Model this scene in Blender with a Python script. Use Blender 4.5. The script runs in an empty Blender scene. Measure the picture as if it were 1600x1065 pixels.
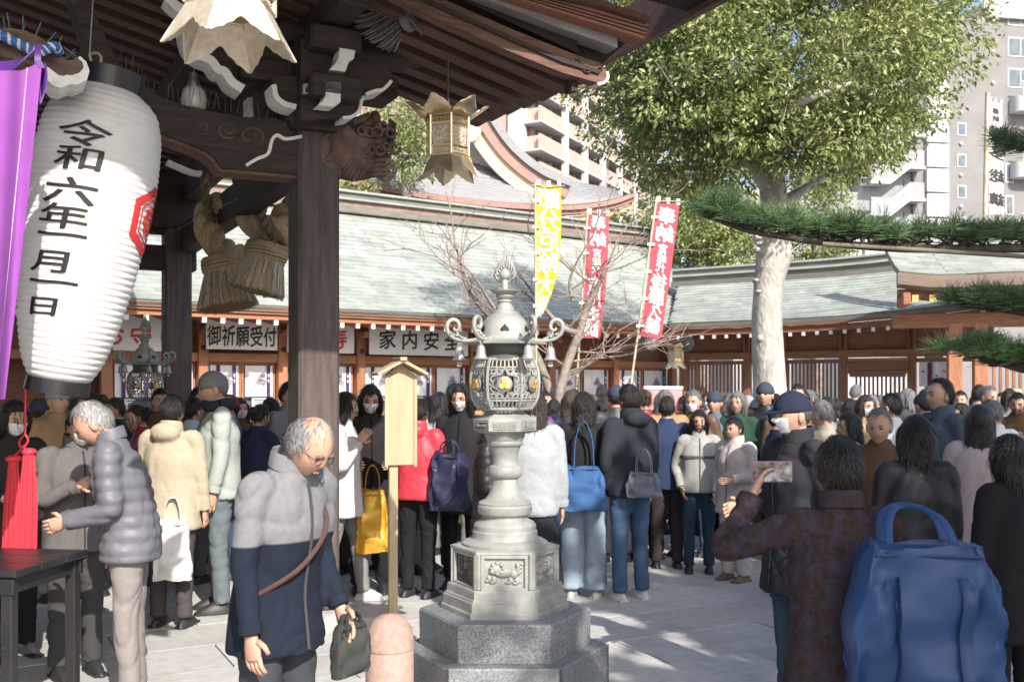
import bpy, bmesh, math, random
import numpy as np
from mathutils import Vector, Matrix, noise

random.seed(7); np.random.seed(7)
SC = bpy.context.scene
COL = SC.collection
R = math.radians
V = Vector

# ------------------------------------------------------------------ camera, sky, sun, exposure
CAM_H, FPX, HOR = 1.7, 1555.0, 605.0
cam = bpy.data.cameras.new('camera')
cam.sensor_width = 36.0
cam.lens = 36.0 * FPX / 1600.0
cam.shift_y = (HOR - 532.5) / 1600.0
cam.clip_start, cam.clip_end = 0.05, 2000.0
cam.dof.use_dof = True
cam.dof.focus_distance = 6.2
cam.dof.aperture_fstop = 5.0
cam_o = bpy.data.objects.new('camera', cam)
cam_o.location = (0, 0, CAM_H)
cam_o.rotation_euler = (R(90), 0, 0)
COL.objects.link(cam_o)
SC.camera = cam_o

SUN_AZ, SUN_EL = 24.0, 36.0          # degrees right of straight behind the camera; elevation
sdir = V((math.sin(R(SUN_AZ)) * math.cos(R(SUN_EL)), -math.cos(R(SUN_AZ)) * math.cos(R(SUN_EL)), math.sin(R(SUN_EL))))
world = bpy.data.worlds.new('World')
SC.world = world
world.use_nodes = True
wn = world.node_tree.nodes
sky = wn.new('ShaderNodeTexSky')
sky.sky_type = 'NISHITA'
sky.sun_disc = False
sky.sun_elevation = R(SUN_EL)
sky.sun_rotation = R(180 - SUN_AZ)
sky.air_density, sky.dust_density, sky.ozone_density = 1.0, 2.0, 1.0
world.node_tree.links.new(sky.outputs[0], wn['Background'].inputs[0])
wn['Background'].inputs[1].default_value = 0.15
sun = bpy.data.lights.new('sun', 'SUN')
sun.energy = 4.1
sun.angle = R(0.5)
sun.color = (1.0, 0.94, 0.86)
sun_o = bpy.data.objects.new('sun', sun)
sun_o.rotation_euler = sdir.to_track_quat('Z', 'Y').to_euler()
sun_o.location = (8, -12, 20)
COL.objects.link(sun_o)
SC.view_settings.view_transform = 'Standard'
SC.view_settings.look = 'None'
SC.view_settings.gamma = 1.0
SC.view_settings.use_curve_mapping = False
SC.view_settings.exposure = 0.80
SC.cycles.max_bounces = 6
SC.cycles.transparent_max_bounces = 8


def px(u, v, Y):
    """The point seen at photo pixel (u, v) when it stands Y metres away."""
    return V(((u - 800) / FPX * Y, Y, CAM_H + (HOR - v) / FPX * Y))


# ------------------------------------------------------------------ mesh helpers
def cr(P, n=6):
    """smooth Catmull-Rom curve through points"""
    P = [V(p) for p in P]
    Q = [P[0]] + P + [P[-1]]
    out = []
    for i in range(1, len(Q) - 2):
        a, b, c, d = Q[i - 1:i + 3]
        for k in range(n):
            t = k / n
            out.append(0.5 * ((2 * b) + (c - a) * t + (2 * a - 5 * b + 4 * c - d) * t * t + (3 * b - a - 3 * c + d) * t ** 3))
    out.append(P[-1])
    return out


def lerp_list(L, n):
    return [float(np.interp(i / (n - 1) * (len(L) - 1), range(len(L)), L)) for i in range(n)]


class MB:
    def __init__(s):
        s.v = []; s.f = []; s.m = []; s.cur = 0

    def add(s, vs, fs, M=None):
        o = len(s.v)
        s.v += [tuple(M @ V(p)) for p in vs] if M is not None else [tuple(p) for p in vs]
        s.f += [tuple(i + o for i in f) for f in fs]
        s.m += [s.cur] * len(fs)
        return s

    def box(s, c, d, M=None, b=0.0):
        x, y, z = d[0] / 2, d[1] / 2, d[2] / 2
        c = V(c)
        if b <= 0:
            vs = [c + V((i * x, j * y, k * z)) for i in (-1, 1) for j in (-1, 1) for k in (-1, 1)]
            return s.add(vs, [(0, 1, 3, 2), (4, 6, 7, 5), (0, 4, 5, 1), (2, 3, 7, 6), (0, 2, 6, 4), (1, 5, 7, 3)], M)
        vs = []; idx = {}
        for i in (-1, 1):
            for j in (-1, 1):
                for k in (-1, 1):
                    for ax in range(3):
                        p = [i * (x - b), j * (y - b), k * (z - b)]
                        p[ax] = (i * x, j * y, k * z)[ax]
                        idx[(i, j, k, ax)] = len(vs); vs.append(c + V(p))
        fs = []
        for ax in range(3):
            o1, o2 = [a for a in range(3) if a != ax]
            for sg in (-1, 1):
                q = []
                for a, bb in ((-1, -1), (1, -1), (1, 1), (-1, 1)):
                    k = [0, 0, 0]; k[ax] = sg; k[o1] = a; k[o2] = bb
                    q.append(idx[(*k, ax)])
                fs.append(tuple(q))
            for a in (-1, 1):
                for bb in (-1, 1):
                    k1 = [0, 0, 0]; k1[o1] = a; k1[o2] = bb
                    q = []
                    for sg, oo in ((-1, o1), (1, o1), (1, o2), (-1, o2)):
                        k = list(k1); k[ax] = sg; q.append(idx[(*k, oo)])
                    fs.append(tuple(q))
        for i in (-1, 1):
            for j in (-1, 1):
                for k in (-1, 1):
                    fs.append(tuple(idx[(i, j, k, ax)] for ax in range(3)))
        return s.add(vs, fs, M)

    def prism(s, poly, d0, d1, M=None):
        """polygon of (x, z) extruded along y from d0 to d1"""
        n = len(poly)
        vs = [(p[0], d0, p[1]) for p in poly] + [(p[0], d1, p[1]) for p in poly]
        fs = [tuple(range(n)), tuple(range(2 * n - 1, n - 1, -1))]
        fs += [(i, i + n, (i + 1) % n + n, (i + 1) % n) for i in range(n)]
        return s.add(vs, fs, M)

    def lathe(s, prof, n=24, M=None, a0=0.0, cap=True, sx=1, sy=1):
        vs = []; fs = []
        for r, z in prof:
            for k in range(n):
                a = a0 + 2 * math.pi * k / n
                vs.append((r * math.cos(a) * sx, r * math.sin(a) * sy, z))
        for i in range(len(prof) - 1):
            for k in range(n):
                a, b = i * n + k, i * n + (k + 1) % n
                fs.append((a, b, b + n, a + n))
        if cap:
            fs.append(tuple(range(n - 1, -1, -1)))
            fs.append(tuple(range((len(prof) - 1) * n, len(prof) * n)))
        return s.add(vs, fs, M)

    def tube(s, path, rad, n=8, M=None, flat=1.0, cap=True):
        P = [V(p) for p in path]
        m = len(P)
        if not hasattr(rad, '__len__'): rad = [rad] * m
        elif len(rad) != m: rad = lerp_list(rad, m)
        vs = []; fs = []; nrm = None
        for i in range(m):
            t = (P[min(i + 1, m - 1)] - P[max(i - 1, 0)])
            t = t.normalized() if t.length > 1e-9 else V((0, 0, 1))
            if nrm is None:
                h = V((0, 0, 1)) if abs(t.z) < .9 else V((1, 0, 0))
                nrm = t.cross(h).normalized()
            else:
                nrm = (nrm - t * nrm.dot(t))
                nrm = nrm.normalized() if nrm.length > 1e-6 else t.orthogonal().normalized()
            bn = t.cross(nrm)
            for k in range(n):
                a = 2 * math.pi * k / n
                vs.append(P[i] + nrm * (rad[i] * math.cos(a)) + bn * (rad[i] * flat * math.sin(a)))
        for i in range(m - 1):
            for k in range(n):
                a, b = i * n + k, i * n + (k + 1) % n
                fs.append((a, b, b + n, a + n))
        if cap:
            fs.append(tuple(range(n - 1, -1, -1)))
            fs.append(tuple(range((m - 1) * n, m * n)))
        return s.add(vs, fs, M)

    def rings(s, rings, cap=True, M=None):
        n = len(rings[0]); vs = [p for r in rings for p in r]; fs = []
        for i in range(len(rings) - 1):
            for k in range(n):
                a, b = i * n + k, i * n + (k + 1) % n
                fs.append((a, b, b + n, a + n))
        if cap:
            fs.append(tuple(range(n - 1, -1, -1)))
            fs.append(tuple(range((len(rings) - 1) * n, len(rings) * n)))
        return s.add(vs, fs, M)

    def ball(s, c, r, n=12, m=8, M=None, fn=None):
        c = V(c); r = V(r) if hasattr(r, '__len__') else V((r, r, r))
        vs = []; fs = []
        def q(a, b):
            d = V((math.sin(b) * math.cos(a), math.sin(b) * math.sin(a), math.cos(b)))
            p = V((d.x * r.x, d.y * r.y, d.z * r.z))
            if fn: p = fn(d, p)
            return c + p
        vs.append(q(0, 0))
        for i in range(1, m):
            for k in range(n):
                vs.append(q(2 * math.pi * k / n, math.pi * i / m))
        vs.append(q(0, math.pi))
        for k in range(n):
            fs.append((0, 1 + k, 1 + (k + 1) % n))
            e = len(vs) - 1; b = 1 + (m - 2) * n
            fs.append((e, b + (k + 1) % n, b + k))
        for i in range(m - 2):
            for k in range(n):
                a, b = 1 + i * n + k, 1 + i * n + (k + 1) % n
                fs.append((a, a + n, b + n, b))
        return s.add(vs, fs, M)

    def grid(s, fn, nu, nv, M=None):
        """open sheet: fn(u, v) with u, v in 0..1"""
        vs = [fn(i / nu, j / nv) for j in range(nv + 1) for i in range(nu + 1)]
        fs = [(j * (nu + 1) + i, j * (nu + 1) + i + 1, (j + 1) * (nu + 1) + i + 1, (j + 1) * (nu + 1) + i) for j in range(nv) for i in range(nu)]
        return s.add(vs, fs, M)

    def sheet(s, fn, nu, nv, th, M=None):
        """closed thin sheet of thickness th (offset along its normal)"""
        e = 1e-3
        def nn(u, v):
            a, b = max(u - e, 0), min(u + e, 1); c, d = max(v - e, 0), min(v + e, 1)
            n = (V(fn(b, v)) - V(fn(a, v))).cross(V(fn(u, d)) - V(fn(u, c)))
            return n.normalized() if n.length > 0 else V((0, 0, 1))
        n1 = nu + 1
        top = []; bot = []
        for j in range(nv + 1):
            for i in range(nu + 1):
                p = V(fn(i / nu, j / nv)); n = nn(i / nu, j / nv) * (th / 2)
                top.append(p + n); bot.append(p - n)
        N = len(top)
        fs = []
        for j in range(nv):
            for i in range(nu):
                a = j * n1 + i
                fs.append((a, a + 1, a + 1 + n1, a + n1)); fs.append((a + N, a + n1 + N, a + 1 + n1 + N, a + 1 + N))
        per = [i for i in range(n1)] + [j * n1 + nu for j in range(1, nv + 1)] + [nv * n1 + i for i in range(nu - 1, -1, -1)] + [j * n1 for j in range(nv - 1, 0, -1)]
        for k in range(len(per)):
            a, b = per[k], per[(k + 1) % len(per)]
            fs.append((b, a, a + N, b + N))
        return s.add(top + bot, fs, M)

    def mesh(s, name, mat=None, smooth=None):
        me = bpy.data.meshes.new(name)
        me.from_pydata([tuple(p) for p in s.v], [], s.f)
        mats = mat if isinstance(mat, (list, tuple)) else [mat]
        for m in mats:
            if m is not None: me.materials.append(m)
        if len(mats) > 1: me.polygons.foreach_set('material_index', s.m)
        if smooth is not None:
            me.polygons.foreach_set('use_smooth', [True] * len(me.polygons))
            me.set_sharp_from_angle(angle=R(smooth))
        me.update()
        return me

    def build(s, name, mat, parent=None, smooth=None, fix=False, **kw):
        me = s.mesh(name, mat, smooth)
        if fix:
            bm = bmesh.new(); bm.from_mesh(me); bmesh.ops.recalc_face_normals(bm, faces=bm.faces); bm.to_mesh(me); bm.free()
        return link(name, me, parent, **kw)


def link(name, me, parent=None, label=None, cat=None, group=None, kind=None, M=None, color=None):
    o = bpy.data.objects.new(name, me)
    COL.objects.link(o)
    if parent is not None: o.parent = parent
    if M is not None: o.matrix_basis = M
    if label: o['label'] = label
    if cat: o['category'] = cat
    if group: o['group'] = group
    if kind: o['kind'] = kind
    if color: o.color = (*color, 1)
    return o


def thing(name, label, cat, loc=(0, 0, 0), rz=0.0, group=None, scale=1.0):
    o = bpy.data.objects.new(name, None)
    o.empty_display_size = 0.1
    COL.objects.link(o)
    o.location = loc
    o.rotation_euler = (0, 0, rz)
    o.scale = (scale,) * 3
    o['label'] = label; o['category'] = cat
    if group: o['group'] = group
    return o


def copy_tree(o, parent=None):
    kids = list(o.children)
    c = o.copy(); COL.objects.link(c); c.parent = parent
    for k in kids: copy_tree(k, c)
    return c


def T(x=0, y=0, z=0, rx=0, ry=0, rz=0, s=1):
    return Matrix.Translation((x, y, z)) @ Matrix.Rotation(rz, 4, 'Z') @ Matrix.Rotation(ry, 4, 'Y') @ Matrix.Rotation(rx, 4, 'X') @ (Matrix.Diagonal((*s, 1)) if hasattr(s, '__len__') else Matrix.Scale(s, 4))


def frame(o, x, y, z):
    M = Matrix.Identity(4)
    for i in range(3): M[i][0], M[i][1], M[i][2], M[i][3] = x[i], y[i], z[i], o[i]
    return M


# ------------------------------------------------------------------ materials
MATS = {}


def mat(name, c1, c2=None, scale=6.0, rough=.7, metal=0.0, bump=0.0, bscale=60.0, stretch=(1, 1, 1), var=0.0, island=0.0, objcol=False,
        trans=0.0, contrast=(.35, .65), c3=None, s3=1.5, k3=(.55, .7), detail=6, bdist=.02, spec=.5, sub=0.0, pos=False, ridged=False):
    if name in MATS: return MATS[name]
    m = bpy.data.materials.new(name); m.use_nodes = True
    nt = m.node_tree; N = nt.nodes; L = nt.links
    b = N['Principled BSDF']
    b.inputs['Roughness'].default_value = rough
    b.inputs['Metallic'].default_value = metal
    b.inputs['Specular IOR Level'].default_value = spec
    tc = N.new('ShaderNodeTexCoord'); mp = N.new('ShaderNodeMapping')
    mp.inputs['Scale'].default_value = stretch
    if pos: L.new(N.new('ShaderNodeNewGeometry').outputs['Position'], mp.inputs[0])
    else: L.new(tc.outputs['Object'], mp.inputs[0])
    def noise_fac(sc, lo, hi, det=detail):
        n = N.new('ShaderNodeTexNoise'); n.inputs['Scale'].default_value = sc; n.inputs['Detail'].default_value = det
        n.inputs['Roughness'].default_value = .62
        L.new(mp.outputs[0], n.inputs['Vector'])
        r = N.new('ShaderNodeMapRange'); r.inputs[1].default_value = lo; r.inputs[2].default_value = hi
        L.new(n.outputs[0], r.inputs[0])
        return r.outputs[0]
    def mix(f, a, bb, mode='MIX'):
        x = N.new('ShaderNodeMix'); x.data_type = 'RGBA'; x.blend_type = mode
        if hasattr(f, 'type') or hasattr(f, 'links'): L.new(f, x.inputs[0])
        else: x.inputs[0].default_value = f
        for i, q in ((6, a), (7, bb)):
            if hasattr(q, '__len__') and not hasattr(q, 'links'): x.inputs[i].default_value = (*q[:3], 1)
            else: L.new(q, x.inputs[i])
        return x.outputs[2]
    col = None
    if c2 is None: c2 = tuple(min(1, c * .72) for c in c1)
    col = mix(noise_fac(scale, *contrast), c2, c1)
    if c3 is not None: col = mix(noise_fac(s3, *k3), col, c3)
    if objcol:
        oi = N.new('ShaderNodeObjectInfo')
        col = mix(1.0, col, oi.outputs['Color'], 'MULTIPLY')
    if var or island:
        if island:
            g = N.new('ShaderNodeNewGeometry'); src = g.outputs['Random Per Island']; amt = island
        else:
            g = N.new('ShaderNodeObjectInfo'); src = g.outputs['Random']; amt = var
        r = N.new('ShaderNodeMapRange'); r.inputs[3].default_value = 1 - amt; r.inputs[4].default_value = 1 + amt
        L.new(src, r.inputs[0])
        h = N.new('ShaderNodeHueSaturation'); L.new(r.outputs[0], h.inputs['Value']); L.new(col, h.inputs['Color'])
        col = h.outputs[0]
    L.new(col, b.inputs['Base Color'])
    if bump:
        n = N.new('ShaderNodeTexNoise'); n.inputs['Scale'].default_value = bscale; n.inputs['Detail'].default_value = 5
        if ridged: n.noise_type = 'RIDGED_MULTIFRACTAL'; n.inputs['Detail'].default_value = 2.5; n.inputs['Distortion'].default_value = .6
        L.new(mp.outputs[0], n.inputs['Vector'])
        bp = N.new('ShaderNodeBump'); bp.inputs['Strength'].default_value = bump; bp.inputs['Distance'].default_value = bdist
        L.new(n.outputs[0], bp.inputs['Height']); L.new(bp.outputs[0], b.inputs['Normal'])
    if trans:
        t = N.new('ShaderNodeBsdfTranslucent'); ms = N.new('ShaderNodeMixShader'); ms.inputs[0].default_value = trans
        L.new(col, t.inputs[0]); L.new(b.outputs[0], ms.inputs[1]); L.new(t.outputs[0], ms.inputs[2])
        L.new(ms.outputs[0], N['Material Output'].inputs[0])
    MATS[name] = m
    return m


def s2l(r, g, b):
    f = lambda c: (c / 255 / 12.92) if c <= 10 else ((c / 255 + .055) / 1.055) ** 2.4
    return (f(r), f(g), f(b))


M_DARKWOOD = mat('weathered_dark_wood', (.115, .09, .083), (.06, .045, .04), scale=5, stretch=(6, 6, .5), rough=.75, bump=.35, bscale=40)
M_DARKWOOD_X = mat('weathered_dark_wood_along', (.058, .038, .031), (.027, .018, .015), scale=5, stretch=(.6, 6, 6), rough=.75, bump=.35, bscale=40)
M_RAFTER = mat('rafter_wood', (.17, .09, .062), (.075, .04, .028), scale=5, stretch=(.6, 8, 8), rough=.7, bump=.25, bscale=30, var=.2)
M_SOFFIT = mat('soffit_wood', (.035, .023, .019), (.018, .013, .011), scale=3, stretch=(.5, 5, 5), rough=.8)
M_WHITE = mat('white_paint', (.80, .78, .74), (.62, .60, .56), scale=14, rough=.6, contrast=(.3, .5), c3=(.45, .40, .35), s3=9, k3=(.62, .75))
M_CARVE = mat('carved_wood', (.19, .12, .095), (.07, .044, .035), scale=9, rough=.7, bump=.5, bscale=70)
M_GREYCARVE = mat('grey_carved_wood', (.22, .22, .22), (.10, .105, .11), scale=9, rough=.75, bump=.5, bscale=70)
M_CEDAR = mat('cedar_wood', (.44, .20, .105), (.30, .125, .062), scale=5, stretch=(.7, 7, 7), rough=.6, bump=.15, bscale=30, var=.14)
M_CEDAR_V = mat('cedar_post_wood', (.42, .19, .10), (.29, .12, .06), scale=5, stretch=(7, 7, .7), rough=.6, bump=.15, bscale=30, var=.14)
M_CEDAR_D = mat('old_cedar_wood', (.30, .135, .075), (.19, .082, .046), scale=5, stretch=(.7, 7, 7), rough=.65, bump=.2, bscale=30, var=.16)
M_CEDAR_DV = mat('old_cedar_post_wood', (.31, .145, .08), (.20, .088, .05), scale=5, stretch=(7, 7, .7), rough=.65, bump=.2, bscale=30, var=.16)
M_COPPER = mat('pale_verdigris_roof', (.40, .425, .38), (.28, .31, .28), scale=2.2, rough=.55, var=.13, bump=.15, bscale=20, c3=(.27, .295, .27), s3=1.6, k3=(.45, .85), pos=True, stretch=(1.3, 1.3, .35))
M_COPPER_ST = mat('pale_verdigris_roof_rest', (.40, .425, .38), (.28, .31, .28), scale=2.2, rough=.55, island=.13, bump=.15, bscale=20, c3=(.27, .295, .27), s3=1.6, k3=(.45, .85), pos=True, stretch=(1.3, 1.3, .35))
M_RIDGE = mat('dull_ridge_copper', (.24, .23, .20), (.16, .15, .13), scale=4, stretch=(.5, 5, 5), rough=.5, metal=.3)
M_PLASTER = mat('white_plaster', (.78, .77, .74), (.70, .69, .66), scale=2, rough=.85)
M_BLACK = mat('black_ink', (.012, .012, .013), (.02, .02, .02), scale=20, rough=.6)
M_REDINK = mat('red_ink', (.52, .03, .03), (.42, .02, .02), scale=20, rough=.6)
M_WHITEINK = mat('white_print', (.82, .82, .82), (.75, .75, .75), scale=20, rough=.7)
M_PAPER = mat('sign_white', (.66, .63, .61), (.58, .55, .53), scale=3, rough=.7)
M_BRONZE = mat('verdigris_bronze', (.37, .37, .345), (.23, .235, .22), scale=7, rough=.62, metal=.15, bump=.12, bscale=120, c3=(.33, .40, .355), s3=3.5, k3=(.58, .8), bdist=.004)
M_BRONZE_D = mat('dark_bronze', (.05, .055, .05), (.03, .032, .03), scale=12, rough=.5, metal=.3)
M_GILT = mat('gilt_crest', (.85, .60, .22), (.70, .45, .14), scale=20, rough=.38, metal=.75)
M_GOLD = mat('gilt_lantern_metal', (.86, .74, .52), (.66, .52, .32), scale=14, rough=.33, metal=.85, bump=.08, bscale=90, bdist=.003)
M_GOLD_D = mat('tarnished_gilt', (.42, .30, .13), (.24, .16, .07), scale=9, rough=.42, metal=.75)
M_GRANITE = mat('grey_granite', (.29, .30, .31), (.125, .132, .14), scale=90, rough=.6, contrast=(.40, .60), c3=(.14, .15, .16), s3=2.5, k3=(.45, .75), bump=.15, bscale=160, bdist=.003)
M_PAVE = mat('pale_paving', (.52, .51, .49), (.41, .405, .39), scale=11, rough=.85, var=.09, bump=.25, bscale=90, bdist=.005, c3=(.33, .325, .31), s3=1.3, k3=(.48, .75), pos=True, detail=9)
M_IRON = mat('black_lacquer', (.025, .025, .026), (.015, .015, .016), scale=6, rough=.35)
M_STEEL = mat('dull_steel', (.45, .45, .46), (.35, .35, .36), scale=8, rough=.4, metal=.8)
M_STRAW = mat('rice_straw', (.62, .47, .30), (.36, .26, .15), scale=9, stretch=(8, 8, .6), rough=.8, bump=.6, bscale=60, island=.2)
M_STRAWEND = mat('cut_straw_ends', (.50, .33, .15), (.28, .17, .07), scale=120, rough=.9, bump=.8, bscale=200)
M_BAMBOO = mat('bamboo', (.50, .47, .33), (.41, .38, .26), scale=6, stretch=(4, 4, .5), rough=.45)
M_BARK = mat('pale_grey_bark', (.50, .475, .44), (.31, .285, .255), scale=5, stretch=(1, 1, .5), rough=.85, bump=.7, bscale=18, c3=(.20, .18, .15), s3=9, k3=(.60, .72), bdist=.04)
M_BARK2 = mat('cherry_bark', (.34, .29, .25), (.17, .14, .125), scale=9, rough=.85, bump=.5, bscale=40)
M_TWIG = mat('pinkish_twig', (.40, .30, .27), (.27, .19, .17), scale=9, rough=.8)
M_PINEBARK = mat('dark_pine_bark', (.10, .08, .065), (.05, .04, .033), scale=14, rough=.9, bump=.8, bscale=50)
M_LEAF = mat('glossy_evergreen_leaf', (.29, .335, .115), (.155, .205, .062), scale=1.3, rough=.42, island=.34, trans=.25, c3=(.38, .385, .16), s3=.8, k3=(.5, .7), spec=.6)
M_LEAF2 = mat('dark_evergreen_leaf', (.10, .14, .042), (.055, .088, .028), scale=.9, rough=.45, island=.35, trans=.2, c3=(.15, .17, .055), s3=.6, k3=(.5, .7))
M_NEEDLE = mat('pine_needle', (.115, .19, .075), (.065, .12, .05), scale=4, rough=.5, island=.3, trans=.12)
M_SKIN = mat('skin', (.55, .335, .24), (.47, .265, .185), scale=14, rough=.52, objcol=True, bump=.35, bscale=55, bdist=.006, c3=(.52, .25, .18), s3=7, k3=(.55, .8))
M_CLOTH = mat('woven_cloth', (1, 1, 1), (.88, .88, .89), scale=40, rough=.9, objcol=True, bump=.32, bscale=5.5, bdist=.03, spec=.2, ridged=True)
M_NYLON = mat('nylon_shell', (1, 1, 1), (.82, .82, .85), scale=7, rough=.5, objcol=True, bump=.40, bscale=6.5, bdist=.03, spec=.4, ridged=True)
M_DENIM = mat('denim', (1, 1, 1), (.62, .65, .7), scale=5, stretch=(1, 1, .6), rough=.9, objcol=True, bump=.40, bscale=6, bdist=.03, spec=.2, ridged=True)
M_HAIR = mat('hair', (1, 1, 1), (.55, .55, .55), scale=16, stretch=(4, 4, .8), rough=.38, objcol=True, bump=.9, bscale=45, bdist=.012)
M_MASK = mat('white_face_mask', (.78, .79, .80), (.72, .73, .75), scale=20, rough=.8)
M_SHOE = mat('shoe_leather', (1, 1, 1), (.7, .7, .7), scale=12, rough=.5, objcol=True)


# ------------------------------------------------------------------ lettering (glyph outlines turned into flat meshes)
GL = {}
TMP = bpy.data.scenes.new('workbench')      # empty scratch scene for evaluating outlines and modifiers; removed at the end


def glyph(ch, bold=.02, slices=0):
    key = (ch, bold, slices)
    if key in GL: return GL[key]
    c = bpy.data.curves.new('g', 'FONT'); c.body = ch; c.size = 1.0; c.resolution_u = 3; c.offset = bold; c.dimensions = '2D'; c.fill_mode = 'FRONT'
    o = bpy.data.objects.new('g', c); TMP.collection.objects.link(o)
    TMP.view_layers[0].update(); dg = TMP.view_layers[0].depsgraph
    me = bpy.data.meshes.new_from_object(o.evaluated_get(dg))
    bm = bmesh.new(); bm.from_mesh(me)
    bmesh.ops.remove_doubles(bm, verts=bm.verts, dist=.0015)
    bmesh.ops.dissolve_limit(bm, angle_limit=R(4), verts=bm.verts, edges=bm.edges)
    bmesh.ops.triangulate(bm, faces=bm.faces)
    if slices:
        for k in range(-1, slices + 2):
            for ax in ((1, 0, 0), (0, 1, 0)):
                q = k / slices + .003
                g = bm.verts[:] + bm.edges[:] + bm.faces[:]
                bmesh.ops.bisect_plane(bm, geom=g, plane_co=(q * ax[0], q * ax[1], 0), plane_no=ax)
    bm.verts.index_update()
    vs = [(v.co.x, v.co.y) for v in bm.verts]; fs = [tuple(v.index for v in f.verts) for f in bm.faces]
    bm.free(); bpy.data.objects.remove(o); bpy.data.curves.remove(c); bpy.data.meshes.remove(me)
    GL[key] = (vs, fs)
    return GL[key]


EM = None


def glyph_n(ch, bold=.02, slices=0):
    """glyph in a unit em square centred on the origin"""
    global EM
    if EM is None:
        vs, _ = glyph('国', 0, 0)
        xs = [p[0] for p in vs]; ys = [p[1] for p in vs]
        EM = ((min(xs) + max(xs)) / 2, (min(ys) + max(ys)) / 2, max(ys) - min(ys))
    vs, fs = glyph(ch, bold, slices)
    k = .94 / EM[2]
    return [((x - EM[0]) * k, (y - EM[1]) * k) for x, y in vs], fs


def letter(mb, ch, fn, bold=.02, slices=0, flip=False, brush=.05, sx=1.0):
    """lay a glyph on a surface: fn(x, y) -> 3D point for em coordinates"""
    vs, fs = glyph_n(ch, 0.0, slices)
    o0 = V(fn(0, 0)); nn = (V(fn(.05, 0)) - o0).cross(V(fn(0, .05)) - o0).normalized()
    b = bold * 1.15
    # a heavier brush: the same outline laid several times, each a hair's breadth above the last
    for k, (dx, dy) in enumerate(((0, 0), (b, b * .3), (-b, -b * .3), (b * .3, b), (-b * .3, -b))):
        P = []
        for x, y in vs:
            x2 = x + dx + brush * (.25 * y + .5 * math.sin(3 * y + 2 * x) * .15)
            y2 = y + dy + brush * (.9 * x + .3 * math.sin(5 * x))
            P.append(V(fn((-x2 if flip else x2) * sx, y2)) + nn * (.0004 * k))
        mb.add(P, fs)
# ------------------------------------------------------------------ ground
def build_ground():
    g = MB()
    nr = [0, 3, 6, 10, 15, 22, 32, 50, 90, 200, 600, 1500]
    n = 40
    vs = [(0, 8, 0)]; fs = []
    for r in nr[1:]:
        for k in range(n):
            a = 2 * math.pi * k / n
            vs.append((r * math.cos(a), 8 + r * math.sin(a), 0))
    for k in range(n): fs.append((0, 1 + k, 1 + (k + 1) % n))
    for i in range(len(nr) - 2):
        for k in range(n):
            a, b = 1 + i * n + k, 1 + i * n + (k + 1) % n
            fs.append((a, b, b + n, a + n))
    g.add([(x, y, -.014) for x, y, z in vs], fs)
    m = mat('packed_ground', (.25, .245, .235), (.19, .185, .175), scale=3, rough=.9, bump=.2, bscale=90, bdist=.004, c3=(.18, .175, .165), s3=.7, k3=(.5, .75))
    go = g.build('ground', m, kind='structure')
    # paving slabs, aligned with the shrine
    a = R(28); ca, sa = math.cos(a), math.sin(a)
    sl = MB().box((0, 0, -.02), (1.190, .590, .04), b=.0015).mesh('paving_slab', M_PAVE)
    cand = []
    for i in range(-24, 24):
        for j in range(-30, 40):
            lx = (i + (.5 if j % 2 else 0)) * 1.2; ly = j * .6
            x, y = ca * lx - sa * ly, 8 + sa * lx + ca * ly
            if 1.2 < y < 20 and abs(x) < .56 * y + 1.2: cand.append((x * x + y * y * .8, x, y))
    cand.sort()
    rest = MB()
    for k, (d, x, y) in enumerate(cand):
        M = T(x, y, random.uniform(-.004, .002), rz=a, rx=random.uniform(-.002, .002))
        if k < 300: link('paving_slab', sl, go, M=M)
        else: rest.box((0, 0, -.02), (1.188, .588, .04), M=M)
    rest.build('far_paving', mat('far_paving', (.50, .49, .47), (.40, .395, .385), scale=7, rough=.85, island=.07, bump=.2, bscale=120, bdist=.004), go, kind='stuff')


build_ground()


# ------------------------------------------------------------------ roofs in plates
def plate_roof(parent, x0, x1, prof, row=.2, plen=.62, skew0=0.0, skew1=0.0, near=lambda x, y: y, limit=300, mats=(None, None), lift=lambda x: 0.0):
    """prof: list of (y, z) up the slope; plates laid in staggered rows, each a little proud at its lower edge"""
    ys = np.array([p[0] for p in prof]); zs = np.array([p[1] for p in prof])
    d = np.concatenate([[0], np.cumsum(np.hypot(np.diff(ys), np.diff(zs)))])
    n = int(d[-1] / row)
    me = MB().box((0, 0, 0), (plen - .005, row * 1.12, .020)).mesh('roof_plate', mats[0])
    L = []
    for i in range(n):
        s = (i + .5) * row
        y = float(np.interp(s, d, ys)); z = float(np.interp(s, d, zs))
        ya = float(np.interp(s + .05, d, ys)); za = float(np.interp(s + .05, d, zs))
        yb = float(np.interp(s - .05, d, ys)); zb = float(np.interp(s - .05, d, zs))
        ang = math.atan2(za - zb, ya - yb)
        t = s / d[-1]
        a, b = x0 + skew0 * t, x1 + skew1 * t
        k = math.floor((a - (plen / 2 if i % 2 else 0)) / plen)
        x = k * plen + (plen / 2 if i % 2 else 0)
        while x < b - .05:
            xa, xb = max(x, a), min(x + plen, b)
            if xb - xa > .08:
                xc = (xa + xb) / 2
                e = .05
                tilt = math.atan2(lift(xc + e) - lift(xc - e), 2 * e)
                M = T(xc, y, z + .016 + lift(xc) + random.uniform(-.002, .003), rz=0, ry=-tilt, rx=ang - .085 + random.uniform(-.006, .006), s=((xb - xa) / plen, 1, 1))
                L.append((near(xc, y), M))
            x += plen
    L.sort(key=lambda q: q[0])
    rest = MB()
    for k, (q, M) in enumerate(L):
        if k < limit: link('roof_plate', me, parent, M=M)
        else: rest.box((0, 0, 0), (plen - .005, row * 1.12, .020), M)
    if rest.v: rest.build('far_roof_plates', mats[1], parent, kind='stuff')


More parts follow.
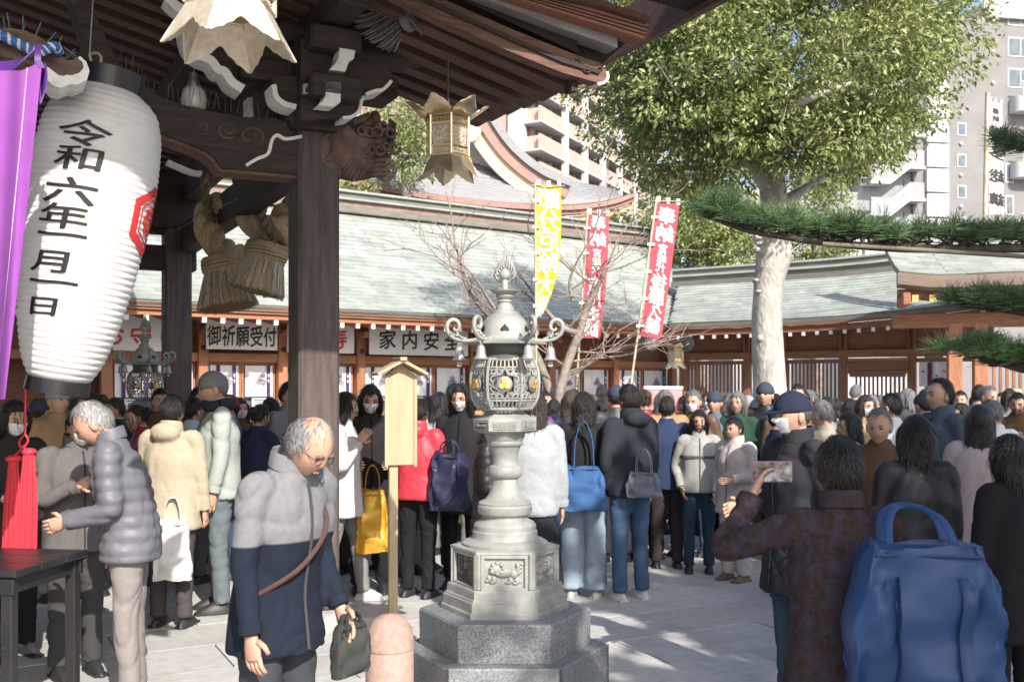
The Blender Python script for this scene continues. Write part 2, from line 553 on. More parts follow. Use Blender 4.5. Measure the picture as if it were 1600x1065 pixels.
def slab_under(parent, x0, x1, prof, th, name, m, skew0=0.0, skew1=0.0, lift=lambda x: 0.0, nx=10):
    d = MB()
    y0, y1 = prof[0][0], prof[-1][0]
    rings = []
    for i in range(nx + 1):
        q = i / nx
        top = []; bot = []
        for y, z in prof:
            t = (y - y0) / (y1 - y0)
            x = (x0 + skew0 * t) * (1 - q) + (x1 + skew1 * t) * q
            top.append((x, y, z + lift(x))); bot.append((x, y, z - th + lift(x)))
        rings.append(top + bot[::-1])
    d.rings(rings)
    return d.build(name, m, parent, fix=True)


def hexring(mb, c, r, w, th, M=None):
    """flat hexagon outline in xz plane"""
    o = [(c[0] + r * math.sin(k * math.pi / 3), c[1] + r * math.cos(k * math.pi / 3)) for k in range(6)]
    i = [(c[0] + (r - w) * math.sin(k * math.pi / 3), c[1] + (r - w) * math.cos(k * math.pi / 3)) for k in range(6)]
    vs = [(p[0], -th, p[1]) for p in o] + [(p[0], -th, p[1]) for p in i] + [(p[0], 0, p[1]) for p in o] + [(p[0], 0, p[1]) for p in i]
    fs = []
    for k in range(6):
        n = (k + 1) % 6
        fs += [(k, n, 6 + n, 6 + k), (12 + k, 18 + k, 18 + n, 12 + n), (k, 12 + k, 12 + n, n), (6 + k, 6 + n, 18 + n, 18 + k)]
    mb.add(vs, fs, M)


def crest(mb, cx, cz, r, th=.004, M=None, flowers=True):
    for dx, dz in ((0, .98), (-.87, -.52), (.87, -.52)):
        c = (cx + dx * r, cz + dz * r)
        hexring(mb, c, r * .98, r * .16, th, M)
        if flowers: hexring(mb, c, r * .52, r * .2, th, M)


def curtain(parent, x0, x1, z0, z1, y, ribbons, crests, cm, fold=.012, tag='curtain', ph=0.0):
    """white curtain panel with purple ribbons and a tortoiseshell crest"""
    c = MB().sheet(lambda u, v: (x0 + (x1 - x0) * u, y + fold * math.sin(u * (x1 - x0) * 26 + ph) * (1 - .5 * v), z0 + (z1 - z0) * v), 24, 4, .004)
    co = c.build(tag, cm, parent, smooth=60)
    for rx in ribbons:
        MB().box((rx, y - .028, (z0 + z1) / 2), (.07, .006, (z1 - z0) * 1.0)).build('ribbon', mat('purple_ribbon', (.06, .025, .13), (.045, .02, .10), scale=9), co)
        k = MB()
        for q in (.15, -.02):
            k.box((rx, y - .033, z0 + (z1 - z0) * (.55 + q)), (.03, .003, .028)); k.box((rx, y - .033, z0 + (z1 - z0) * (.5 + q)), (.018, .003, .03))
        k.build('ribbon_print', M_WHITEINK, co)
    for cx in crests:
        q = MB(); crest(q, cx, (z0 + z1) / 2 + .01, .062, .004, T(0, y - .026, 0)); q.build('crest', mat('crest_ink', (.10, .07, .14), (.08, .06, .11), scale=9), co)
    return co


# ------------------------------------------------------------------ the long office building with sign boards
OFA = math.atan2(.57, .82)
OFO = V((-6.59, 16.9, 0))
ofx = V((math.cos(OFA), math.sin(OFA), 0)); ofy = V((-math.sin(OFA), math.cos(OFA), 0))


def of_x(u, y):
    """office-frame x of the point at depth row y seen in photo column u"""
    q = (u - 800) / FPX
    p = OFO + ofy * y
    return (q * p.y - p.x) / (ofx.x - q * ofx.y)


def of_z(v, x, y):
    p = OFO + ofx * x + ofy * y
    return CAM_H + (HOR - v) / FPX * p.y


def build_office():
    of = thing('shrine_office', 'long wooden shrine office with pale copper roof, sign boards hung under its eaves', 'building', OFO, OFA)
    prof = [(t * 4.3, 3.2 + 2.75 * (.70 * t + .30 * t * t)) for t in np.linspace(0, 1, 9)]
    x0, x1 = -5.5, 12.72
    slab_under(of, x0, x1, prof, .10, 'roof_deck', M_RIDGE, skew1=4.6)
    plate_roof(of, x0, x1, prof, .2, .62, skew1=4.6, near=lambda x, y: abs(x - 3.0) * .8 + y, mats=(M_COPPER, M_COPPER_ST))
    # ridge: stacked courses
    for k, (w, h, z) in enumerate(((.62, .16, 5.93), (.46, .14, 6.08), (.66, .05, 6.175), (.40, .14, 6.27), (.56, .06, 6.37))):
        MB().box(((x0 + x1 + 4.4) / 2, 4.3, z), (x1 + 4.4 - x0, w, h), b=.012).build('ridge_course', (M_RIDGE, mat('pinkish_ridge', (.30, .20, .165), (.22, .145, .12), scale=5), M_COPPER_ST, M_RIDGE, M_COPPER_ST)[k], of)
    # eave boards
    MB().box(((x0 + x1) / 2, .05, 3.145), (x1 - x0, .10, .07), b=.006).build('eave_edge', M_CEDAR, of)
    MB().box(((x0 + x1) / 2, .09, 3.078), (x1 - x0, .10, .055), b=.006).build('eave_board', M_CEDAR, of)
    MB().box(((x0 + x1) / 2, .16, 3.00), (x1 - x0, .12, .09), b=.006).build('fascia', M_CEDAR, of)
    # rafters with white painted ends
    rm = MB().box((0, .75, .0), (.075, 1.5, .085), b=.004).mesh('rafter', M_CEDAR)
    cm = MB().box((0, -.004, 0), (.083, .012, .093)).mesh('white_rafter_end', M_WHITE)
    x = x0 + .2
    while x < x1 - .3:
        r = link('rafter', rm, of, M=T(x, .10, 2.905, rx=R(9)))
        link('white_rafter_end', cm, r)
        x += .335
    # wall: posts, beams, boards
    yw = 1.35; xw = 14.9
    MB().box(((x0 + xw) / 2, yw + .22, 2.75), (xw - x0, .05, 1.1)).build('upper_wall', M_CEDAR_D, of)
    MB().box(((x0 + xw) / 2, yw + .04, 2.28), (xw - x0, .16, .17), b=.008).build('lintel', M_CEDAR, of)
    MB().box(((x0 + xw) / 2, yw + .06, 1.02), (xw - x0, .34, .09), b=.008).build('counter', M_CEDAR, of)
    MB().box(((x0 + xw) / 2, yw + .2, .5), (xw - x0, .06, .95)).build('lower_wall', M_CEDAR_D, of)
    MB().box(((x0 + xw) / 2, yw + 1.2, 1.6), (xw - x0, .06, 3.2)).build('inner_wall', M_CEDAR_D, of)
    posts = [of_x(u, yw) for u in (165, 316, 440, 562, 738, 860, 960, 1050)]
    for p in posts + [posts[0] - 2.2, posts[0] - 4.2]:
        po = MB().box((p, yw, 1.55), (.19, .19, 3.1), b=.01).build('post', M_CEDAR_V, of)
        MB().lathe([(.0, 0), (.05, 0), (.055, .015), (.035, .03), (0, .035)], 12, T(p, yw - .095, 2.45, rx=R(90))).build('nail_cover', M_IRON, po, smooth=50)
        MB().box((p, yw - .15, 2.80), (.16, .5, .12), b=.02).build('bracket', M_CEDAR, po)
    # windows between posts: frame, glass, curtain
    gl = mat('window_glass_dark', (.16, .17, .18), (.12, .13, .14), scale=3, rough=.12)
    cw = mat('white_curtain', (.76, .75, .78), (.70, .69, .73), scale=9, rough=.85)
    for i in range(len(posts) - 1):
        a, b = posts[i] + .1, posts[i + 1] - .1
        n = 2 if b - a < 2.2 else 3
        for k in range(n):
            xa, xb = a + (b - a) * k / n, a + (b - a) * (k + 1) / n
            w = MB().box(((xa + xb) / 2, yw + .18, 1.63), (xb - xa, .02, 1.1)).build('window', gl, of)
            for q in (xa + .03, xb - .03):
                MB().box((q, yw + .12, 1.63), (.05, .06, 1.14), b=.004).build('frame', M_CEDAR_V, w)
            MB().box(((xa + xb) / 2, yw + .12, 2.165), (xb - xa - .11, .06, .05), b=.004).build('frame', M_CEDAR, w)
            if (i, k) in ((0, 1), (2, 0)):
                pass
            curtain(w, xa + .07, xb - .07, 1.52, 2.13, yw + .06, [xa + .22, xb - .16] if k == 0 else [xb - .16], [(xa + xb) / 2 + .03], cw, ph=i + k)
            s = MB().box(((xa + xb) / 2, yw + .05, 1.38), (.3, .004, .22)).build('notice', M_PAPER, w)
            t = MB()
            for q in range(4): t.box(((xa + xb) / 2, yw + .046, 1.45 - q * .045), (.22 - .05 * (q % 2), .002, .016))
            t.build('notice_print', M_BLACK, s)
    return of


build_office()


def sign_board(u0, u1, v0, v1, text, ink, label, y=.92, tsize=.9, gap=1.0, tx=.5, sx_=1.0):
    xa, xb = of_x(u0, y), of_x(u1, y)
    xm = (xa + xb) / 2
    za, zb = of_z(v1, xm, y), of_z(v0, xm, y)
    p = OFO + ofx * xm + ofy * y
    o = thing('sign_board', label, 'sign', (p.x, p.y, za), OFA, group='sign boards under the office eaves')
    w, h = xb - xa, zb - za + .1
    b = MB().box((0, 0, h / 2), (w, .03, h), b=.004).build('board', M_PAPER, o)
    for sx in (-1, 1): MB().tube([(sx * w * .4, 0, h), (sx * w * .4, .02, h + .25)], .008, 6).build('hanger', M_IRON, o)
    n = len(text); s = (zb - za) * tsize * .74
    t = MB()
    for i, ch in enumerate(text):
        cx = w * (tx - .5) + (i - (n - 1) / 2) * s * 1.12 * gap
        letter(t, ch, lambda x, yy: (cx + x * s * sx_, -.0175, (zb - za) * .46 + yy * s), bold=.022)
    t.build('lettering', ink, o)


sign_board(176, 262, 500, 548, 'お守り', M_REDINK, 'white sign board with red lettering seen left of the rear dark pillar', gap=1.15)
sign_board(322, 433, 502, 546, '御祈願受付', M_BLACK, 'white sign board with five black characters between the two dark pillars', tsize=.95, gap=.645, sx_=.66)
sign_board(449, 553, 505, 551, '長寿', M_REDINK, 'white sign board with red lettering half hidden behind the near dark pillar', gap=1.3, tx=.55)
sign_board(577, 731, 506, 555, '家内安全', M_BLACK, 'white sign board with four widely spaced black characters, left of the bronze lantern', tsize=.78, gap=1.22)

# ------------------------------------------------------------------ right-hand corridor
COO = V((3.8, 23.8, 0)); COA = math.atan2(-.55, .84)
cox = V((math.cos(COA), math.sin(COA), 0)); coy = V((-math.sin(COA), math.cos(COA), 0))


def co_x(u, y):
    q = (u - 800) / FPX
    p = COO + coy * y
    return (q * p.y - p.x) / (cox.x - q * cox.y)


def co_z(v, x, y):
    p = COO + cox * x + coy * y
    return CAM_H + (HOR - v) / FPX * p.y


def build_corridor():
    co = thing('covered_corridor', 'brown wooden corridor with lattice walls and pale green roof behind the big tree trunk', 'building', COO, COA)
    up = lambda x: .012 * max(0, x - 2.5) ** 2
    prof = [(t * 2.6, 3.22 + 1.25 * (.75 * t + .25 * t * t)) for t in np.linspace(0, 1, 7)]
    x0, x1 = -.05, 6.3
    slab_under(co, x0, x1 + 2.5, prof, .09, 'roof_deck', M_RIDGE, skew0=-.9, lift=up)
    plate_roof(co, x0, x1 + .3, prof, .17, .55, skew0=-.9, near=lambda x, y: -x + y * .3, mats=(M_COPPER, M_COPPER_ST), lift=up)
    def runner(name, m, y, z, w, h, xa, xb, n=10):
        b = MB(); rg = []
        for i in range(n + 1):
            x = xa + (xb - xa) * i / n; zz = z + up(x)
            rg.append([(x, y - w / 2, zz - h / 2), (x, y + w / 2, zz - h / 2), (x, y + w / 2, zz + h / 2), (x, y - w / 2, zz + h / 2)])
        return b.rings(rg).build(name, m, co, fix=True)
    for k, (w, h, z) in enumerate(((.5, .13, 4.42), (.36, .12, 4.545), (.52, .05, 4.63), (.34, .12, 4.715), (.46, .05, 4.80))):
        runner('ridge_course', M_COPPER_ST if k in (2, 4) else M_RIDGE, 2.6, z, w, h, x0 - 1.0, x1 + 2.6)
    runner('eave_edge', M_CEDAR_D, .05, 3.13, .09, .11, x0, x1 + .9)
    runner('fascia', M_CEDAR_D, .13, 3.00, .10, .14, x0, x1 + .9)
    rm = MB().box((0, .6, 0), (.07, 1.2, .08), b=.004).mesh('rafter', M_CEDAR_D)
    cm = MB().box((0, -.004, 0), (.078, .012, .088)).mesh('white_rafter_end', M_WHITE)
    x = .15
    while x < x1 + .5:
        r = link('rafter', rm, co, M=T(x, .10, 2.89 + up(x), rx=R(9)))
        link('white_rafter_end', cm, r)
        x += .30
    yw = 1.1
    MB().box((3.4, yw + .1, 2.80), (6.9, .05, .62)).build('upper_wall', M_CEDAR_D, co)
    MB().box((3.4, yw - .03, 2.46), (6.9, .16, .17), b=.01).build('tie_beam', M_CEDAR_D, co)
    MB().box((3.4, yw + .02, 2.30), (6.9, .12, .09), b=.01).build('lattice_head', M_CEDAR_D, co)
    for u in (1068, 1168, 1224, 1318, 1425):
        p = co_x(u, yw)
        MB().box((p, yw, 1.6), (.17, .17, 3.2), b=.01).build('post', M_CEDAR_DV, co)
        MB().box((p, yw - .04, 2.80), (.10, .09, .5), b=.01).build('strut', M_CEDAR_DV, co)
    sm = MB().box((0, 0, 0), (.042, .045, 1.0), b=.004).mesh('lattice_slat', M_CEDAR_DV)
    for ua, ub in ((1076, 1160), (1232, 1311), (1338, 1412)):
        xa, xb = co_x(ua, yw), co_x(ub, yw)
        n = int((xb - xa) / .088)
        for k in range(n + 1):
            link('lattice_slat', sm, co, M=T(xa + (xb - xa) * k / n, yw, 1.76))
    for z in (1.24,):
        MB().box((3.2, yw + .005, z), (6.6, .10, .10), b=.008).build('rail', M_CEDAR_D, co)
    MB().box((3.2, yw + .03, .6), (6.6, .05, 1.2)).build('dado_wall', M_CEDAR_D, co)
    # panelled door with a rolled blind
    xa, xb = co_x(1326, yw - .05), co_x(1420, yw - .05)
    d = MB().box(((xa + xb) / 2, yw - .09, 2.18), (xb - xa, .05, .34)).build('door_panel', M_CEDAR_D, co)
    for z in (2.33, 2.03): MB().box(((xa + xb) / 2, yw - .13, z), (xb - xa, .05, .06), b=.008).build('panel_rail', M_CEDAR, d)
    MB().tube([(xa + .05, yw - .15, 1.98), (xb - .05, yw - .15, 1.98)], .05, 12).build('rolled_blind', mat('grey_blind', (.26, .19, .16), (.2, .14, .12), scale=6), d, smooth=50)
    # open bay with white curtain
    cw = mat('white_curtain', (.76, .75, .78), (.70, .69, .73), scale=9, rough=.85)
    xa, xb = co_x(1436, yw), co_x(1493, yw)
    c = MB().sheet(lambda u, v: (xa + (xb - xa) * u, yw + .02 * math.sin(u * 24), 1.72 + .55 * v), 20, 4, .004).build('curtain', cw, co, smooth=60)
    for q in (.30, .92):
        MB().box((xa + (xb - xa) * q, yw - .03, 1.98), (.085, .006, .52)).build('ribbon', mat('red_blue_ribbon', (.20, .02, .06), (.03, .02, .12), scale=14, stretch=(2, 1, .1)), c)
    for q, zz in ((.12, 2.05), (.5, 1.95), (.7, 2.05)):
        MB().ball((xa + (xb - xa) * q, yw - .028, zz), (.035, .004, .02), 8, 5).build('crane_print', M_REDINK, c)
    # loudspeaker pair and lamp under the eave
    return co


build_corridor()


def gate_roof():
    # the taller gate at the right edge: roof, rafters, posts
    Y = 17.6
    g0 = px(1405, 430, Y)
    g = thing('shrine_gate', 'taller wooden gate with broad copper roof at the right edge behind pines', 'gate', (g0.x, g0.y, 0), R(-14))
    z = g0.z
    up = lambda x: .10 * max(0, .9 - x) ** 2 + .006 * x * x
    prof = [(0, z - .02), (.7, z + .18), (1.5, z + .46), (2.4, z + .85)]
    slab_under(g, 0, 6, prof, .1, 'roof_deck', M_RIDGE, lift=up)
    plate_roof(g, 0, 6, prof, .18, .55, near=lambda x, y: x + y, limit=120, mats=(M_COPPER, M_COPPER_ST), lift=up)
    b = MB(); rg = []
    for i in range(13):
        x = -.03 + 6 * i / 12; zz = z + up(x)
        rg.append([(x, -.05, zz - .24), (x, .12, zz - .30), (x, .12, zz - .04), (x, -.05, zz - .035)])
    b.rings(rg).build('thick_eave', mat('brown_eave', (.22, .165, .135), (.16, .118, .096), scale=5, stretch=(.6, 6, 6)), g, fix=True)
    MB().box((3.0, .25, z - .30), (6, .10, .14)).build('fascia', M_CEDAR_D, g)
    rm = MB().box((0, .6, 0), (.10, 1.3, .12), b=.005).mesh('rafter', M_CEDAR)
    em = MB().box((0, -.06, 0), (.108, .012, .128)).mesh('ochre_rafter_end', mat('ochre_paint', (.62, .45, .16), (.5, .35, .12), scale=9))
    for k in range(18):
        r = link('rafter', rm, g, M=T(.28 + k * .29, .16, z - .40, rx=R(6)))
        link('ochre_rafter_end', em, r)
    MB().box((.12, .35, z - .42), (.14, .8, .22), b=.02).build('corner_bracket', M_CEDAR_D, g)
    MB().box((3, 1.0, z - .75), (6, .22, .26), b=.01).build('tie_beam', M_CEDAR_D, g)
    for x in (1.08, 1.52, 3.6):
        MB().box((x, 1.0, (z - .8) / 2), (.24, .24, z - .8), b=.012).build('post', M_CEDAR_V, g)
    # slatted bay and a paper-covered stand under the gate
    sm = MB().box((0, 0, 0), (.05, .05, 1.0)).mesh('slat', M_CEDAR_DV)
    for i in range(16): link('slat', sm, g, M=T(1.75 + i * .11, 1.0, 1.9))
    MB().box((2.6, .95, 1.38), (2.0, .1, .12), b=.01).build('rail', M_CEDAR, g)
    MB().box((2.6, 1.0, .65), (2.0, .05, 1.3)).build('dado_wall', M_CEDAR_D, g)
    MB().box((2.05, .88, 1.5), (.26, .012, .34)).build('yellow_notice', mat('yellow_paper', (.66, .68, .36), (.6, .62, .3), scale=5), g)
    MB().box((2.5, .88, 1.5), (.2, .012, .34)).build('white_notice', M_PAPER, g)


gate_roof()


# ------------------------------------------------------------------ main hall roof beyond the office
def build_main_sanctuary():
    Y0 = 34.0
    s = thing('main_sanctuary', 'shrine main hall with grey curved gabled roof rising beyond the office roof', 'building', (0, 0, 0))
    # eave line through photo columns, receding to the left
    def P(u, v, Y): return px(u, v, Y)
    cols = [(470, 262, 30), (560, 283, 31), (640, 299, 32), (720, 311, 33), (800, 319, 34), (880, 322, 35), (930, 318, 35.6), (965, 311, 36), (992, 301, 36.3)]
    eave = cr([P(*c) for c in cols], 4)
    upc = [(470, 215, 36), (560, 236, 36.5), (640, 246, 37), (720, 254, 37.5), (800, 266, 38), (860, 279, 38.2), (905, 287, 38), (940, 293, 37.6), (962, 297, 37.2)]
    upr = cr([P(*c) for c in upc], 4)
    n = len(eave)
    roofm = mat('grey_shingle_roof', (.30, .30, .31), (.22, .22, .23), scale=4, rough=.6, stretch=(1, 1, 6), bump=.3, bscale=8)
    r = MB(); rows = 14; rg = []
    for j in range(rows + 1):
        t = j / rows; sg = .06 * math.sin(math.pi * t)
        for st in (0, 1):
            if j == 0 and st == 0: continue
            rg.append([tuple(eave[i].lerp(upr[i], t) - V((0, 0, sg * 4)) + V((0, 0, .05 * st))) for i in range(n)])
    vs = [p for a in rg for p in a]; fs = [(j * n + i, j * n + i + 1, (j + 1) * n + i + 1, (j + 1) * n + i) for j in range(len(rg) - 1) for i in range(n - 1)]
    r.add(vs, fs); r.build('lower_roof', roofm, s, fix=True)
    copper = mat('red_copper_edge', (.36, .21, .175), (.28, .16, .13), scale=5, rough=.5)
    pinkw = mat('fresh_cypress', (.66, .42, .25), (.55, .33, .19), scale=4, stretch=(.6, 6, 6), rough=.6)
    def band(name, m, z0, z1, off):
        b = MB()
        rr = [[tuple(p + V((0, off, z0))), tuple(p + V((0, off + .25, z0))), tuple(p + V((0, off + .25, z1))), tuple(p + V((0, off, z1)))] for p in eave]
        b.rings(rr).build(name, m, s, fix=True)
    band('eave_edge', copper, -.14, .03, 0)
    band('eave_board', copper, -.27, -.15, .14)
    band('fascia', pinkw, -.52, -.32, .35)
    rm = MB().box((0, .9, 0), (.12, 1.8, .14)).mesh('rafter', pinkw); cm = MB().box((0, -.01, 0), (.14, .03, .16)).mesh('white_rafter_end', M_WHITE)
    L = 0; nxt = .3
    for i in range(1, n):
        seg = (eave[i] - eave[i - 1]); ln = seg.length
        while nxt < L + ln:
            p = eave[i - 1] + seg * ((nxt - L) / ln)
            q = link('rafter', rm, s, M=T(p.x, p.y + .28, p.z - .72, rx=R(8))); link('white_rafter_end', cm, q)
            nxt += .62
        L += ln
    # wall under the eave: plaster bays, posts, bracket blocks
    w = MB()
    a, b2 = P(480, 330, 34.4), P(950, 330, 37.8)
    w.add([(a.x, a.y, 4.0), (b2.x, b2.y, 4.0), (b2.x, b2.y, 8.1), (a.x, a.y, 8.1)], [(0, 1, 2, 3)])
    w.add([(b2.x, b2.y, 4.0), (b2.x + .5, b2.y + 5, 4.0), (b2.x + .5, b2.y + 5, 8.1), (b2.x, b2.y, 8.1)], [(0, 1, 2, 3)])
    w.build('plaster_wall', M_PLASTER, s)
    d = (b2 - a).normalized(); ang = math.atan2(d.y, d.x)
    for u in (676, 790, 892):
        q = (u - 800) / FPX
        t = (q * a.y - a.x) / ((b2.x - a.x) - q * (b2.y - a.y))
        p = a.lerp(b2, t)
        po = MB().box((0, 0, 0), (.42, .3, 4.2), T(p.x, p.y - .12, 5.7, rz=ang)).build('post', pinkw, s)
        MB().box((0, 0, 0), (1.5, .5, .26), T(p.x, p.y - .25, 7.55, rz=ang), b=.06).build('bracket', mat('brown_bracket', (.36, .20, .13), (.28, .15, .1), scale=6), po)
        MB().box((0, 0, 0), (.9, .42, .2), T(p.x, p.y - .25, 7.32, rz=ang), b=.05).build('bracket_block', MATS['brown_bracket'], po)
    # gable: plaster triangle, timbers, curved bargeboard and its roof
    g0 = 37.2
    tri = MB()
    gpts = [P(668, 258, g0), P(860, 292, g0), P(800, 240, g0), P(760, 185, g0), P(735, 130, g0), P(722, 130, g0), P(695, 200, g0)]
    tri.add([tuple(p + V((0, .5, 0))) for p in gpts], [(0, 1, 2, 3, 4, 5)]); tri.build('gable_plaster', M_PLASTER, s)
    MB().tube([P(664, 268, g0), P(800, 283, g0)], .16, 4).build('gable_beam', pinkw, s)
    for u0, v0, u1, v1 in ((722, 190, 735, 276), (742, 200, 790, 268)):
        MB().tube([P(u0, v0, g0 - .1), P(u1, v1, g0 - .1)], .15, 4).build('gable_strut', pinkw, s)
    ln = cr([P(700, 60, 36.6), P(735, 130, 36.6), P(765, 190, 36.6), P(800, 238, 36.6), P(845, 274, 36.5), P(890, 293, 36.4)], 6)
    def sweep(name, m, w0, w1, y0, y1):
        b = MB(); rr = []
        for i, p in enumerate(ln):
            t = (ln[min(i + 1, len(ln) - 1)] - ln[max(i - 1, 0)]).normalized(); nn = V((t.z, 0, -t.x))
            if nn.z > 0: nn = -nn
            q0, q1 = p + nn * w0, p + nn * w1
            rr.append([(q0.x, p.y + y0, q0.z), (q1.x, p.y + y0, q1.z), (q1.x, p.y + y1, q1.z), (q0.x, p.y + y1, q0.z)])
        b.rings(rr).build(name, m, s, fix=True)
    sweep('bargeboard', mat('pale_bargeboard', (.72, .56, .38), (.62, .46, .3), scale=4), .42, .92, .0, .3)
    sweep('bargeboard_edge', copper, .0, .42, -.15, .5)
    sweep('upper_roof', roofm, -.28, .0, -.3, 3.5)
    # carved gable pendant
    gp = MB()
    c = P(716, 205, 36.4)
    for i in range(9):
        a = i / 9 * 2 * math.pi
        gp.ball(c + V((math.cos(a) * .55, 0, math.sin(a) * .3)), (.3, .12, .22), 8, 6)
    gp.ball(c, (.55, .16, .35), 10, 7); gp.build('gable_carving', M_WHITE, s, smooth=60)


build_main_sanctuary()


# ------------------------------------------------------------------ flats and office blocks behind
def build_flats():
    a = V((3.55, 104, 0)); b = V((15.6, 128, 0))
    d = (b - a).normalized(); ang = math.atan2(d.y, d.x)
    f = thing('apartment_block', 'pink tiled apartment block with long balconies, behind the shrine hall roof', 'building', a, ang)
    pink = mat('pink_tile', (.52, .40, .34), (.46, .35, .295), scale=1.2, rough=.8)
    brick = mat('pink_brick_wall', (.46, .31, .26), (.40, .26, .215), scale=2, rough=.85)
    wht = mat('white_concrete', (.55, .55, .55), (.48, .48, .48), scale=1, rough=.8)
    W = 36; fl = 2.9
    MB().box((W / 2, 7.7, 22), (W, 12, 46)).build('core', mat('recess_wall', (.46, .36, .32), (.40, .31, .27), scale=1), f)
    MB().box((-1.5, 2.6, 22), (1.5, 1.5, 46)).build('corner_column', wht, f)
    MB().box((-5.9, 9.6, 22), (11, 12, 46)).build('brick_wing', brick, f)
    for k in range(2, 15):
        z = k * fl + 1.05
        p = MB().box((W / 2 - .7, .12, z), (W + 1.4, .24, 1.55)).build('balcony', pink, f)
        MB().box((-.66, 1.2, z), (.2, 2.1, 1.55)).build('end_wall', pink, p)
        MB().box((W / 2 - .7, .9, z - .86), (W + 1.6, 2.1, .18)).build('balcony_slab', wht, p)
        for i in range(11):
            x = .6 + i * 3.3
            w = MB().box((x + 1.2, 1.68, z + .9), (1.5, .06, 2.0)).build('window', mat('flat_glass', (.16, .19, .22), (.10, .12, .14), scale=1, rough=.15), f)
            MB().box((x + 1.2, 1.64, z + .9), (.07, .06, 2.0)).build('mullion', wht, w)
            MB().box((x + 2.75, 1.3, z + .55), (.12, .9, 2.2)).build('partition', brick, w)
    for i in range(8):
        MB().box((5.6 * i + 5.0, .0, 22), (.62, .62, 46)).build('pier', wht, f)


build_flats()


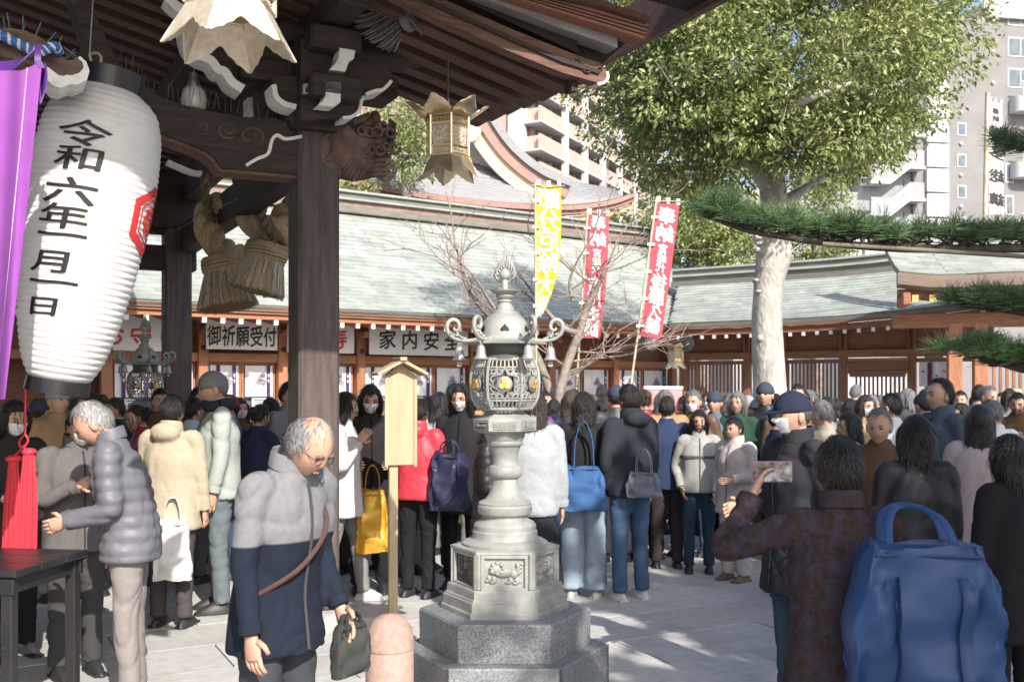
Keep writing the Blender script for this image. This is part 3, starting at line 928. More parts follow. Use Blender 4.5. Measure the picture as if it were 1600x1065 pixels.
def build_grey_block():
    Y = 95.0
    o = px(1474, 605, Y)
    g = thing('office_tower', 'dark grey apartment tower with white corner strip and small square windows, upper right', 'building', (o.x, o.y, 0), R(10))
    gm = mat('grey_render', (.235, .225, .225), (.20, .19, .19), scale=.5, rough=.85)
    lg = mat('light_grey_render', (.33, .335, .345), (.28, .285, .295), scale=.6, rough=.85)
    wm = mat('white_concrete', (.72, .72, .71))
    glz = mat('flat_glass', (.16, .19, .22))
    MB().box((8, 6, 18.6), (16, 12, 37.2)).build('wall', gm, g)
    MB().box((10.5, 5.5, 37.7), (12, 12, 1.0)).build('parapet', wm, g)
    MB().box((12, 8, 39.4), (9, 9, 2.6)).build('roof_storey', wm, g)
    MB().tube(cr([(5.4, 1.5, 37.9), (5.6, 1.5, 39.4), (6.4, 1.5, 40.5), (7.6, 1.5, 40.9)], 5), .3, 6).build('roof_hoop', wm, g)
    # quoined corner strip
    for k in range(10):
        MB().box((-1.05, .3, 14.2 + k * 2.35), (2.3, 2.2, 2.2), b=.05).build('quoin_block', wm, g)
    MB().box((3, -.12, 12.6), (9, .5, .5)).build('string_course', lg, g)
    for k in range(-1, 8):
        z = 17.4 + (k - 1) * 3.0
        for x, w, h in ((1.9, .95, 1.25),):
            if k > 4: continue
            wn_ = MB().box((x, -.03, z), (w, .06, h)).build('window', wm, g)
            MB().box((x, -.07, z), (w - .22, .04, h - .22)).build('pane', glz, wn_)
        for x in (1.8, 5.2): MB().ball((x, -.1, z + 1.6), .19, 8, 6).build('vent_cap', wm, g)
    for k, z in enumerate((24.3 + 3 * i for i in range(5))):
        if k < 2: continue
        wn_ = MB().box((8.2, -.03, z + 1.3), (2.8, .06, 1.9)).build('window', wm, g)
        for sx in (-.66, .66): MB().box((8.2 + sx, -.08, z + 1.3), (1.16, .04, 1.6)).build('pane', glz, wn_)
    for z in (16.2, 19.3, 22.4):
        wn_ = MB().box((7.0, -.03, z), (.9, .06, 1.9)).build('window', wm, g)
        MB().box((7.0, -.07, z), (.65, .04, 1.6)).build('pane', glz, wn_)
    # rounded balconies
    for z in (9.2, 15.5, 21.8, 28.1):
        b = MB(); pr = [(7.0 + .9 - .9 * math.cos(t), -1.5 + .9 - .9 * math.sin(t)) for t in np.linspace(0, math.pi / 2, 7)]
        outl = [(7.0, 0)] + pr + [(14, -1.5), (14, 0)]
        vs = [(p[0], p[1], z) for p in outl] + [(p[0], p[1], z + 1.5) for p in outl]; n = len(outl)
        b.add(vs, [tuple(range(n)), tuple(range(2 * n - 1, n - 1, -1))] + [(i, i + n, (i + 1) % n + n, (i + 1) % n) for i in range(n)])
        bo = b.build('balcony', wm, g, fix=True)
        r = MB()
        for i in range(26): r.box((7.4 + i * .25, -1.45, z + 2.1), (.07, .07, 1.2))
        r.box((10.5, -1.45, z + 2.75), (6.6, .12, .12)); r.build('balcony_railing', wm, bo)
    # lower wing with the outside stair
    MB().box((-5.6, 5, 13.5), (6.4, 10, 27)).build('stair_wing', lg, g)
    MB().box((-2.75, .9, 14.5), (1.2, 2.4, 29)).build('rear_wall', gm, g)
    MB().box((-15, 6, 10), (12.4, 12, 20)).build('low_wing', lg, g)
    MB().box((-14, -.3, 16.6), (11, .7, .5)).build('low_wing_course', wm, g)
    for k, z in enumerate((11.8, 14.8, 17.8, 20.8, 23.8)):
        st = MB()
        st.prism([(-8.4, z), (-6.6, z), (-4.6, z + 1.5), (-3.0, z + 1.5), (-3.0, z + 3.0), (-4.4, z + 3.0), (-6.4, z + 1.5), (-8.4, z + 1.5)], -1.6, -1.3)
        so = st.build('stair_parapet', lg, g, fix=True)
        e = MB(); e.prism([(-8.5, z - .25), (-6.5, z - .25), (-4.5, z + 1.25), (-2.9, z + 1.25), (-2.9, z + 1.5), (-4.6, z + 1.5), (-6.6, z), (-8.5, z)], -1.7, -.2); e.build('stair_flight', wm, so, fix=True)
        MB().box((-3.75, -.06, z + 2.4), (.8, .08, 2.3)).build('stair_window', glz, so)
    # tall name board low on the wing
    MB().box((-11.6, -3.6, 7.4), (4.2, 6, 14.8)).build('white_annex', wm, g)
    nb = MB().box((-11.2, -6.9, 13.2), (1.7, .3, 4.2)).build('name_board', wm, g)
    t = MB()
    for i, ch in enumerate('新治'):
        letter(t, ch, lambda x, y: (-11.2 + x * 1.3, -7.07, 14.1 - i * 1.6 + y * 1.3), bold=.02, brush=0)
    t.build('name_board_lettering', M_BLACK, nb)


build_grey_block()
# ------------------------------------------------------------------ worship hall with its porch roof (left and overhead)
HO = V((-1.435, 7.2, 0)); HA = R(28)
hx = V((math.cos(HA), math.sin(HA), 0)); hy = V((-math.sin(HA), math.cos(HA), 0))


def hl(u, v, y):
    """hall-frame point on the plane y seen at photo pixel (u, v)"""
    q = (u - 800) / FPX
    p = HO + hy * y
    x = (q * p.y - p.x) / (hx.x - q * hx.y)
    return V((x, y, CAM_H + (HOR - v) / FPX * (p.y + hx.y * x)))


def hall_local(p):
    d = V(p) - HO
    return V((d.dot(hx), d.dot(hy), d.z))


hall = thing('worship_hall', 'dark weathered wooden shrine hall with carved beams and eaves overhead, upper left', 'building', HO, HA)


def yplate(name, pts, y0, y1, m, parent=None, smooth=None):
    ym = y0
    P = [hl(u, v, ym) for u, v in pts]
    return MB().prism([(p.x, p.z) for p in P], y0, y1).build(name, m, parent or hall, fix=True, smooth=smooth)


def wstrip(name, path, w, y0, y1, m=None, parent=None):
    P = cr([V((u, v, 0)) for u, v in path], 4)
    a, b = [], []
    for i, p in enumerate(P):
        t = (P[min(i + 1, len(P) - 1)] - P[max(i - 1, 0)]).normalized(); n = V((-t.y, t.x, 0)) * (w / 2)
        a.append((p.x + n.x, p.y + n.y)); b.append((p.x - n.x, p.y - n.y))
    return yplate(name, a + b[::-1], y0, y1, m or M_WHITE, parent)


def build_hall():
    pb = mat('pillar_base_stone', (.40, .39, .37), (.3, .29, .28), scale=20, rough=.8)
    for (x, y) in ((0, 0), (-.11, 5.1), (-4.6, 0)):
        p = MB().box((x, y, 2.05), (.30, .30, 3.9), b=.022).build('pillar', M_DARKWOOD, hall)
        MB().lathe([(.0, -.02), (.34, -.02), (.34, .03), (.27, .10), (.24, .11), (0, .11)], 24, T(x, y, 0)).build('pillar_stone', pb, p, smooth=40)
    # rising "shrimp" beam between the front pillars
    top = [(476, 203), (462, 199), (445, 190), (430, 186), (380, 183), (334, 175), (290, 165), (250, 152), (215, 130), (191, 107), (170, 70), (155, 37), (140, 0), (128, -60)]
    bot = [(96, -60), (112, 0), (130, 60), (150, 105), (178, 152), (215, 192), (250, 207), (300, 226), (325, 237), (336, 246), (346, 262), (400, 266), (476, 273)]
    bm = yplate('shrimp_beam', top + bot, -.13, .12, M_DARKWOOD_X)
    yplate('beam_underside_trim', [(476, 273), (400, 266), (346, 262), (336, 246), (325, 237), (300, 226), (250, 207), (250, 216), (300, 234), (320, 243), (332, 254), (343, 268), (400, 273), (476, 280)], -.10, .09, M_RAFTER, bm)
    wstrip('painted_fin', [(385, 258), (402, 248), (419, 240), (425, 220), (433, 211), (447, 217), (472, 213)], 5, -.15, -.128, parent=bm)
    sc = MB()
    for (cu, cv, rr, tw) in ((356, 203, 17, 1), (392, 213, 21, -1), (318, 200, 12, 1)):
        pts = [hl(cu + math.cos(a * tw + 1) * rr * (1 - a / 11), cv + math.sin(a * tw + 1) * rr * .8 * (1 - a / 11), -.13) for a in np.linspace(0, 8.5, 30)]
        sc.tube(pts, [.008, .011, .006], 6)
    sc.build('scroll_relief', M_CARVE, bm, smooth=60)
    sp = MB()
    rnd = random.Random(3)
    for u, v in [(262 + i * 9, 155 + i * 1.9) for i in range(20)] + [(185 + i * 6, 97 + i * 5.5) for i in range(10)] + [(445 + i * 4, 190) for i in range(5)]:
        p = hl(u, v, rnd.uniform(-.1, .08)); sp.tube([p, p + V((rnd.uniform(-.02, .03), rnd.uniform(-.02, .02), rnd.uniform(.07, .12)))], .0022, 4)
    sp.build('bird_spikes', M_STEEL, bm, kind='stuff')
    # plates, purlins and bracket stack over the near pillar
    for (x, y, z, dx, dy, dz) in ((0, 0, 3.58, .46, .46, .14), (0, 0, 3.74, .36, 1.1, .16), (.02, 0, 3.90, 1.15, .34, .15), (0, .1, 4.06, .36, 1.3, .16), (.1, .05, 4.20, 1.5, .36, .12)):
        MB().box((x, y, z), (dx, dy, dz), b=.02).build('bracket_arm', M_DARKWOOD_X, hall)
    for (x, z, s, ya) in ((0, 4.30, .2, -.9), (-.6, 4.45, .13, .1)):
        MB().box((x, (8.2 + ya) / 2, z - .02), (s, 8.2 - ya, s + .04), b=.012).build('purlin', M_DARKWOOD_X, hall)
    MB().box((0, 2.6, 3.42), (.20, 5.0, .30), b=.015).build('side_beam', M_DARKWOOD_X, hall)
    MB().box((0, 2.6, 3.95), (.18, 5.0, .20), b=.015).build('side_beam', M_DARKWOOD_X, hall)
    for y, z in ((5.1, 3.2), (5.1, 3.62)):
        MB().box((-2.4, y, z), (5.0, .22, .28), b=.015).build('rear_beam', M_DARKWOOD_X, hall)
    yplate('rear_bracket', [(235, 262), (300, 268), (322, 288), (330, 330), (300, 352), (244, 356), (215, 330), (212, 285)], 4.9, 5.05, M_SOFFIT)
    # white painted arm ends
    for path, w, y0, y1 in (([(262, -5), (280, 12), (296, 14)], 14, -.45, -.3), ([(288, 38), (296, 70), (312, 86), (330, 94), (341, 108), (352, 112), (363, 128), (380, 139)], 13, -.25, -.05),
                            ([(343, 58), (360, 76), (372, 80), (386, 88), (396, 105), (414, 114)], 13, -.05, .15), ([(428, 132), (432, 151), (445, 162), (463, 167)], 8, -.34, -.15),
                            ([(391, 152), (392, 181)], 8, .25, .4), ([(612, 126), (600, 139), (586, 142), (572, 147)], 5, -.42, -.2), ([(566, 150), (562, 172), (550, 182), (536, 184)], 5, -.42, -.2),
                            ([(262, 252), (300, 268), (316, 270)], 6, 1.6, 1.7)):
        wstrip('white_arm_end', path, w, y0, y1)
    # dark arms behind the white ends
    for pts, y0, y1 in (([(285, 30), (420, 60), (470, 100), (480, 150), (440, 150), (420, 118), (385, 139), (362, 126), (340, 106), (312, 84), (296, 66)], -.05, .2),
                        ([(425, 120), (470, 120), (470, 172), (463, 165), (446, 160), (434, 150)], -.3, .1),
                        ([(470, 60), (600, 95), (616, 126), (600, 136), (585, 140), (560, 152), (560, 172), (548, 180), (470, 190)], -.40, .0)):
        yplate('bracket_block', pts, y0, y1, M_DARKWOOD_X)
    for q in ([(519, 128), (533, 130), (532, 160), (522, 167), (497, 164), (505, 158), (509, 150), (509, 129)], [(531, 75), (555, 79), (553, 92), (545, 96), (540, 112), (515, 109), (524, 100), (529, 90)]):
        yplate('white_arm_end', q, -.55, -.42, M_WHITE)
    pl = yplate('crest_plate', [(474, 131), (491, 130), (492, 146), (473, 147)], -.47, -.43, M_STEEL)
    yplate('crest_mark', [(478, 143), (478, 137), (481, 137), (481, 133), (485, 133), (485, 137), (488, 138), (488, 143)], -.485, -.468, M_IRON, pl)
    # rafters falling to the right, sheathing over them
    sl = .235
    def ztip(y): return 3.95 + .06 * min(y + .8, 1.8)
    rl = 6.3
    rm = MB().prism([(-rl, -.09), (-.03, -.09), (.04, -.02), (.04, .08), (-rl, .08)], -.068, .068).mesh('rafter', M_RAFTER)
    ang = math.atan(sl)
    for k in range(29):
        y = -.75 + k * .287
        if y < .72: link('rafter', rm, hall, M=T(1.73, y, ztip(y), ry=ang))
        else: link('rafter', rm, hall, M=T(.2, y, ztip(y) + (1.73 - .2) * sl, ry=ang))
    b = MB()
    zz = lambda x, y: ztip(y) + (1.8 - x) * sl
    b.add([(1.62, -1.0, zz(1.62, -.8) + .085), (1.62, .73, zz(1.62, .73) + .085), (-4.6, .73, zz(-4.6, .73) + .085), (-4.6, -1.0, zz(-4.6, -.8) + .085),
           (1.62, -1.0, zz(1.62, -.8) + .20), (1.62, .73, zz(1.62, .73) + .20), (-4.6, .73, zz(-4.6, .73) + .3), (-4.6, -1.0, zz(-4.6, -.8) + .3)],
          [(0, 1, 2, 3), (7, 6, 5, 4), (0, 4, 5, 1), (1, 5, 6, 2), (2, 6, 7, 3), (3, 7, 4, 0)])
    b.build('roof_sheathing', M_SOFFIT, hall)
    b2 = MB()
    b2.add([(.12, .74, zz(.12, 1) + .085), (.12, 8, zz(.12, 8) + .085), (-4.6, 8, zz(-4.6, 8) + .085), (-4.6, .74, zz(-4.6, 1) + .085), (.12, .74, zz(.12, 1) + .2), (.12, 8, zz(.12, 8) + .2), (-4.6, 8, zz(-4.6, 8) + .3), (-4.6, .74, zz(-4.6, 1) + .3)], [(0, 1, 2, 3), (7, 6, 5, 4), (0, 4, 5, 1), (1, 5, 6, 2), (2, 6, 7, 3), (3, 7, 4, 0)])
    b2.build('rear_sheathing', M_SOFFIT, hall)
    yplate('eave_batten', [(893, 128), (903, 128), (903, 142), (893, 142)], -.95, -.85, M_DARKWOOD_X)
    # verge: bargeboard with carved end, board, shingle edge
    bb = yplate('bargeboard', [(520, -60), (600, -14), (675, 26), (800, 82), (880, 114), (932, 129), (945, 127), (949, 112), (938, 98), (905, 88), (800, 46), (690, -2), (600, -44), (540, -75)], -1.02, -.92, M_RAFTER)
    yplate('bargeboard_fillet', [(600, -30), (675, 8), (800, 64), (880, 98), (936, 115), (940, 110), (882, 92), (800, 57), (676, 1), (600, -37)], -1.04, -1.018, M_DARKWOOD_X, bb)
    cv = MB()
    for cu, cv_, rr, tw in ((917, 106, 9, 1), (935, 110, 6, -1), (900, 98, 7, -1)):
        cv.tube([hl(cu + math.cos(a * tw) * rr * (1 - a / 9), cv_ + math.sin(a * tw) * rr * (1 - a / 9), -1.03) for a in np.linspace(0, 7, 22)], .007, 6)
    cv.build('carved_scroll', M_CARVE, bb, smooth=60)
    wstrip('white_tip', [(949, 112), (950, 122), (944, 129), (934, 131)], 4, -1.03, -.91, parent=bb)
    yplate('verge_board', [(700, -30), (755, -3), (860, 38), (965, 75), (964, 57), (870, 25), (776, -8), (720, -34)], -1.10, -.95, mat('grey_board', (.33, .31, .30), (.24, .225, .215), scale=5, stretch=(.5, 4, 4)))
    teeth = []
    n = 64
    for i in range(n):
        t = i / n; u, v = 770 + (1007 - 770) * t, -14 + (61 + 14) * t
        teeth += [(u, v + 1.4), (u + 1.9, v + .6 - 1.4)]
    sh = yplate('shingle_edge', teeth + [(1007, 61), (1014, 38), (930, 14), (835, -8), (790, -20)], -1.20, -1.05, mat('red_cypress_shingle', (.42, .20, .14), (.29, .13, .09), scale=40, stretch=(3, 1, 1), rough=.8))
    ln = MB()
    for i in range(3):
        q = .25 + .25 * i
        ln.tube([hl(770 + 20 * q, -14 - 6 * q, -1.205), hl(890, 24 - 20 * q, -1.205), hl(1007 + 7 * q, 61 - 23 * q, -1.205)], .004, 4)
    ln.build('shingle_joint', M_SOFFIT, sh)
    yplate('verge_batten', [(840, -12), (935, 9), (1016, 34), (1018, 26), (940, 0), (850, -22)], -1.26, -1.0, M_RAFTER)
    yplate('verge_backing', [(560, -60), (700, 0), (850, 70), (935, 105), (975, 70), (1000, 48), (900, 5), (780, -40)], -.90, -.84, M_SOFFIT)
    # upper roof layer reaching out over the court
    u = MB(); xe = 2.42; yf = -3.75; yb = -1.22
    z0, z1 = 4.44, 4.86
    pl_ = [(xe, yb), (-6, yb), (-6, yf), (.30, yf), (.52, yf + .25), (.62, -1.95), (.75, -1.72), (xe, -1.66)]  # unseen front outline cut so that sun and shade fall as intended
    zb_ = lambda x: z0 + (xe - x) / (xe + 6) * (z1 - z0)
    n = len(pl_)
    u.add([(x, y, zb_(x)) for x, y in pl_] + [(x, y, zb_(x) + .3) for x, y in pl_], [tuple(range(n)), tuple(range(2 * n - 1, n - 1, -1))] + [(i, i + n, (i + 1) % n + n, (i + 1) % n) for i in range(n)])
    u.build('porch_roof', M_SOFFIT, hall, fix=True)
    MB().box((xe + .03, (-1.66 + yb) / 2, z0 + .12), (.06, -yb + 1.66, .34)).build('porch_eave_board', M_RAFTER, hall)
    # roof closing above so that no light falls in from behind
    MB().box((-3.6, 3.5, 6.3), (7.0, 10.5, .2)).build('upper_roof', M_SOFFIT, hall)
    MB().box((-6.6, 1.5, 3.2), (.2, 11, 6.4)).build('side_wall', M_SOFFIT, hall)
    return hall


build_hall()


# lion-headed beam end with a pierced ball
def build_lion():
    y = -.06
    def q(u, v, dy=0.0):
        p = hl(u, v, y); p.y += dy; return p
    b = MB()
    k = 7.4 / FPX
    b.ball(q(548, 236), (56 * k, .15, 46 * k), 20, 14)
    b.ball(q(582, 222), (26 * k, .12, 26 * k), 14, 10)
    b.ball(q(592, 205), (17 * k, .10, 15 * k), 12, 8)
    b.ball(q(600, 214), (11 * k, .08, 12 * k), 12, 8)
    b.ball(q(590, 247), (22 * k, .10, 12 * k), 12, 8)
    b.ball(q(570, 196), (14 * k, .09, 14 * k), 10, 8)
    b.ball(q(518, 240), (34 * k, .13, 42 * k), 14, 10)
    b.ball(q(586, 186), (9 * k, .05, 13 * k), 10, 8)
    lo = b.build('lion_carving', M_CARVE, hall, smooth=70)
    rnd = random.Random(5)
    m = MB()
    for i in range(17):
        t = i / 16
        a = (572 - 60 * t, 183 + 16 * t + 6 * math.sin(t * 7)); e = (497 + 50 * t * t, 262 + 26 * t - 18 * math.sin(t * 3))
        c = ((a[0] + e[0]) / 2 - 16 + 40 * t, (a[1] + e[1]) / 2 - 12)
        dy = -.10 - .05 * math.sin(math.pi * t)
        m.tube(cr([q(*a, dy + .03), q(*c, dy), q((c[0] + e[0]) / 2 + 4, (c[1] + e[1]) / 2 + 6, dy), q(*e, dy + .04)], 5), [.020, .030, .028, .008], 7)
    for i in range(10):
        cu, cv = 555 + (i % 5) * 11 + (i // 5) * 5, 208 + (i // 5) * 32 + rnd.uniform(-6, 6)
        rr = rnd.uniform(7, 11)
        m.tube([q(cu + math.cos(a) * rr * (1 - a / 8.5), cv + math.sin(a) * rr * (1 - a / 8.5), -.135 - a * .004) for a in np.linspace(0, 7, 20)], [.014, .012, .008], 6)
    for i in range(7):
        m.tube(cr([q(604, 190 + i * 5, -.05), q(611 - i, 200 + i * 7, -.09), q(605 - i * 2, 214 + i * 6, -.1)], 4), [.014, .012, .004], 6)
    m.build('mane_curls', M_CARVE, lo, smooth=70)
    for u, v in ((588, 204), (597, 203)):
        MB().ball(q(u, v, -.10), .014, 10, 8).build('eye', M_BRONZE_D, lo, smooth=60)
    # pierced ball: wire lattice
    bm = bmesh.new(); bmesh.ops.create_icosphere(bm, subdivisions=2, radius=.085)
    w = MB(); c = q(597, 268, -.06)
    for e in bm.edges:
        a, d = e.verts[0].co, e.verts[1].co
        w.tube([c + a, c + (a + d) / 2 * 1.01, c + d], .0085, 5)
    bm.free()
    w.build('pierced_ball', mat('pale_carved_wood', (.36, .28, .22), (.24, .18, .14), scale=12, bump=.3), lo, smooth=60)
    p = MB()
    for i in range(4):
        p.tube(cr([q(566, 262 + i * 5, -.03), q(580, 256 + i * 7, -.13), q(592, 258 + i * 7, -.15)], 4), [.026, .022, .012], 7)
    p.build('paw', M_CARVE, lo, smooth=70)


build_lion()


# phoenix carved on the bracket above
def build_phoenix():
    y = -.62
    def q(u, v, dy=0.0):
        p = hl(u, v, y); p.y += dy; return p
    w = MB()
    ends = cr([(549, 26, 0), (556, 48, 0), (572, 66, 0), (590, 78, 0), (613, 84, 0)], 5)
    st = cr([(596, 14, 0), (608, 30, 0), (618, 48, 0), (622, 62, 0)], 7)
    n = 18
    for i in range(n):
        e = ends[int(i * (len(ends) - 1) / (n - 1))]; s = st[int(i * (len(st) - 1) / (n - 1))]
        dy = -.02 * (i % 2) - .03 * math.sin(i / n * 3)
        mid = ((e.x + s.x) / 2 - 2, (e.y + s.y) / 2 + 4)
        w.tube(cr([q(s.x, s.y, dy - .04), q(*mid, dy - .02), q(e.x, e.y, dy)], 5), [.010, .017, .015, .006], 6, flat=.5)
    wo = w.build('phoenix_wing', M_GREYCARVE, hall, smooth=60)
    b = MB()
    b.tube(cr([q(585, -6, -.08), q(604, 8, -.14), q(618, 24, -.16), q(622, 46, -.14), q(634, 56, -.12)], 6), [.035, .05, .055, .045, .02], 10)
    for i in range(12):
        t = i / 11
        b.tube(cr([q(628 + 6 * t, 40 - 44 * t, -.12), q(640 + 12 * t, 48 - 50 * t, -.16), q(650 + 34 * t, 62 - 68 * t, -.10)], 5), [.016, .022, .010], 6, flat=.6)
    for i in range(10):
        t = i / 9
        b.tube(cr([q(618, 20 + 20 * t, -.19), q(628, 30 + 22 * t, -.21), q(636, 38 + 20 * t, -.18)], 4), [.012, .014, .004], 6, flat=.6)
    b.tube(cr([q(597, 8, -.1), q(582, 14, -.12), q(580, 22, -.12), q(588, 20, -.13)], 5), [.014, .012, .006], 6)
    b.build('phoenix_body', M_GREYCARVE, wo, smooth=60)


build_phoenix()


# beam nose at the far left with its white painted curl
def build_nose():
    y = -1.55
    outl = [(-60, 50), (-10, 45), (15, 44), (40, 48), (62, 58), (80, 70), (92, 85), (105, 95), (116, 93), (123, 88), (134, 97), (139, 111), (135, 124), (120, 131), (110, 130), (95, 136), (82, 132), (74, 124), (66, 108), (50, 100), (20, 92), (-10, 86), (-60, 80)]
    n = yplate('beam_nose', outl, y, y + .22, M_CARVE, smooth=30)
    yplate('white_curl', [(64, 107), (75, 105), (84, 112), (92, 118), (100, 119), (104, 117), (112, 118), (124, 114), (131, 106), (129, 97), (122, 91), (125, 88), (135, 97), (140, 111), (136, 125), (120, 132.5), (110, 131), (95, 137.5), (82, 133.5), (74, 125)], y - .01, y + .222, M_WHITE, n)
    g = MB(); rnd = random.Random(2)
    for cu, cv, rr in ((10, 72, 12), (38, 84, 8)):
        g.tube([hl(cu + math.cos(a) * rr * (1 - a / 9), cv + math.sin(a) * rr * .7 * (1 - a / 9), y) for a in np.linspace(0, 7, 24)], .006, 5)
    g.build('carved_scroll', M_CARVE, n, smooth=60)
    s = MB()
    for u, v, du, dv in ((8, 45, -3, -18), (15, 44, -4, -24), (36, 48, 0, -23), (37, 46, 3, -10), (56, 55, 8, -20), (74, 66, 14, -16), (75, 64, 10, -8), (90, 74, 6, -16), (100, 92, 18, -16), (103, 92, 15, -10), (120, 90, -20, -16), (118, 92, -18, -10)):
        s.tube([hl(u, v, y + rnd.uniform(.05, .15)), hl(u + du, v + dv, y + rnd.uniform(.05, .15))], .003, 4)
    s.build('bird_spikes', mat('green_steel', (.16, .26, .24), (.12, .2, .18)), n, kind='stuff')


build_nose()


# ------------------------------------------------------------------ things hung from the hall
def hw(p):
    """hall-frame point to world"""
    return HO + hx * p.x + hy * p.y + V((0, 0, p.z))


def twisted_rope(path, r, mats, turns, strands=3, n=10, names=('strand', 'strand', 'strand'), parent=None):
    P = cr(path, 10)
    L = len(P)
    res = []
    for s in range(strands):
        q = []
        nrm = None
        for i, p in enumerate(P):
            t = (P[min(i + 1, L - 1)] - P[max(i - 1, 0)]).normalized()
            nrm = t.cross(V((0, .3, 1))).normalized() if nrm is None else (nrm - t * nrm.dot(t)).normalized()
            bn = t.cross(nrm)
            a = turns * 2 * math.pi * i / L + 2 * math.pi * s / strands
            q.append(p + (nrm * math.cos(a) + bn * math.sin(a)) * r * .52)
        res.append(MB().tube(q, r * .56, n).build(names[s], mats[s], parent, smooth=60))
    return res


def build_rope_and_curtain():
    y = -1.62
    W = lambda u, v, dy=0.0: hw(hl(u, v, y) + V((0, dy, 0)))
    o = thing('twisted_cord', 'blue and white twisted cord slung over the beam nose at the left edge', 'rope', W(-10, 60))
    base = V(o.location)
    blue = mat('blue_cord', (.05, .16, .42), (.04, .12, .34), scale=60, rough=.7); white = mat('white_cord', (.74, .74, .76), (.64, .64, .68), scale=60, rough=.7)
    twisted_rope([W(-30, 46) - base, W(-5, 52) - base, W(20, 64) - base, W(42, 75) - base, W(58, 81) - base, W(72, 77) - base, W(86, 72) - base, W(93, 76, .06) - base], .024, [blue, white, blue], 11, parent=o)
    c = thing('purple_curtain', 'bright purple shrine curtain hanging at the left edge of the photo', 'curtain', W(0, 620))
    base = V(c.location)
    pm = mat('purple_silk', (.36, .10, .46), (.31, .085, .40), scale=4, rough=.8, trans=.25, bump=.15, bscale=14)
    dm = mat('deep_purple_silk', (.085, .022, .20), (.07, .018, .16), scale=4, rough=.55)
    yc = -1.95
    def sheet(u, v):
        # v 0 at bottom
        right = 66 + (8 - 66) * (1 - v) ** 1.05
        left = -70 - 20 * (1 - v)
        uu = left + (right - left) * u
        top = 96 + 30 * math.sin(math.pi * min(1, max(0, (uu + 70) / 134))) * .55
        vv = 624 + (top - 624) * v
        fold = (.03 + .05 * (1 - v)) * math.sin(u * 7.5 + v * 1.6) + .008 * math.sin(u * 21 + v * 4)
        return hw(hl(uu, vv, yc) + V((0, fold, 0))) - base
    cl = MB().sheet(sheet, 48, 40, .004).build('cloth', pm, c, smooth=70)
    MB().tube([sheet(.84, v) + V((.0, -.008, 0)) for v in np.linspace(0, 1, 30)], .003, 4).build('seam', mat('pale_thread', (.62, .45, .68)), cl)
    st = MB()
    W2 = lambda u, v, d=0: hw(hl(u, v, yc + .1) + V((0, d, 0))) - base
    st.sheet(lambda u, v: W2(53 + 10 * u, 78 + 32 * v, -.08 + .02 * math.sin(v * 3)), 4, 8, .008)
    st.sheet(lambda u, v: W2(54 + 10 * u + 5 * v, 105 + 10 * v, -.09), 4, 4, .008)
    st.build('tie_strap', dm, c, smooth=60)
    MB().sheet(lambda u, v: W2(62 + 10 * u * math.sin(math.pi * min(1, .25 + v * .75)), 106 + 62 * v, -.05 + .03 * math.sin(u * 5)), 6, 12, .006).build('side_fold', dm, c, smooth=60)
    MB().sheet(lambda u, v: W2(-60 + 116 * u, 82 + 12 * math.sin(u * 3.0) + (26 + 6 * math.sin(u * 4)) * v * math.sin(math.pi * min(1, u * 1.02 + .02)), .03 - .10 * v), 24, 6, .006).build('upper_valance', dm, c, smooth=60)


build_rope_and_curtain()


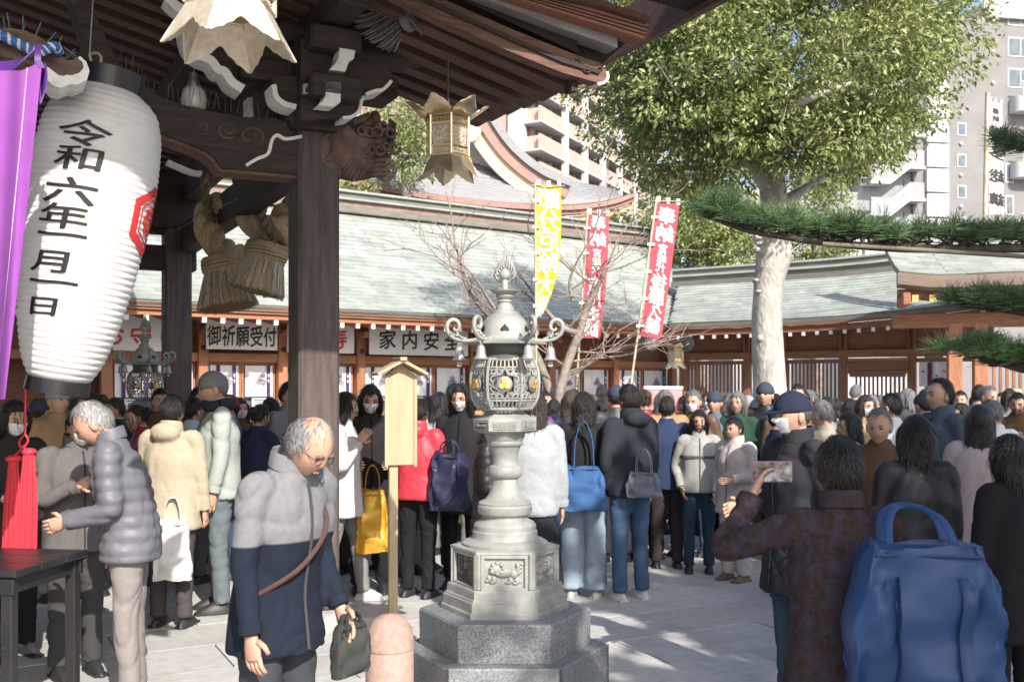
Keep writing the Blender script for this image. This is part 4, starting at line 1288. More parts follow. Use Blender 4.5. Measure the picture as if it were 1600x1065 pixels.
def build_paper_lantern():
    Y = 5.57
    top, bot = px(172, 140, Y), px(92, 592, Y)
    o = thing('paper_lantern', 'huge white paper lantern with black brush date lettering hanging at left', 'lantern', bot)
    ax = (top - bot); Lh = ax.length; az = ax.normalized()
    axx = V((1, 0, 0)); axx = (axx - az * axx.dot(az)).normalized(); ayy = az.cross(axx)
    M = frame(V((0, 0, 0)), axx, ayy, az)
    def rad(t):
        pts = [0, .03, .08, .18, .35, .55, .72, .86, .95, 1.0]
        rs = [.155, .190, .220, .260, .300, .325, .332, .314, .266, .15]
        return float(np.interp(t, pts, rs))
    sm = lambda t: (rad(t - .02) + rad(t) + rad(t + .02)) / 3 if .02 < t < .98 else rad(t)
    nr = 46; prof = []
    rnd = random.Random(4)
    for i in range(nr):
        for k in range(6):
            t = (i + k / 6) / nr
            prof.append((sm(t) + .0065 * abs(math.sin(math.pi * k / 6)) ** .7 - .003, t * Lh))
    prof.append((sm(1), Lh))
    paper = mat('lantern_paper', (.80, .79, .77), (.74, .73, .705), scale=5, rough=.8, trans=.12, bump=.35, bscale=26, bdist=.012, c3=(.66, .60, .50), s3=5, k3=(.66, .8))
    bd = MB().lathe(prof, 72, M, cap=False).build('paper_body', paper, o, smooth=80)
    MB().lathe([(.15, -.005), (.165, -.005), (.165, .11), (.15, .11)], 48, M @ T(0, 0, Lh - .01), cap=False).build('top_cap', M_IRON, o, smooth=40)
    MB().lathe([(.0, .09), (.15, .09), (.15, .095), (0, .095)], 48, M @ T(0, 0, Lh - .01), cap=False).build('top_plate', M_IRON, o, smooth=40)
    MB().lathe([(.15, 0), (.168, 0), (.172, -.075), (.155, -.075)], 48, M, cap=False).build('bottom_ring', M_IRON, o, smooth=40)
    # lettering mapped round the body
    def onlan(ang, t):
        r = sm(t) + .0065
        return M @ V((r * math.cos(ang), r * math.sin(ang), t * Lh))
    # angle 0 = right, -90 deg = towards the camera
    t_of = lambda v: (592 - v) / (592 - 140)
    def aim(u, v):
        a, t = -1.8, t_of(v)
        for _ in range(30):
            p = onlan(a, t) + bot
            du = u - (800 + p.x / p.y * FPX); dv = v - (HOR - (p.z - CAM_H) / p.y * FPX)
            a = max(-2.9, min(-.3, a + du / 110 * .8)); t = t - dv / 480 * .8
        return a, t
    let = MB()
    for ch, u, v, s in (('令', 130, 208, .235), ('和', 124, 247, .215), ('六', 108, 298, .235), ('年', 97, 338, .22), ('一', 94, 367, .22), ('月', 80, 408, .20), ('一', 80, 441, .22), ('日', 66, 478, .17)):
        a0, t = aim(u, v); r = sm(t)
        sl = .02
        letter(let, ch, lambda x, y: onlan(a0 + x * s * 1.15 / r, t + (y * s * .60 - sl * x * s) / Lh), bold=.014, slices=10, brush=.10)
    let.build('date_lettering', M_BLACK, o)
    red = mat('red_crest_paint', (.60, .035, .04), (.52, .03, .035), scale=9, rough=.7)
    def hexpatch(mb, a, t, R1, R2, off, nn=6):
        # ring between two hexagons, subdivided so that it follows the paper
        vs = []; fs = []
        m = 36
        for j in range(4):
            q = R2 + (R1 - R2) * j / 3
            for k in range(m):
                f = k / m * 6; i = int(f); w = f - i
                p0 = (math.sin(i * math.pi / 3), math.cos(i * math.pi / 3)); p1 = (math.sin((i + 1) * math.pi / 3), math.cos((i + 1) * math.pi / 3))
                x, y = (p0[0] + (p1[0] - p0[0]) * w) * q, (p0[1] + (p1[1] - p0[1]) * w) * q
                tt = t + y / Lh; r = sm(tt) + off
                vs.append(M @ V((r * math.cos(a + x / sm(t)), r * math.sin(a + x / sm(t)), tt * Lh)))
        for j in range(3):
            for k in range(m): fs.append((j * m + k, j * m + (k + 1) % m, (j + 1) * m + (k + 1) % m, (j + 1) * m + k))
        mb.add(vs, fs)
    cr_ = MB(); ta = t_of(330); aa = R(7)
    hexpatch(cr_, aa, ta, .205, .15, .0068); hexpatch(cr_, aa, ta, .135, .122, .0068)
    for k in range(8):
        an = k * math.pi / 4
        hexpatch(cr_, aa + .062 * math.cos(an) / sm(ta), ta + .062 * math.sin(an) / Lh, .03, .009, .0068)
    hexpatch(cr_, aa, ta, .026, .002, .0068)
    cr_.build('red_crest', red, o)
    # hanging wire and loop
    w = MB(); p1 = px(147, -30, Y) - bot; p2 = px(140, 84, Y) - bot; p3 = px(148, 112, Y) - bot
    w.tube([p1, p2], .004, 5); w.build('hanging_wire', M_STEEL, o)
    lp = MB().tube(cr([p2, px(153, 84, Y) - bot, px(158, 94, Y) - bot, p3, px(141, 90, Y) - bot, p2], 5), .008, 6)
    lp.build('hook_loop', mat('hemp_cord', (.50, .40, .28), (.4, .32, .22), scale=30), o, smooth=60)
    # red tassels below
    Yt = 5.45
    ts = thing('red_tassel', 'pair of long red silk tassels hanging below the white paper lantern', 'tassel', px(38, 870, Yt))
    b = V(ts.location); tm = mat('red_silk', (.72, .045, .07), (.58, .03, .05), scale=40, rough=.6, island=.15)
    c = MB().tube([px(40, 606, Yt) - b, px(39, 680, Yt) - b], .006, 6)
    c.tube(cr([px(39, 678, Yt) - b, px(30, 690, Yt) - b, px(35, 700, Yt) - b, px(44, 688, Yt) - b, px(39, 678, Yt) - b], 5), .006, 6)
    for uu in (22, 43): c.tube(cr([px(38, 695, Yt) - b, px((uu + 38) / 2, 705, Yt) - b, px(uu, 712, Yt) - b], 4), .005, 6)
    c.build('cord', tm, ts, smooth=60)
    rnd = random.Random(9)
    for (uu, v0, v1, w0, w1, dy) in ((24, 716, 866, 6, 13, -.02), (41, 706, 864, 8, 15, .03)):
        h = MB().ball(px(uu, v0, Yt) - b + V((0, dy, 0)), (.042, .042, .022), 14, 8).build('tassel_head', tm, ts, smooth=60)
        s = MB()
        for i in range(120):
            a, q = rnd.uniform(0, 6.283), math.sqrt(rnd.uniform(.1, 1))
            p0 = px(uu + math.cos(a) * q * w0, v0 + 3, Yt) - b + V((0, dy + math.sin(a) * q * .03, 0))
            p1 = px(uu - 4 + math.cos(a) * q * w1, v1 + rnd.uniform(-8, 6) - 8 * (1 - q), Yt) - b + V((0, dy + math.sin(a) * q * .05, 0))
            m_ = p0.lerp(p1, .5) + V((math.cos(a) * .008, math.sin(a) * .008, 0))
            s.tube([p0, m_, p1], [.0035, .004, .0035], 4)
        s.build('silk_strands', tm, h, kind='stuff')


build_paper_lantern()


# ------------------------------------------------------------------ gilt hanging lanterns
def build_gold_lantern(name, label, loc, rz, chain, group, M_GOLD=M_GOLD):
    o = thing(name, label, 'lantern', loc, rz, group=group)
    P6 = lambda r, k, z: V((r * math.cos(math.pi / 3 * k), r * math.sin(math.pi / 3 * k), z))
    H0 = .0
    body = MB()
    # posts, friezes
    for k in range(6):
        body.tube([P6(.148, k, .165), P6(.148, k, .44)], .0095, 6)
    for z in (.17, .225, .375, .435):
        for k in range(6): body.tube([P6(.148, k, z), P6(.148, k + 1, z)], .0085, 4)
    body.build('frame', M_GOLD, o, smooth=40)
    back = mat('lantern_paper_inside', (.70, .69, .66), (.6, .58, .54), scale=9)
    for k in range(6):
        a, b = P6(.142, k, 0), P6(.142, k + 1, 0)
        e = (b - a); ln = e.length; ex = e.normalized(); ez = V((0, 0, 1)); en = ex.cross(ez)
        F = frame(a + V((0, 0, .165)), ex, en, ez)
        # backing sheet and pierced scroll tracery (en points outwards)
        MB().box((ln / 2, -.012, .135), (ln - .012, .003, .14), F).build('paper_pane', back, o)
        tr = MB(); rnd = random.Random(k)
        for i in range(6):
            for j in range(6):
                cx, cz = (i + .5) / 6 * ln, .065 + (j + .5) / 6 * .14
                a0 = rnd.uniform(0, 6.28); sgn = 1 if (i + j) % 2 else -1
                tr.tube([F @ V((cx + math.cos(a0 + sgn * q) * .0125 * (1 - q / 9), 0, cz + math.sin(a0 + sgn * q) * .0125 * (1 - q / 9))) for q in np.linspace(0, 5.5, 8)], .0027, 4)
        tr.build('tracery', M_GOLD, o)
        for zz, hh in ((.032, .05), (.24, .052)):
            MB().box((ln / 2, -.006, zz), (ln - .014, .006, hh - .012), F).build('frieze_panel', M_GOLD_D if zz > .1 else M_GOLD, o)
            t2 = MB()
            for i in range(5):
                cx = (i + .5) / 5 * ln
                t2.tube([F @ V((cx + math.cos(q + i) * .011 * (1 - q / 8), .001, zz + math.sin(q + i) * .011 * (1 - q / 8))) for q in np.linspace(0, 5, 8)], .0025, 4)
            t2.build('frieze_relief', M_GOLD, o)
        # lower skirt petal: flared plate with scalloped edge
        def pet(s, t):
            # s across -1..1, t down 0..1
            w = (ln / 2 + .052 * t) * s
            sc = 1 - .52 * (1 - abs(s)) ** 1.3 * 1.0 - .035 * abs(math.sin(abs(s) * math.pi * 3.5))
            tt = t * sc
            return F @ V((ln / 2 + s * (ln / 2 + .048 * tt), .004 + .068 * tt, -.004 - .145 * tt))
        MB().sheet(lambda u, v: pet(u * 2 - 1, v), 28, 8, .004).build('skirt_petal', M_GOLD, o, smooth=50)
        # upper lotus petal
        def lot(u, v):
            s = u * 2 - 1
            ww = .092 * math.sin(math.pi * (.20 + .74 * v)) ** .7 * (1 + .05 * math.sin(v * 22))
            r = .135 + .15 * v
            zz = .282 + .035 * v + .045 * v * v
            m = F @ V((ln / 2 + s * ww, 0, 0))
            c = F @ V((ln / 2, 0, 0)); cd = V((c.x, c.y, 0)).normalized()
            return V((m.x, m.y, 0)) + cd * (r - .125 - .045 * s * s * v) + V((0, 0, .165 + zz - .012 * s * s))
        MB().sheet(lot, 10, 8, .004).build('lotus_petal', M_GOLD, o, smooth=60)
    MB().lathe([(.0, .43), (.16, .43), (.165, .445), (.14, .47), (.06, .50), (.03, .515), (0, .52)], 6, None).build('cap', M_GOLD_D, o)
    MB().lathe([(.0, .165), (.135, .165), (.135, .17), (0, .17)], 6).build('floor_plate', M_GOLD_D, o)
    MB().tube([V((0, 0, .50)) + V((math.cos(a) * .028, 0, .03 + math.sin(a) * .03)) for a in np.linspace(0, 6.283, 17)], .005, 6).build('ring', M_GOLD, o, smooth=60)
    MB().tube([(0, 0, .55), (0, 0, .55 + chain)], .006, 6).build('hanging_cord', M_IRON, o)
    return o


p = px(700, 285, 6.7)
build_gold_lantern('gilt_lantern', 'gilt hexagonal lantern hanging under the eaves above the bronze lantern', p, R(-78), .30, 'gilt hanging lanterns')
p = px(360, 92, 3.36)
build_gold_lantern('gilt_lantern', 'near gilt lantern cut off by the top edge of the photo', p, R(28), .9, 'gilt hanging lanterns', M_GOLD=mat('sunlit_pale_gilt', (.88, .80, .66), (.70, .58, .42), scale=30, rough=.42, metal=.55, bump=.25, bscale=70, bdist=.004, c3=(.80, .55, .50), s3=4, k3=(.58, .75)))  # paler gilt copy; the sunlit whiteness is put into its colour
p = px(1056, 578, 19.5)
l3 = build_gold_lantern('gilt_lantern', 'small distant gilt lantern hanging in the corner of the corridor eaves', p, R(10), .3, 'gilt hanging lanterns')
p = px(226, 560, 11.5)


def build_cage_lamp(loc):
    o = thing('cage_lamp', 'small glass lamp in a wire cage hanging beside the curved dark beam', 'lamp', loc)
    gl = mat('milky_glass', (.62, .64, .62), (.5, .52, .5), scale=9, rough=.2)
    MB().lathe([(.0, 0), (.072, 0), (.088, .06), (.075, .12), (.04, .16), (0, .16)], 20).build('glass', gl, o, smooth=50)
    MB().lathe([(.0, .15), (.042, .15), (.042, .19), (.03, .21), (.03, .24), (0, .24)], 16).build('socket', M_STEEL, o, smooth=40)
    c = MB()
    for k in range(8):
        a = k * math.pi / 4
        c.tube([(math.cos(a) * r, math.sin(a) * r, z) for r, z in ((.04, .165), (.078, .125), (.092, .06), (.076, -.003))], .0022, 4)
    c.build('cage', M_STEEL, o)
    c = MB()
    for i in range(12):
        zc = .26 + i * .034
        c.tube([(math.cos(a) * .012 * (i % 2), math.cos(a) * .012 * (1 - i % 2), zc + math.sin(a) * .02) for a in np.linspace(0, 6.28, 9)], .0025, 4)
    c.build('chain', M_STEEL, o)


build_cage_lamp(px(303, 170, 6.9))


# ------------------------------------------------------------------ straw rope with brush tassels
def build_shimenawa():
    Y = 9.0
    o = thing('straw_rope', 'massive twisted straw rope with brush-like tassels hanging between the dark pillars', 'rope', px(390, 480, Y))
    b = V(o.location)
    W = lambda u, v, d=0.0: px(u, v, Y + d) - b
    def fat(name, path, r, turns):
        twisted_rope([W(*p) for p in path], r, [M_STRAW] * 3, turns, n=12, names=('rope_strand',) * 3, parent=o)
    fat('r', [(475, 372, .3), (452, 372, .2), (425, 362, .15), (396, 345, .2), (382, 322, .3)], .135, 1.3)
    fat('r', [(480, 318, .1), (462, 322, .15), (446, 332, .2), (440, 352, .2)], .11, .8)
    fat('r', [(322, 345, .7), (330, 372, .65), (350, 392, .6), (372, 402, .5)], .125, 1.2)
    fat('r', [(318, 350, .8), (324, 330, .8), (345, 318, .7), (372, 325, .5)], .11, .9)
    def brush(cu, cv, eu, ev, d, r0, r1, name):
        a, e = W(cu, cv, d), W(eu, ev, d - .03)
        ax = (e - a); L = ax.length; az = ax.normalized(); x = V((1, 0, 0)); x = (x - az * x.dot(az)).normalized(); y = az.cross(x)
        F = frame(a, x, y, az)
        t = MB().lathe([(r0 * .7, 0), (r0, .06), (r1 * .97, L - .03), (r1 * .9, L - .004)], 28, F).build('brush_tassel', M_STRAW, o, smooth=60)
        s = MB(); rnd = random.Random(int(cu))
        for i in range(240):
            an = rnd.uniform(0, 6.283)
            k1 = rnd.uniform(.96, 1.03)
            s.tube([F @ V((r0 * .98 * math.cos(an), r0 * .98 * math.sin(an), .02)), F @ V(((r0 + r1) / 2 * 1.01 * math.cos(an + .03), (r0 + r1) / 2 * 1.01 * math.sin(an + .03), L * .5)), F @ V((r1 * k1 * math.cos(an + rnd.uniform(-.04, .08)), r1 * k1 * math.sin(an), L + rnd.uniform(-.02, .015)))], [.005, .006, .004], 4)
        s.build('straw_stalks', mat('grey_straw_stalk', (.54, .46, .35), (.30, .24, .17), scale=9, stretch=(8, 8, .6), rough=.8, island=.35), t, kind='stuff')
        MB().lathe([(0, L - .01), (r1 * .93, L - .01), (r1 * .93, L - .002), (0, L + .004)], 28, F).build('cut_ends', M_STRAWEND, t)
        c = MB()
        for i in range(9):
            zz = -.06 + i * .02
            rr = r0 * (1.06 + .16 * math.sin(math.pi * (i + .5) / 9))
            c.tube([F @ V((rr * math.cos(q), rr * math.sin(q), zz + .012 * math.sin(q + i))) for q in np.linspace(0, 6.283, 25)], .013, 6)
        c.build('binding', M_STRAW, t, smooth=60)
    brush(417, 392, 400, 456, 0, .155, .245, 'a')
    brush(346, 412, 357, 480, .55, .15, .28, 'b')
    # hanging braids
    hb = mat('dark_hemp', (.24, .18, .11), (.14, .10, .06), scale=30, rough=.9, bump=.5, bscale=80)
    for path in ([(404, 255, .1), (408, 300, .05), (412, 345, -.02), (430, 372, -.05)], [(360, 240, .4), (372, 290, .35), (376, 350, .3)], [(318, 268, .7), (324, 320, .6), (330, 350, .6)]):
        pp = [W(*q) for q in path]
        for ph in (0, 1):
            P = cr(pp, 10)
            MB().tube([p + V((math.sin(i * .9 + ph * math.pi) * .022, math.cos(i * .9 + ph * math.pi) * .02, 0)) for i, p in enumerate(P)], .030, 7).build('braid', hb, o, smooth=60)
    MB().tube([W(474, 258, -1.4), W(277, 358, 1.6)], .004, 4).build('stay_wire', M_STEEL, o)


build_shimenawa()


def build_table():
    Y = 4.95
    c = px(92, 890, Y)
    zt = CAM_H + (HOR - 872) / FPX * Y
    o = thing('offering_stand', 'black lacquered wooden stand with a lower step, bottom left corner', 'table', (c.x - .62, Y + .02, 0), R(-8))
    for k in range(3):
        MB().box((0, -.20 + k * .205, zt - .012), (1.26, .198, .035), b=.005).build('top_plank', M_IRON, o)
    for y in (-.27, .28): MB().box((0, y, zt - .075), (1.22, .03, .08), b=.005).build('apron', M_IRON, o)
    for x in (-.57, .57):
        for y in (-.25, .26): MB().box((x, y, (zt - .03) / 2), (.055, .055, zt - .03), b=.005).build('leg', M_IRON, o)
        MB().box((x, 0, zt - .075), (.03, .5, .075), b=.004).build('side_rail', M_IRON, o)
    zs = zt - .38
    for k in range(2): MB().box((-.06, -.43 + k * .135, zs), (1.2, .13, .03), b=.005).build('step_plank', M_IRON, o)
    MB().box((-.06, -.49, zs - .05), (1.18, .025, .06), b=.004).build('step_apron', M_IRON, o)
    for x in (-.55, .38):
        MB().box((x, -.44, (zs - .02) / 2), (.05, .05, zs - .02), b=.004).build('step_leg', M_IRON, o)


build_table()
# ------------------------------------------------------------------ bronze lantern on granite plinth
def hexf(a):
    """unit-vertex hexagon radius at angle a (vertices at 0, 60, ...)"""
    t = (a % (math.pi / 3)) - math.pi / 6
    return math.cos(math.pi / 6) / math.cos(t)


def build_bronze_lantern(loc, label, group, detail=True):
    o = thing('bronze_lantern', label, 'lantern', loc, 0, group=group)
    def hexprism(name, prof, m, parent=o):
        return MB().lathe(prof, 6, None, 0.0).build(name, m, parent, fix=True)
    gl = hexprism('granite_plinth', [(.538, -.02), (.538, .352), (.531, .362)], M_GRANITE)
    if detail:
        j = MB()
        for k in (3, 4, 5, 0):
            a = k * math.pi / 3
            j.box((0, 0, 0), (.012, .004, .36), T(.5395 * math.cos(a), .5395 * math.sin(a), .18, rz=a + math.pi / 2))
        j.build('plinth_joint', mat('dark_joint_mortar', (.07, .07, .07)), gl)  # dark mortar strips along the plinth corners
    hexprism('granite_step', [(.445, .3635), (.448, .54), (.440, .552)], M_GRANITE)
    b = hexprism('bronze_base', [(.335, .5525), (.335, .575), (.325, .582), (.322, .628), (.313, .633), (.312, .640), (.304, .645), (.300, .682), (.292, .689)], M_BRONZE)
    body = hexprism('panel_drum', [(.262, .689), (.262, .86), (.285, .866), (.285, .880), (.24, .886)], M_BRONZE)
    # corner posts, rails and panels with relief
    for k in range(6):
        a = k * math.pi / 3
        MB().box((0, 0, 0), (.034, .034, .178), T(.265 * math.cos(a), .265 * math.sin(a), .778, rz=a), b=.004).build('corner_post', M_BRONZE, body)
    rnd = random.Random(11)
    for k in range(6):
        a = math.pi / 6 + k * math.pi / 3
        F = T(.262 * math.cos(math.pi / 6) * math.cos(a), .262 * math.cos(math.pi / 6) * math.sin(a), .775, rz=a + math.pi / 2)   # local -y outward, x along the face
        fr = MB()
        for z in (-.082, .08): fr.box((0, -.008, z), (.235, .02, .018), F, b=.003)
        for x in (-.109, .109): fr.box((x, -.008, 0), (.018, .02, .146), F, b=.003)
        fo = fr.build('panel_frame', M_BRONZE, body)
        if not detail: continue
        if k == 3:
            MB().box((0, -.003, 0), (.19, .006, .14), F).build('inscription_plate', M_BRONZE_D, fo)
            t = MB(); gi = mat('worn_inscription', (.33, .31, .24), (.2, .19, .15), scale=30)
            for c, (x, s, txt) in enumerate(((.066, .017, '奉納大正年月日'), (.04, .015, '博多町世話人中'), (.006, .034, '奉献'), (-.035, .018, '氏子中一同'), (-.066, .017, '石城町内会'))):
                for i, ch in enumerate(txt):
                    letter(t, ch, lambda px_, py_: F @ V((x + px_ * s, -.0068, .055 - i * s * 1.08 + py_ * s)), bold=.03, brush=0)
            t.build('inscription', gi, fo)
        else:
            r = MB()
            def bl(x, z, rx, rz, d=.010): r.ball(F @ V((x, -.002, z)), (1, 1, 1), 10, 7, None, lambda dd, pp: F.to_3x3() @ V((dd.x * rx, dd.y * d, dd.z * rz)))
            sg = -1 if k != 5 else 1
            bl(sg * .005, .0, .048, .026, .016); bl(sg * .045, .018, .03, .03, .02); bl(sg * .062, .008, .018, .016, .022); bl(-sg * .045, -.005, .026, .024, .016)
            for x, z in ((.052, -.035), (.078, -.028), (-.03, -.036), (-.062, -.04)): bl(sg * x, z, .014, .02, .012); bl(sg * (x + .01), z - .012, .014, .007, .012)
            for i in range(9):
                t = i / 8 * 6.28
                bl(sg * (.038 + .03 * math.cos(t)), .022 + .026 * math.sin(t), .010, .010, .022)
            for i in range(7):
                bl(-sg * (.07 + .008 * math.sin(i * 2)), .0 + i * .007, .012, .009, .014)
            for i in range(5): bl(rnd.uniform(-.09, .09), rnd.choice((-1, 1)) * rnd.uniform(.035, .055), .012, .006, .008)
            r.build('lion_relief', M_BRONZE, fo, smooth=60)
    # round mouldings and shaft
    MB().lathe([(.222, .884), (.224, .896), (.210, .905), (.196, .912), (.176, .918), (.170, .930), (.170, .955), (.163, .962), (.163, .985), (.152, 1.0), (.128, 1.012), (.118, 1.02), (.118, 1.034),
                (.136, 1.044), (.142, 1.058), (.142, 1.083), (.136, 1.092), (.138, 1.100), (.128, 1.108), (.105, 1.118), (.090, 1.135), (.077, 1.165), (.069, 1.20), (.066, 1.226), (.078, 1.232), (.088, 1.248), (.090, 1.268),
                (.084, 1.287), (.068, 1.296), (.064, 1.306), (.067, 1.34), (.075, 1.372), (.083, 1.394), (.093, 1.400), (.096, 1.412), (.093, 1.42), (.099, 1.436), (.106, 1.452), (.104, 1.466)], 56).build('shaft', M_BRONZE, o, smooth=32)
    ch = hexprism('middle_platform', [(.13, 1.462), (.155, 1.474), (.163, 1.476), (.165, 1.532), (.158, 1.538), (.12, 1.556), (.098, 1.574), (.093, 1.592)], M_BRONZE)
    for k in range(6):
        a = math.pi / 6 + k * math.pi / 3
        F = T(.164 * math.cos(math.pi / 6) * math.cos(a), .164 * math.cos(math.pi / 6) * math.sin(a), 1.504, rz=a + math.pi / 2)
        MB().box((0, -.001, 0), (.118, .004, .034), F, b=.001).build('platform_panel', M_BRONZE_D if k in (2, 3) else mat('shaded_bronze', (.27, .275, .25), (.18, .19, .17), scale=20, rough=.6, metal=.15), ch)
        r = MB()
        for i in range(6):
            cx = -.048 + i * .019
            r.tube([F @ V((cx + math.cos(q + i) * .010 * (1 - q / 8), -.005, math.sin(q + i) * .011 * (1 - q / 8))) for q in np.linspace(0, 5.5, 10)], .0026, 4)
        for z in (-.017, .017): r.tube([F @ V((-.058, -.003, z)), F @ V((.058, -.003, z))], .0022, 4)
        r.build('platform_relief', M_BRONZE, ch)
    # fire box: barrel of pierced panels
    zr = ([1.588, 1.60, 1.62, 1.65, 1.70, 1.75, 1.79, 1.82, 1.845], [.128, .138, .150, .160, .166, .166, .162, .153, .140])
    def br(a, z, off=0.0): return (float(np.interp(z, *zr)) + off) * (1 + .55 * (hexf(a) - 1) + .03)
    def B(a, z, off=0.0):
        r = br(a, z, off); return V((r * math.cos(a), r * math.sin(a), z))
    fb = MB()
    for k in range(6):
        a = k * math.pi / 3
        fb.tube([B(a, z, .004) for z in np.linspace(1.588, 1.845, 13)], .0085, 6)
        fb.tube([B(a, z, .010) for z in np.linspace(1.63, 1.81, 9)], .0045, 5)
    for z, rr in ((1.590, .009), (1.632, .005), (1.802, .005), (1.843, .009)):
        fb.tube([B(q, z, .0) for q in np.linspace(0, 2 * math.pi, 61)], rr, 6)
    fo = fb.build('fire_box_frame', M_BRONZE, o, smooth=50)
    for k in range(6):
        a0 = math.pi / 6 + k * math.pi / 3
        S = lambda s, z, off=0.0: B(a0 + s * math.pi / 6 * .93, z, off)
        sl = MB()
        n = 7
        for i in range(n):
            s = -1 + 2 * (i + .5) / n
            sl.tube([S(s, z) for z in (1.59, 1.605, 1.62, 1.632)], .0042, 5); sl.tube([S(s, z) for z in (1.802, 1.815, 1.83, 1.843)], .0042, 5)
        sl.build('slot_bars', M_BRONZE, fo, smooth=50)
        pn = MB()
        def spiral(cs, cz, rs, a, tw, turns=5.4, r=.0042):
            pn.tube([S(cs + math.cos(a + tw * q) * rs / .085 * (1 - q / (turns * 1.35)), cz + math.sin(a + tw * q) * rs * (1 - q / (turns * 1.35))) for q in np.linspace(0, turns, 16)], [r, r, r * .8], 5)
        for sx in (-1, 1):
            spiral(sx * .28, 1.778, .020, math.pi / 2 - sx * 1.2, -sx); spiral(sx * .78, 1.780, .017, math.pi / 2 + sx * 1.0, sx)
            spiral(sx * .28, 1.657, .020, -math.pi / 2 + sx * 1.2, sx); spiral(sx * .78, 1.655, .017, -math.pi / 2 - sx * 1.0, -sx)
            spiral(sx * .72, 1.740, .020, sx * .6 + math.pi / 2, -sx); spiral(sx * .72, 1.695, .020, -sx * .6 - math.pi / 2, sx)
            spiral(sx * .50, 1.765, .012, 0 if sx > 0 else math.pi, sx); spiral(sx * .50, 1.670, .012, 0 if sx > 0 else math.pi, -sx)
            spiral(sx * .9, 1.718, .014, math.pi / 2, sx)
        for sx in (-1, 1):
            for sz in (-1, 1):
                pn.tube([S(sx * q, 1.717 + sz * w) for q, w in ((.97, .022), (.6, .06), (.52, .083))], .0035, 5)
                pn.tube([S(sx * q, 1.717 + sz * w) for q, w in ((.02, .083), (.12, .062), (.5, .048), (.97, .05))], .0035, 5)
        for z in (1.645, 1.79): pn.tube([S(s, z) for s in np.linspace(-1, 1, 9)], .0034, 5)
        pn.build('scroll_panel', M_BRONZE, fo, smooth=50)
        c = S(0, 1.717, .004); n_ = V((math.cos(a0), math.sin(a0), 0)); xx = V((0, 0, 1)).cross(n_)
        F = frame(c, xx, -n_, V((0, 0, 1)))
        d = MB().lathe([(0, 0), (.040, 0), (.040, .006), (.036, .009), (0, .010)], 24, F @ Matrix.Rotation(R(90), 4, 'X')).build('crest_disc', mat('grey_bronze', (.28, .29, .28), (.2, .21, .2), scale=20, rough=.55, metal=.2), fo, smooth=40)
        g = MB()
        for dx, dz in ((0, .0165), (-.0145, -.009), (.0145, -.009)):
            pts = [(dx + .0158 * math.sin(q * math.pi / 3), dz + .0158 * math.cos(q * math.pi / 3)) for q in range(6)]
            g.prism(pts, -.0145, -.009, F)
            hexring(g, (dx, dz), .0158, .0028, .003, F @ T(0, -.0145, 0)); hexring(g, (dx, dz), .009, .003, .002, F @ T(0, -.0145, 0))
        g.build('gilt_crest', M_GILT, d)
    # neck and umbrella roof
    MB().lathe([(.10, 1.84), (.146, 1.846), (.138, 1.855), (.118, 1.868), (.109, 1.886), (.110, 1.905), (.12, 1.925)], 48).build('neck', mat('dark_green_bronze', (.13, .14, .12), (.08, .088, .075), scale=14, rough=.6, metal=.2), o, smooth=40)
    prof = [(.05, 1.922, 0.), (.215, 1.924, 1.), (.218, 1.934, 1.), (.19, 1.938, .8), (.160, 1.945, .5), (.148, 1.955, .3), (.142, 1.975, .22), (.136, 1.995, .2), (.127, 2.018, .18), (.115, 2.04, .15), (.102, 2.058, .1), (.088, 2.072, .05), (.074, 2.083, 0), (.072, 2.094, 0), (.058, 2.098, 0), (.048, 2.104, 0), (.046, 2.118, 0), (.040, 2.122, 0), (.034, 2.135, 0), (.0335, 2.146, 0)]
    def kasa_r(z, a):
        zz = [p[1] for p in prof]; r = float(np.interp(z, zz, [p[0] for p in prof])); k = float(np.interp(z, zz, [p[2] for p in prof]))
        return r * (1 + k * (hexf(a) - 1))
    k_ = MB(); rg = []
    for r, z, k in prof:
        rg.append([(r * (1 + k * (hexf(q) - 1)) * math.cos(q), r * (1 + k * (hexf(q) - 1)) * math.sin(q), z) for q in np.linspace(0, 2 * math.pi, 72, endpoint=False)])
    k_.rings(rg); ko = k_.build('umbrella_roof', M_BRONZE, o, smooth=35)
    for kk in (1, 3, 5, 4):
        if kk in (1, 3): pass
        a0 = math.pi / 6 + kk * math.pi / 3
        h = MB(); hp = [(0, .021), (.006, .013), (.014, .006), (.020, -.002), (.0205, -.009), (.016, -.014), (.009, -.0145), (.003, -.011), (0, -.0125)]
        out = hp + [(-x, z) for x, z in hp[-2:0:-1]]
        n = len(out); vs = []
        for q in (1.0, .5):
            for x, z in out:
                zz = 2.002 + z * 1.15 * q; a = a0 + x * 1.15 * q / .137; r = kasa_r(zz, a) + .0012
                vs.append((r * math.cos(a), r * math.sin(a), zz))
        zz = 2.0; r = kasa_r(zz, a0) + .0012; vs.append((r * math.cos(a0), r * math.sin(a0), zz))
        fs = [(i, (i + 1) % n, n + (i + 1) % n, n + i) for i in range(n)] + [(n + i, n + (i + 1) % n, 2 * n) for i in range(n)]
        h.add(vs, fs); h.build('heart_opening', mat('painted_hole_dark', (.012, .013, .012), (.01, .01, .01)), ko)  # near-black patch flush on the dome, painting the darkness of a heart-shaped hole
